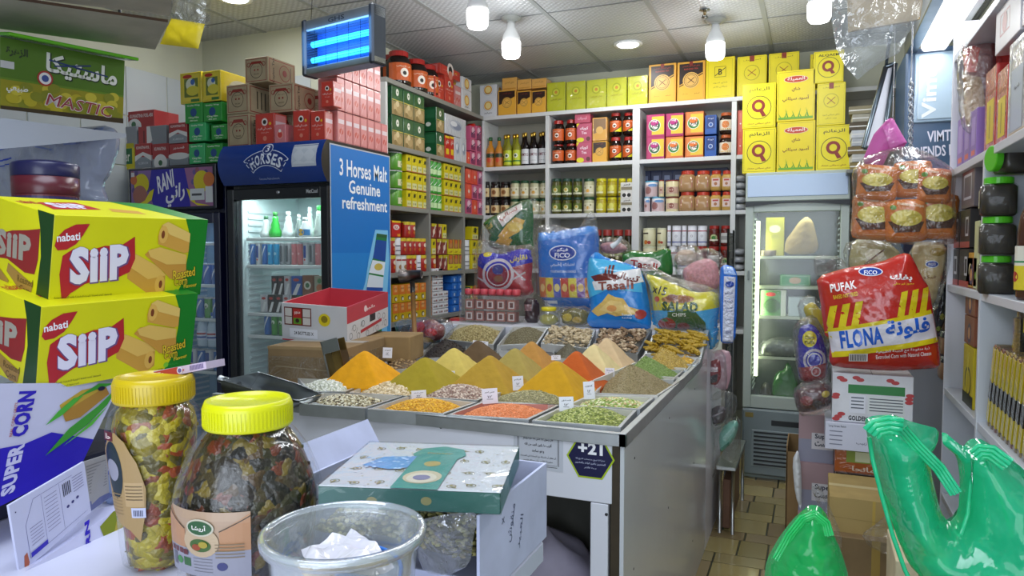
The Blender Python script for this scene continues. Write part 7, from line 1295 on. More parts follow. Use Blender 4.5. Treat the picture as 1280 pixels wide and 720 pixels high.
bag('clear_film','crumpled clear plastic film draped over the brown cardboard boxes','film',[(1076,668),(1095,655),(1112,640),(1126,650),(1140,672),(1138,700),(1118,698),(1100,690),(1085,682)],2.86,.04,'#eef0f2',kind='wrap',seed=76,wr=.012)
bag('clear_film','strip of clear plastic film hanging between the small green bag and the boxes','film',[(1012,606),(1026,608),(1040,640),(1052,668),(1052,690),(1040,672),(1026,640)],2.84,.03,'#eef0f2',kind='wrap',seed=77,wr=.012)
fc(1118,1190,705,790,2.2,.25,'#c2b494',{'front':[('l',.2,.6,.3,.9,.01,'#4a4030')],'top':[('l',.1,.5,.4,.55,.01,'#4a4030'),('l',.5,.3,.7,.6,.01,'#4a4030')]},'beige_carton','beige carton top at the bottom edge between the green bags',z0=0)
# ================= green carrier bags =================
GT='#3ceab4'
S=Sheet([(1080,524),(1092,519),(1118,518),(1130,524),(1150,530),(1174,536),(1172,556),(1160,566),(1166,600),(1176,640),(1186,654),(1198,640),(1200,600),(1196,570),(1184,560),(1178,554),(1177,537),(1205,560),(1208,552),(1216,548),(1228,549),(1252,566),(1280,586),(1330,640),(1340,760),(1300,800),(1180,800),(1150,720),(1136,706),(1118,664),(1104,616),(1092,575),(1084,545)],1.45,.26,wr=.020,seed=80,smooth=1)
r=empty('carrier_bag',S.o,label='large translucent teal green carrier bag standing open at the right bottom corner',cat='bag'); o=S.mesh(mat(GT,'tint',o=.5),.012).build('bag_film',r); o.location=-r.location
def handle(S,P,wd,m,nm='handle',off=.0):
    long_=off>0
    """a gathered flat strip of film following photo points"""
    b=MB(); Q=[]
    for i,(x,y) in enumerate(P): u,v=S.px(x,y); Q.append((u,v))
    for k,(o_,dz) in enumerate(((-.5,-.012),) if long_ else ((-.75,-.002),(-.25,.002),(.25,.001),(.75,-.002))):
        pts=[]
        for i,(u,v) in enumerate(Q):
            a=Q[max(0,i-1)];c=Q[min(len(Q)-1,i+1)];dx,dy=c[0]-a[0],c[1]-a[1];L=math.hypot(dx,dy) or 1
            pts.append(S.o+S.ex*(u-dy/L*wd*o_)+S.ez*(v+dx/L*wd*o_)+S.n*(S.T*.5*.6+off+dz))
        b.tube(pts,wd*.27,m,7)
    o=b.build(nm,r); o.location=-r.location; return o
mt=mat(GT,'tint',o=.72)
handle(S,[(1085,530),(1092,522),(1106,519),(1122,522)],.016,mt); handle(S,[(1088,534),(1092,560),(1102,600),(1116,650),(1130,690),(1150,730)],.014,mt,off=.01); handle(S,[(1122,524),(1140,545),(1165,570),(1185,600)],.010,mt)
handle(S,[(1207,556),(1214,550),(1226,551),(1246,566)],.013,mt); handle(S,[(1210,560),(1208,590),(1204,625),(1196,650)],.012,mt,off=.01); handle(S,[(1226,560),(1240,600),(1256,650)],.010,mt,off=.01)
S=Sheet([(955,724),(958,700),(972,674),(990,650),(1005,636),(1012,631),(1024,632),(1034,644),(1040,664),(1052,690),(1062,724),(1060,800),(956,800)],1.75,.16,wr=.010,seed=82)
r=empty('carrier_bag',S.o,label='smaller bright green carrier bag with tied handles at the bottom of the aisle',cat='bag'); o=S.mesh(mat('#40ec90','tint',o=.5),.009).build('bag_film',r); o.location=-r.location
mt=mat('#42ee94','tint',o=.72)
handle(S,[(972,690),(988,660),(1004,640),(1018,634),(1032,645),(1036,660)],.010,mt); handle(S,[(1008,646),(1020,645),(1026,670),(1024,700)],.008,mt); handle(S,[(1008,646),(1006,668),(1016,700)],.007,mt,off=.01)
# display fridge bags
bag('green_bag','light green carrier bag hanging inside the display fridge','bag',[(964,498),(966,476),(972,464),(980,462),(984,452),(990,458),(992,466),(998,480),(1000,500),(994,515),(970,512)],5.0,.08,'#4aa83c',kind='tint',seed=84,o=.6)
bag('tan_bag','tan paper-like bag on the top shelf of the display fridge','bag',[(980,318),(982,300),(990,290),(998,278),(1008,270),(1016,276),(1020,292),(1024,310),(1016,318)],5.02,.08,'#a8905c',seed=85,kind='card')
bag('foil_packets','silver and dark packets piled on the fourth display fridge shelf','packet',[(950,446),(952,430),(966,424),(985,428),(1004,426),(1020,430),(1020,446)],5.0,.1,'#6a7068',kind='foil',seed=86,wrap=[(948,446),(950,426),(970,420),(1000,422),(1022,428),(1022,446)])
bag('foil_packets','dark packets at the bottom of the display fridge beside the green bag','packet',[(950,510),(950,484),(958,476),(966,490),(970,510)],5.02,.08,'#4a4a40',kind='foil',seed=87)
# hanging plastic sheet and cardboard
r=empty('hanging_carton',at(1090,20,Y=2.4),label='flattened brown cardboard hanging overhead inside a clear plastic sheet',cat='cardboard')
q=[at(1066,38,Y=2.40),at(1150,24,Y=2.55),at(1156,-20,Y=2.55),at(1064,-20,Y=2.40)]; o=quad(q,mat('#9a8358','card'),.02).build('cardboard',r); o.location=-r.location
q=[at(1066,38,Y=2.395),at(1066,10,Y=2.395),at(1128,4,Y=2.48),at(1140,26,Y=2.5)]; 
for yy in (1.8,): MB().tube([(0,0,.1),(0,0,CEIL-at(1090,20,Y=2.4).z)],.004,mat('#55585a','steel'),5).build('hook_rod',r)
S=Sheet([(1038,-10),(1040,30),(1046,62),(1056,82),(1072,100),(1086,88),(1104,76),(1124,66),(1134,44),(1150,20),(1156,-20),(1090,-30)],2.3,.08,wr=.03,seed=90,smooth=0)
r=empty('clear_plastic_sheet',S.o,label='large clear plastic bag hanging down to a point from the ceiling near the right',cat='bag'); o=S.mesh(mat('#e8ecee','wrap',s=6,o=.12),.02).build('film',r); o.location=-r.location
# ================= left foreground =================
TW=mat('#c9cbe0','paint')
r=empty('front_table',(-.95,.75,0),label='white table in the left foreground carrying jars, snack boxes and the carton',cat='table')
o=MB().box(-1.65,.25,1.015,-.364,.995,1.05,TW,.004).build('table_top',r); o.location=-r.location
for x in(-1.6,-.45):
    for y in(.3,.93): o=MB().box(x-.02,y-.02,0,x+.02,y+.02,1.015,mat('#3a3c44','steel')).build('leg',r); o.location=-r.location
# qbox: a box from four photo corners lying in given X planes, with thickness
def qbox(name,Q,th,base,shapes,label=None,cat=None,parent=None,kind='paper',back=None,layer=.0004,side=None):
    n_=(Q[1]-Q[0]).cross(Q[3]-Q[0]).normalized(); o0=Q[0].copy()
    P=[q-o0 for q in Q]; b=MB(); m=mat(base,kind)
    V=P+[p-n_*th for p in P]; b.add(V,[(0,1,2,3),(7,6,5,4),(0,4,5,1),(1,5,6,2),(2,6,7,3),(3,7,4,0)],m)
    asp=((P[3]-P[0]).length/(P[1]-P[0]).length)
    mp=lambda x,y,e:P[0]*(1-x)*(1-y)+P[1]*x*(1-y)+P[2]*x*y+P[3]*(1-x)*y+n_*e
    b.design(shapes,mp,asp,layer=layer)
    if side:
        mp2=lambda x,y,e:(P[1]*(1-y)+P[2]*y)-n_*th*x+(P[1]-P[0]).normalized()*e; b.design(side,mp2,(P[2]-P[1]).length/th)
    o=b.build(name,parent,loc=o0)
    return tag(o,label,cat)
# snack boxes
def siip():
    Y_='#d3d009'; W_='#e0dcec'; RD='#b0202a'
    flag=[(.05,.34),(.06,.55),(.12,.63),(.2,.60),(.3,.66),(.4,.66),(.485,.77),(.50,.5),(.47,.34),(.40,.28),(.3,.27),(.2,.22),(.12,.12),(.075,.02)]
    G=[(.83,1.0)]+[(.83+.035*math.sin(PI*i/8),1-.78*i/8) for i in range(9)]+[(.76,.02),(.70,0)]
    sh=[('p',[(.83,1),(1,1),(1,0),(.90,0),(.80,.0),(.84,.12),(.862,.3),(.874,.55),(.87,.8)],'#0f7a20'),
     ('p',[(.455,.40),(.50,.56),(.56,.50),(.72,.30),(.725,.08),(.68,.02),(.62,.04),(.46,.26)],'#c8963c'),('p',[(.50,.56),(.47,.56),(.44,.44),(.60,.24),(.725,.28),(.66,.40)],'#dbb258'),('e',.685,.17,.035,.115,'#d9ab50'),('e',.69,.17,.012,.05,'#7a3c1c'),
     ('p',[(.56,.55),(.60,.62),(.66,.62),(.86,.52),(.87,.3),(.84,.2),(.75,.24),(.72,.30)],'#c48f3a'),('p',[(.58,.60),(.66,.64),(.86,.54),(.86,.42),(.72,.42),(.60,.52)],'#dcb55c'),
     ('p',[(.64,.78),(.66,.92),(.70,.95),(.87,.80),(.872,.58),(.84,.56),(.68,.66),(.645,.68)],'#cf9c42'),('p',[(.66,.92),(.70,.96),(.87,.82),(.872,.70),(.72,.80)],'#e2bf68'),('e',.675,.80,.032,.11,'#dcae54'),('e',.672,.80,.012,.05,'#7a3c1c'),
     ('p',flag,RD),('p',[(.012,.66),(.02,.75),(.06,.84),(.12,.90),(.2,.91),(.165,.78),(.13,.68),(.08,.62),(.03,.61)],RD),T('nabati',.085,.76,.13,.09,'#f0eef4',.02,6),
     ('t','SiiP',.284,.445,.372,.45,'#6a4a80',.075,4),('t','SiiP',.28,.452,.355,.43,W_,.055,4),
     T('Roasted',.855,.30,.17,.13,'#3a1c10',.05,8),T('Roasted',.855,.30,.165,.12,'#e0c02c',.015,8),T('Corn',.835,.20,.10,.12,'#3a1c10',.05,6),T('Corn',.835,.20,.095,.11,'#e0c02c',.015,6),T('Flavour',.91,.135,.10,.05,'#e0c02c',.02,6),
     T('Roasted Corn Snack / الوجبة الحقيقية طعم الذرة المحمصة',.20,.075,.34,.035,'#4a4818',.004),T('Net weight الوزن الصافي 100 g (20 x 5 g)',.13,.025,.22,.03,'#5a5820',.0),T('PT KALDU SARI NABATI INDONESIA',.64,.012,.3,.025,'#4a4818',.004),('c',.81,.06,.018,'#7ac030'),T('HALAL',.87,.055,.07,.03,'#2c9a3c',.01)]
    lf=[('p',[(.80,0),(1,0),(1,1),(.74,1),(.80,.8),(.84,.5)],'#123c14'),('p',[(.0,.30),(.02,.66),(.2,.62),(.35,.68),(.6,.74),(.8,.80),(.8,.45),(.76,.28),(.6,.26),(.3,.34)],'#8a2024'),('t','SiiP',.38,.52,.6,.3,'#9a9488',.05,3),
        ('p',[(.3,.2),(.32,.3),(.75,.16),(.72,.02),(.6,-.0)],'#a07c3c'),('p',[(.0,.2),(.05,.28),(.35,.1),(.3,.0),(.0,.0)],'#a07c3c'),T('Roasted\nCorn',.62,.12,.26,.18,'#6a5020',.02)]
    tp=[T('nabati',.08,.7,.1,.2,RD,.02),('p',[(.1,.3),(.14,.7),(.4,.8),(.42,.4)],RD),('t','SiiP',.27,.55,.22,.3,W_,.05),('p',[(.7,1),(1,1),(1,0),(.84,0),(.8,.4)],'#0f7a20'),('p',[(.45,.3),(.5,.5),(.66,.4),(.64,.2)],'#c8963c')]
    return dict(front=sh,left=lf,top=tp)
SF=siip()
def sbox(c,eul,dims,label):
    r_=Matrix.Rotation(R(eul[2]),4,'Z')@Matrix.Rotation(R(eul[1]),4,'Y')@Matrix.Rotation(R(eul[0]),4,'X'); base=Vector(c)-r_@Vector((0,0,dims[2]/2))
    return tag(mkbox('snack_box',dims[0],dims[1],dims[2],'#d3d009',SF,bev=.001,loc=base,rot=eul,layer=.00025),label,'box')
sbox((-1.172,.91,1.486),(11.6,-.6,84),(.28,.176,.145),'upper yellow and green corn snack box in the left foreground')
sbox((-1.169,.88,1.3505),(12,-1.3,85),(.28,.176,.139),'lower yellow and green corn snack box, directly under the other one')
# super corn cartons
SU='#2a1cb0'
Q=[at(-70,668,X=-1.075),at(101,582,X=-1.095),at(151,478,X=-1.115),at(-60,480,X=-1.09)]
corn=[('p',[(.62,.78),(.70,.60),(.80,.62),(.95,.86),(.86,.96),(.74,.92)],'#c0a03c'),('p',[(.70,.60),(.66,.70),(.90,.95),(.95,.86),(.80,.62)],'#a87c34'),('p',[(.60,.72),(.68,.80),(.84,.99),(.96,.99),(.84,.92),(.72,.84)],'#3a9a34'),('p',[(.56,.60),(.66,.68),(.76,.86),(.70,.84),(.62,.72)],'#4aaa3c'),('p',[(.62,.30),(.74,.52),(.90,.72),(.99,.95),(.97,.72),(.88,.52),(.76,.40)],'#3c9434'),('p',[(.74,.34),(.86,.48),(.98,.70),(.92,.5)],'#54b03c')]
qbox('corn_snack_carton',Q,.20,'#c3c4de',[('p',[(0,0),(1,0),(1,.30),(.62,.52),(.45,.47),(0,.50)],SU)]+corn+[T('SUPER',.40,.275,.38,.11,'#c8c8e8',.05,90),T('CORN',.40,.74,.36,.11,SU,.05,90),T('REAL CORN GRITS',.345,.70,.26,.018,'#b05a50',.01,90),('c',.87,.93,.025,'#1c1c40')],'big violet and white corn snack carton lying under the yellow boxes','carton')
Q=[at(25,719,X=-.985),at(114,640,X=-1.0),at(105,577,X=-1.0),at(11,632,X=-.985)]
qbox('carton_flap',Q,.004,'#c6c9e4',[('l',.15,.1,.15,.6,.004,'#4a4a8a'),('l',.15,.6,.28,.9,.004,'#4a4a8a'),('l',.28,.9,.8,.9,.004,'#4a4a8a'),('l',.15,.1,.95,.1,.004,'#4a4a8a'),('l',.38,.12,.38,.88,.003,'#4a4a8a'),('l',.62,.12,.62,.88,.003,'#4a4a8a'),('r',.16,.1,.38,.17,SU),*[('r',.41,.8-.06*i,.58,.81-.06*i,'#8a8ab0') for i in range(10)],*[('r',.19,.5-.05*i,.35,.51-.05*i,'#8a8ab0') for i in range(6)],*[('r',.66+.012*i,.62,.672+.012*i,.84,'#22223a') for i in range(0,9,2)],*[('r',.8,.84-.05*i,.95,.85-.05*i,'#6a6a9a') for i in range(6)],('c',.7,.42,.02,'#3a3a7a'),('c',.77,.44,.02,'#3a3a7a'),('c',.84,.46,.02,'#3a3a7a'),('p',[(.06,.02),(.08,.2),(.12,.22),(.13,.06),(.1,.0)],'#b05a3c'),('c',.06,.86,.008,'#3a3a6a')],'white carton flap with printed nutrition tables standing out below the violet carton','flap')
Q=[at(112,640,X=-1.0),at(137,622,X=-1.06),at(134,568,X=-1.06),at(103,578,X=-1.0)]
qbox('carton_flap',Q,.004,'#9a9a9c',[*[('r',.1,.88-.06*i,.9,.90-.06*i,'#6a6a70') for i in range(10)],('p',[(0,0),(1,0),(1,.12),(0,.2)],'#3a4a8a')],'narrow grey printed flap at the right of the white flap','flap')
Q=[at(20,790,X=-.95),at(165,705,X=-.97),at(158,628,X=-1.0),at(20,722,X=-.97)]
qbox('corn_snack_carton',Q,.12,'#c3c5e2',[('p',[(.76,.1),(.99,.05),(1.0,.9),(.86,1),(.72,.9),(.78,.5)],'#7a8420'),('p',[(.82,.5),(.9,.9),(.97,.8),(.96,.4)],'#a89a3c'),('r',.50,0,.66,.42,SU),T('SUPER',.575,.2,.34,.12,'#c8c8e8',.05,90),T('CORN',.60,.66,.34,.14,SU,.05,90)],'pale corn snack carton at the bottom left corner beside the tall jar','carton')
bag('blue_white_pack','blue printed wrapper and pale packet between the corn cartons and the tall jar','packet',[(128,572),(152,562),(158,600),(158,630),(136,634),(130,600)],.86,.03,'#8a9cc0',[('p',[(130,572),(156,564),(157,588),(132,592)],'#1c50b0'),('l',132,580,156,574,1,'#c8d8f0'),('l',134,586,156,582,1,'#c8d8f0'),('e',146,616,6,3,'#5a6a9a')],kind='paper',seed=91)
SB_=mat('#0b1020','paint')
o=MB().box(-1.40,.62,1.051,-1.19,1.02,1.12,mat('#22243a','card'),.004).build('dark_crate'); tag(o,'low dark crate under the corn snack cartons','crate')
# chocolate bar on jar lid
Q=[at(193,475,d=1.02),at(258,461,d=.985),at(257,452,d=.985),at(192,464,d=1.02)]
qbox('biscuit_pack',Q,.035,'#c4b4d0',[('p',[(0,0),(.0,.9),(.45,.98),(.6,.5),(.5,0)],'#b03a34'),T('Ülker',.12,.5,.16,.5,'#e8d8e0',.03) if 0 else T('Ulka',.12,.5,.16,.5,'#e8d8e0',.03),('c',.51,.5,.055,'#dcd4e8'),('c',.51,.5,.035,'#6a5a9c'),*[('r',.70+.02*i,.2,.71+.02*i,.85,'#5a4a80') for i in range(13)]],'small lilac and red biscuit pack lying on the tall jar lid','packet')
# ---- jars ----
def pickles(parent,prof,cols,seed,n=230,mp='pickle'):
    V=[(r_*.94,z) for r_,z in prof]
    MB().lathe([(max(.001,r_-.004),z) for r_,z in V],mat(cols.split()[0],'pickle',cols=cols),40).build('pickle_filling',parent)
    r_=random.Random(seed); IV,IF=ico(); b=MB(); cm_=[mat(c,'grain',s=60,a=.25) for c in cols.split()]
    for _ in range(n):
        t=r_.random()*(len(prof)-1.001); i=int(t); f=t-i; rr_=(prof[i][0]*(1-f)+prof[i+1][0]*f)*.94-.006; z=prof[i][1]*(1-f)+prof[i+1][1]*f
        if rr_<.02: continue
        a=r_.uniform(-PI,PI*.3); s=r_.uniform(.008,.017); rr_-=s*.8; M=Matrix.Translation((rr_*math.cos(a),rr_*math.sin(a),z))@Matrix.Rotation(r_.uniform(0,6),4,'Z')@Matrix.Rotation(r_.uniform(0,6),4,'X'); e=r_.choice([(1,.55,.6),(1,.9,.5),(1.4,.35,.4)])
        b.add([M@Vector((v.x*s*e[0],v.y*s*e[1],v.z*s*e[2])) for v in IV],IF,cm_[r_.randrange(len(cm_))],True)
    b.build('pickle_pieces',parent)
def lidmesh(rl,z0,h,col,parent):
    b=MB().lathe([(rl*.97,z0),(rl,z0+.002),(rl,z0+h*.8),(rl*.95,z0+h),(rl*.86,z0+h),(rl*.84,z0+h-.0025)],mat(col,'plastic'),48)
    for i in range(70): a=2*PI*i/70; b.box(-.0006,-.0008,z0+.004,.0006,.0008,z0+h*.75,mat(col,'plastic'),T=Matrix.Translation((rl*math.cos(a),rl*math.sin(a),0))@Matrix.Rotation(a,4,'Z'))
    b.build('lid',parent)
r=empty('pickle_jar',(-.828,.712,1.052),label='tall clear jar of yellow cauliflower pickles with yellow lid',cat='jar')
pf=[(.034,0),(.044,.008),(.047,.03),(.050,.08),(.055,.13),(.060,.17),(.0605,.195),(.056,.212),(.048,.222),(.046,.228)]
pickles(r,pf,'#8a7a10 #a8941c #6a5c10 #b8a630 #8a4c28 #964422 #5a500e #ac9c24',3,150)
MB().lathe(pf,mat('#dfe4c8','clear',o=0,m=.3),48,cap=False).build('jar_body',r)
lidmesh(.051,.226,.034,'#c7ad14',r)
mp,a_=cylmap(.062,.035,.15,1.25,.062)
ex=lambda x,y:[(x+.5*0,y)]
b=MB(); mp2=lambda x,y,e:(lambda z:(lambda rr_:(rr_*math.cos(-PI/2+.12+(x-.5)*1.35),rr_*math.sin(-PI/2+.12+(x-.5)*1.35),z))(.0015+e+(lambda z:next((pf[i][0]+(pf[i+1][0]-pf[i][0])*(z-pf[i][1])/(pf[i+1][1]-pf[i][1]) for i in range(len(pf)-1) if pf[i][1]<=z<=pf[i+1][1]),.05))(z)))(.045+y*.15)
b.design([('p',[(.25,.96),(.40,1),(.58,.92),(.76,.74),(.88,.5),(.86,.3),(.74,.02),(.55,.12),(.25,.18),(.05,.3),(.05,.8)],'#a08456'),('e',.30,.66,.20,.26,'#15262c'),('e',.28,.66,.15,.10,'#8a8a98'),('r',.10,.92,.36,1.0,'#5c1c22'),T('حلا',.24,.96,.16,.05,'#d8c8c0',.03),('r',.50,.34,.84,.56,'#b09468'),*[('r',.52,.52-.03*i,.82,.53-.03*i,'#6a5838') for i in range(5)],('r',.60,.24,.86,.33,'#b8bcd4'),*[('r',.64+.03*i,.255,.655+.03*i,.31,'#3a3c58') for i in range(6)],*[('r',.12,.44-.03*i,.42,.45-.03*i,'#8a724a') for i in range(7)]],mp2,1.5,sub=.1); b.build('label',r)
r=empty('pickle_jar',(-.664,.712,1.052),label='wide clear jar of dark mixed pickled vegetables with bright yellow lid',cat='jar')
pg=[(.070,0),(.084,.01),(.088,.04),(.092,.09),(.0925,.115),(.088,.14),(.074,.175),(.060,.196),(.052,.204),(.050,.21)]
pickles(r,pg,'#1a1206 #241a0a #4a3412 #6a2c12 #6e5c1c #181206 #302c0c #5a2410 #120e06 #3c3012',8,190)
MB().lathe(pg,mat('#d8dccc','clear',o=0,m=.3),48,cap=False).build('jar_body',r)
lidmesh(.0545,.207,.034,'#d2d40c',r)
b=MB()
mp3=lambda x,y,e:(lambda z:(lambda rr_:(rr_*math.cos(-PI/2+.13+(x-.5)*1.25),rr_*math.sin(-PI/2+.13+(x-.5)*1.25),z))(.0015+e+next((pg[i][0]+(pg[i+1][0]-pg[i][0])*(z-pg[i][1])/(pg[i+1][1]-pg[i][1]) for i in range(len(pg)-1) if pg[i][1]<=z<=pg[i+1][1]),.05)))(.048+y*.078)
b.design([('r',0,0,1,1,'#a48a72'),('r',0,0,1,.42,'#8c8c98'),('p',[(0,.98),(.3,.72),(.3,.42),(0,.42)],'#a87c58'),('p',[(1,.98),(.7,.72),(.7,.42),(1,.42)],'#a87c58'),('l',0,.94,.3,.72,.012,'#3a3020'),('l',1,.94,.7,.72,.012,'#3a3020'),('c',.5,.55,.2,'#b09a7c'),('e',.5,.77,.155,.13,'#b8b4a0'),('e',.5,.77,.135,.105,'#24502c'),T('أريشا',.5,.77,.16,.1,'#e4e0d8',.02),('e',.5,.5,.12,.10,'#3a5a24'),('e',.46,.47,.05,.05,'#8a3c1c'),('e',.54,.52,.05,.05,'#9a8a2c'),*[('r',.04+.08*i,.32,.10+.08*i,.40,'#5a2024') for i in range(4)],('c',.19,.2,.05,'#3a7a3c'),('r',.26,.14,.36,.27,'#2c5a2c'),('c',.72,.18,.055,'#3a3c6a'),('r',.06,.1,.13,.3,'#5c5c68'),*[('r',.66,.52-.05*i,.94,.535-.05*i,'#7a6a50') for i in range(5)],*[('r',.4,.28-.05*i,.62,.29-.05*i,'#6a6a72') for i in range(5)]],mp3,.85,sub=.1,layer=.0006); b.build('label',r)
# ---- round clear tub ----
r=empty('clear_tub',(-.416,.571,1.052),label='round clear plastic tub with papers inside at the bottom edge of the view',cat='tub')
cl=mat('#e4ecf0','clear',o=.17)
b=MB().lathe([(.058,0),(.060,.004),(.071,.145),(.073,.150),(.0785,.150),(.0795,.155),(.0785,.160),(.073,.161),(.0705,.156),(.069,.145),(.058,.006)],cl,64,cap=True)
b.build('tub_body',r)
MB().tube([(.0765*math.cos(2*PI*i/64),.0765*math.sin(2*PI*i/64),.1575) for i in range(64)],.003,mat('#d8e2e8','clear',o=.25),8,closed=True).build('rim',r)
rr=random.Random(6)
for i in range(6):
    P=[Vector((rr.uniform(-.012,.012)+.048*math.cos(a),rr.uniform(-.01,.01)+.048*math.sin(a),.075+.011*i+rr.uniform(0,.012))) for a in(0.3,1.8,3.3,4.9)]
    V=[tuple(p) for p in P]; b=MB()
    surf=lambda u,v:(P[0]*(1-u)*(1-v)+P[1]*u*(1-v)+P[2]*u*v+P[3]*(1-u)*v)+Vector((0,0,.012*noise.noise(Vector((u*4+i,v*4,i)))))
    o=surfgrid(surf,8,8,mat(['#c8c4d0','#d4d0dc','#b8b4c4','#d8d4e0','#c8a83c','#dcdae4'][i],'film')).build('folded_paper',loc=r.location); tag(o,'crumpled pale paper sheet lying inside the round clear tub','paper','papers in the clear tub')
b=MB(); b.tube([(.055*math.cos(a),.055*math.sin(a),.11+.01*math.sin(a)) for a in [-.3+.22*i for i in range(13)]],.0022,mat('#2a78d8','plastic'),6); b.tube([(-.035,0,.112),(.03,.0,.114)],.0035,mat('#2a78d8','plastic'),6)  # insect killer's reflection in the tub, shaped as blue tubes
tag(b.build('blue_reflection',loc=r.location),'bright blue plastic band curled inside the clear tub','band')
# ---- raisin carton with paisley gift box ----
r=empty('raisin_carton',(-.50,.88,1.052),label='open white cardboard carton holding raisins in film under the paisley gift box',cat='carton')
cw=mat('#bfc4e0','card'); t=.004; x0,x1,y0,y1=-.655,-.362,.765,1.0; b=MB()
b.box(x0,y0,1.053,x1,y1,1.057,cw); b.box(x0,y1-t,1.057,x1,y1,1.165,cw); b.box(x1-t,y0,1.057,x1,y1-t,1.165,cw); b.box(x0,y0,1.057,x0+t,y1-t,1.165,cw); b.box(x0+t,y0,1.057,x1-t,y0+t,1.085,cw)
b.design([T('منقوش',.42,.62,.22,.16,'#3a3c6a',.0,70),T('العبير',.55,.40,.2,.13,'#3a3c6a',.0,70),T('X',.3,.75,.04,.08,'#3a3c6a')],lambda x,y,e:(x1+e,y0+x*(y1-y0),1.06+y*.1),.45)
o=b.build('carton_body',r); o.location=-r.location
q=[Vector((x0,y0+.05,1.165)),Vector((x0,y1,1.165)),Vector((x0-.03,y1+.01,1.20)),Vector((x0-.03,y0+.06,1.20))]; o=quad(q,cw,.003).build('flap',r); o.location=-r.location
QQ=[Vector((x0+.008,y0+.008,1.115)),Vector((x1-.008,y0+.008,1.115)),Vector((x1-.008,y1-.008,1.115)),Vector((x0+.008,y1-.008,1.115))]
grains(QQ,.018,'#8a8450 #a09a60 #6a6438 #b0a868 #9a8a58',.0058,900,'green_raisins','green-brown raisins under film inside the white carton',33,base='#4a4626',bin_=False,edge=0,sink=.014,pw=3)
S=Sheet([(524,650),(560,642),(600,640),(592,668),(588,706),(560,720),(530,716),(520,690)],.745,.02,wr=.006,seed=95); o=S.mesh(mat('#f0f2f6','wrap',s=16,o=.05)).build('film',r); o.location=-r.location
PW_,PD_,PH_=.226,.205,.026
pa=[('r',0,0,1,1,'#c5cad0')]; rr=random.Random(12)
for i in range(30):
    x=.06+.13*(i%8)+rr.uniform(-.015,.015)+(.06 if (i//8)%2 else 0); y=.1+.25*(i//8)+rr.uniform(-.02,.02)
    if x>.97: continue
    a=rr.uniform(0,6); pa+=[('o',x,y,.028,.006,'#7a7440'),('p',[(x+.02*math.cos(a),y+.02*math.sin(a)),(x+.055*math.cos(a+.5),y+.055*math.sin(a+.5)),(x+.02*math.cos(a+1.2),y+.02*math.sin(a+1.2))],'#8a8450'),('c',x,y,.01,'#9a944c')]
for i in range(60): pa.append(('c',rr.uniform(.02,.98),rr.uniform(.02,.98),.006,rr.choice(['#9aa4b4','#a8a878'])))
pa+=[('p',[(.40,0),(.66,0),(.66,.62),(.70,.72),(.66,.86),(.53,.93),(.40,.86),(.36,.72),(.40,.62)],'#1c8f86'),('e',.53,.22,.11,.13,'#c8bc9c'),('e',.53,.2,.085,.1,'#d8d0bc'),('e',.53,.2,.05,.05,'#6a6a8a'),('e',.53,.5,.05,.06,'#a89a50'),T('Paisley',.53,.74,.16,.04,'#a89a50'),('p',[(.12,.42),(.2,.62),(.40,.66),(.40,.40),(.3,.35)],'#5a9ad0')]
pa+=[('c',rr.uniform(.10,.38),rr.uniform(.36,.64),.012,'#a8c8e8') for _ in range(24)]
o=mkbox('gift_box',PW_,PD_,PH_,'#14584e',{'top':pa,'front':[('e',.3,.4,.03,.2,'#8a8450'),('e',.6,.5,.03,.2,'#8a8450')],'right':[('r',0,0,1,1,'#1c7a76')]},bev=.001,loc=(-.476,.842,1.1665),rot=(0,0,16)); tag(o,'flat teal gift box with white paisley lid under cling film on the carton','gift box')
MB().box(-PW_/2-.001,-PD_/2-.001,-.0005,PW_/2+.001,PD_/2+.001,PH_+.0025,mat('#f4f6f8','clear',s=10,m=.35,o=.01)).build('cling_film',o)
# ---- upper left shelf things ----
r=empty('upper_left_shelf',(0,0,0),label='pale grey shelf boards at the upper left carrying the mastic box',cat='shelf')
o=quad([at(-40,142,X=-1.74),at(158,167,X=-1.74),at(158,172,X=-1.74),at(-40,190,X=-1.74)],mat('#9aa0ac','paint'),-.3).build('shelf_board',r)
MB().box(-2.06,.90,0,-2.03,.93,1.9,mat('#8a909c','steel')).build('post',r)
pt_=at(58,250,d=1.55); MB().box(pt_.x-.3,pt_.y-.09,1.50,pt_.x+.08,pt_.y+.09,1.53,mat('#6a7080','paint'),.003).build('lower_board',r)
MB().box(pt_.x-.28,pt_.y-.08,0,pt_.x-.25,pt_.y-.05,1.5,mat('#8a909c','steel')).build('post',r)
MAS={'front':[('r',0,0,1,1,'#5c7c1c'),('r',0,.45,1,1,'#4a6c18'),('r',0,.0,1,.42,'#8a8418'),*[('e',rr.uniform(.05,.95),rr.uniform(.06,.40),.05,.07,rr.choice(['#a89a20','#8a7c14','#b8aa34','#7a7c1c'])) for _ in range(40)],('p',[(0,.0),(1,.0),(1,.08),(0,.05)],'#3a2c14'),
  ('t','ماستيكا',.64,.70,.60,.36,'#1c2c14',.05,-3),('t','ماستيكا',.635,.71,.60,.34,'#d4d4d0',.03,-3),('t','MASTIC',.62,.19,.56,.19,'#dcd4d8',.018,-4,.2),('t','MASTIC',.62,.19,.55,.17,'#8c2c3a',.0,-4,.2),('c',.33,.52,.062,'#a02c2c'),('c',.33,.52,.048,'#d8d4d4'),('c',.33,.52,.028,'#3a4a8a'),T('طبيعي',.12,.30,.16,.12,'#d8d8d4',.03),T('الزهرة',.12,.82,.16,.14,'#22301c',.04),('r',.0,.58,.1,.68,'#b8b8bc'),('l',.36,.80,.85,.70,.012,'#1c2c6a'),('l',.4,.72,.7,.82,.012,'#1c2c6a')]}
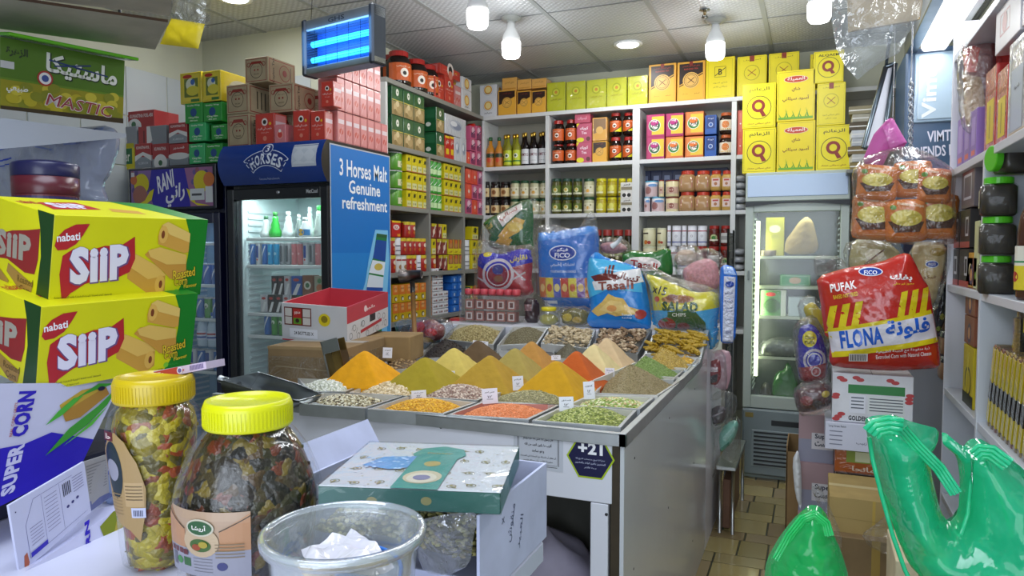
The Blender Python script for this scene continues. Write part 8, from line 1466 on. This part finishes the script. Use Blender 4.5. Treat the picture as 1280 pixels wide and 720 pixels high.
e_=(9.1,-1.9,80.9); r_=Matrix.Rotation(R(e_[2]),4,'Z')@Matrix.Rotation(R(e_[1]),4,'Y')@Matrix.Rotation(R(e_[0]),4,'X'); base=Vector((-1.874,1.299,1.928))-r_@Vector((0,0,.084))
o=mkbox('mastic_box',.30,.20,.168,'#5c7c1c',MAS,kind='film',loc=base,rot=e_); tag(o,'green and yellow printed box with big Arabic and red English words at upper left','box')
MB().box(-.155,-.155,.170,.158,.10,.178,mat('#5aa81c','gloss'),.002).build('lid_flap',o)
S=Sheet([(-20,158),(30,152),(90,160),(142,156),(146,180),(136,215),(125,232),(134,254),(110,262),(20,262),(-20,262)],1.45,.10,wr=.012,seed=97)
r=empty('white_bag',S.o,label='white translucent plastic bag with blue handwriting below the mastic box',cat='bag'); b=S.mesh(mat('#c4cbe0','tint',o=.8)); S.design(b,[('l',-5,196,36,186,2.4,'#2c4ac0'),('l',0,180,14,186,2,'#2c4ac0'),('l',14,186,24,176,2,'#2c4ac0'),('l',24,176,36,184,2,'#2c4ac0'),('l',0,210,36,200,2,'#2c4ac0'),('l',0,216,40,206,1.5,'#2c4ac0'),('p',[(96,170),(136,160),(140,176),(120,182),(100,184)],'#9aa8e0'),('l',66,186,84,190,2,'#8a9ad0'),('l',120,168,130,164,2.5,'#2c4ac0'),('l',124,176,134,170,2,'#2c4ac0')]); o=b.build('bag_film',r); o.location=-r.location
p=at(58,250,d=1.55); s_=1.55/900*36; zb_=1.531
r=empty('plum_tub',(p.x,p.y,zb_),label='round dark red plastic tub with navy lid behind the yellow snack boxes',cat='tub'); h_=at(58,205,d=1.55).z-zb_
MB().lathe([(s_*.94,0),(s_*.98,.01),(s_,h_*.8)],mat('#541c26','plastic'),40).build('tub_body',r); MB().lathe([(s_*1.0,h_*.5),(s_*1.02,h_*.52),(s_*1.02,h_*.8)],mat('#541c26','plastic'),40).build('collar',r); MB().lathe([(s_*1.02,h_*.78),(s_*1.03,h_*.80),(s_*1.03,h_*.97),(s_*.98,h_),(s_*.6,h_*1.04)],mat('#1c1c44','plastic'),40).build('lid',r)
mp,a_=cylmap(s_,.0,h_*.5,1.3); o=MB().design([('r',0,0,1,1,'#5a1e28'),('r',0,.8,1,.95,'#2a2050'),T('حلاوة الرياض الفاخرة من الرهش',.6,.6,.6,.14,'#b8a0a4',.0),T('K.S.A. Riyadh Sesame Halwa',.6,.2,.6,.12,'#b8a0a4',.0),('r',.05,.1,.22,.7,'#8a8ca0')],mp,a_,sub=.1).build('label',r); o.rotation_euler=(0,0,R(50))
# overhead cartons on a rack, top left
r=empty('overhead_packs',(0,0,0),label='grey undersides of flat cartons with dark brown edges overhead at the top left',cat='cartons')
def plank(P,z,h,name):
    V=[at(x,y,Z=z) for x,y in P]; n=len(V); b=MB(); b.add(V,[tuple(range(n))],mat('#b4afa4','card')); b.add(V+[v+Vector((0,0,h)) for v in V],[(i,(i+1)%n,n+(i+1)%n,n+i) for i in range(n)],mat('#46301f','card')); b.add([v+Vector((0,0,h)) for v in V],[tuple(reversed(range(n)))],mat('#b4afa4','card')); b.build(name,r)
plank([(-60,28),(0,36),(194,62),(210,28),(60,6),(-60,-12)],2.05,.007,'lower_carton'); plank([(-60,-14),(60,1),(212,20),(222,-14),(-60,-60)],2.075,.009,'upper_carton')
for x,y in((40,20),(150,35)): p=at(x,y,Z=2.05); MB().tube([(p.x,p.y,2.06),(p.x,p.y,CEIL)],.004,mat('#55585c','steel'),6).build('hanging_rod',r)
bag('yellow_packet','plain yellow packet with crinkled clear top sticking out overhead','packet',[(200,55),(214,23),(256,30),(248,61)],1.25,.02,'#b5a012',wrap=[(214,24),(222,-14),(262,-14),(258,34)],seed=98,smooth=0,kind='paper')
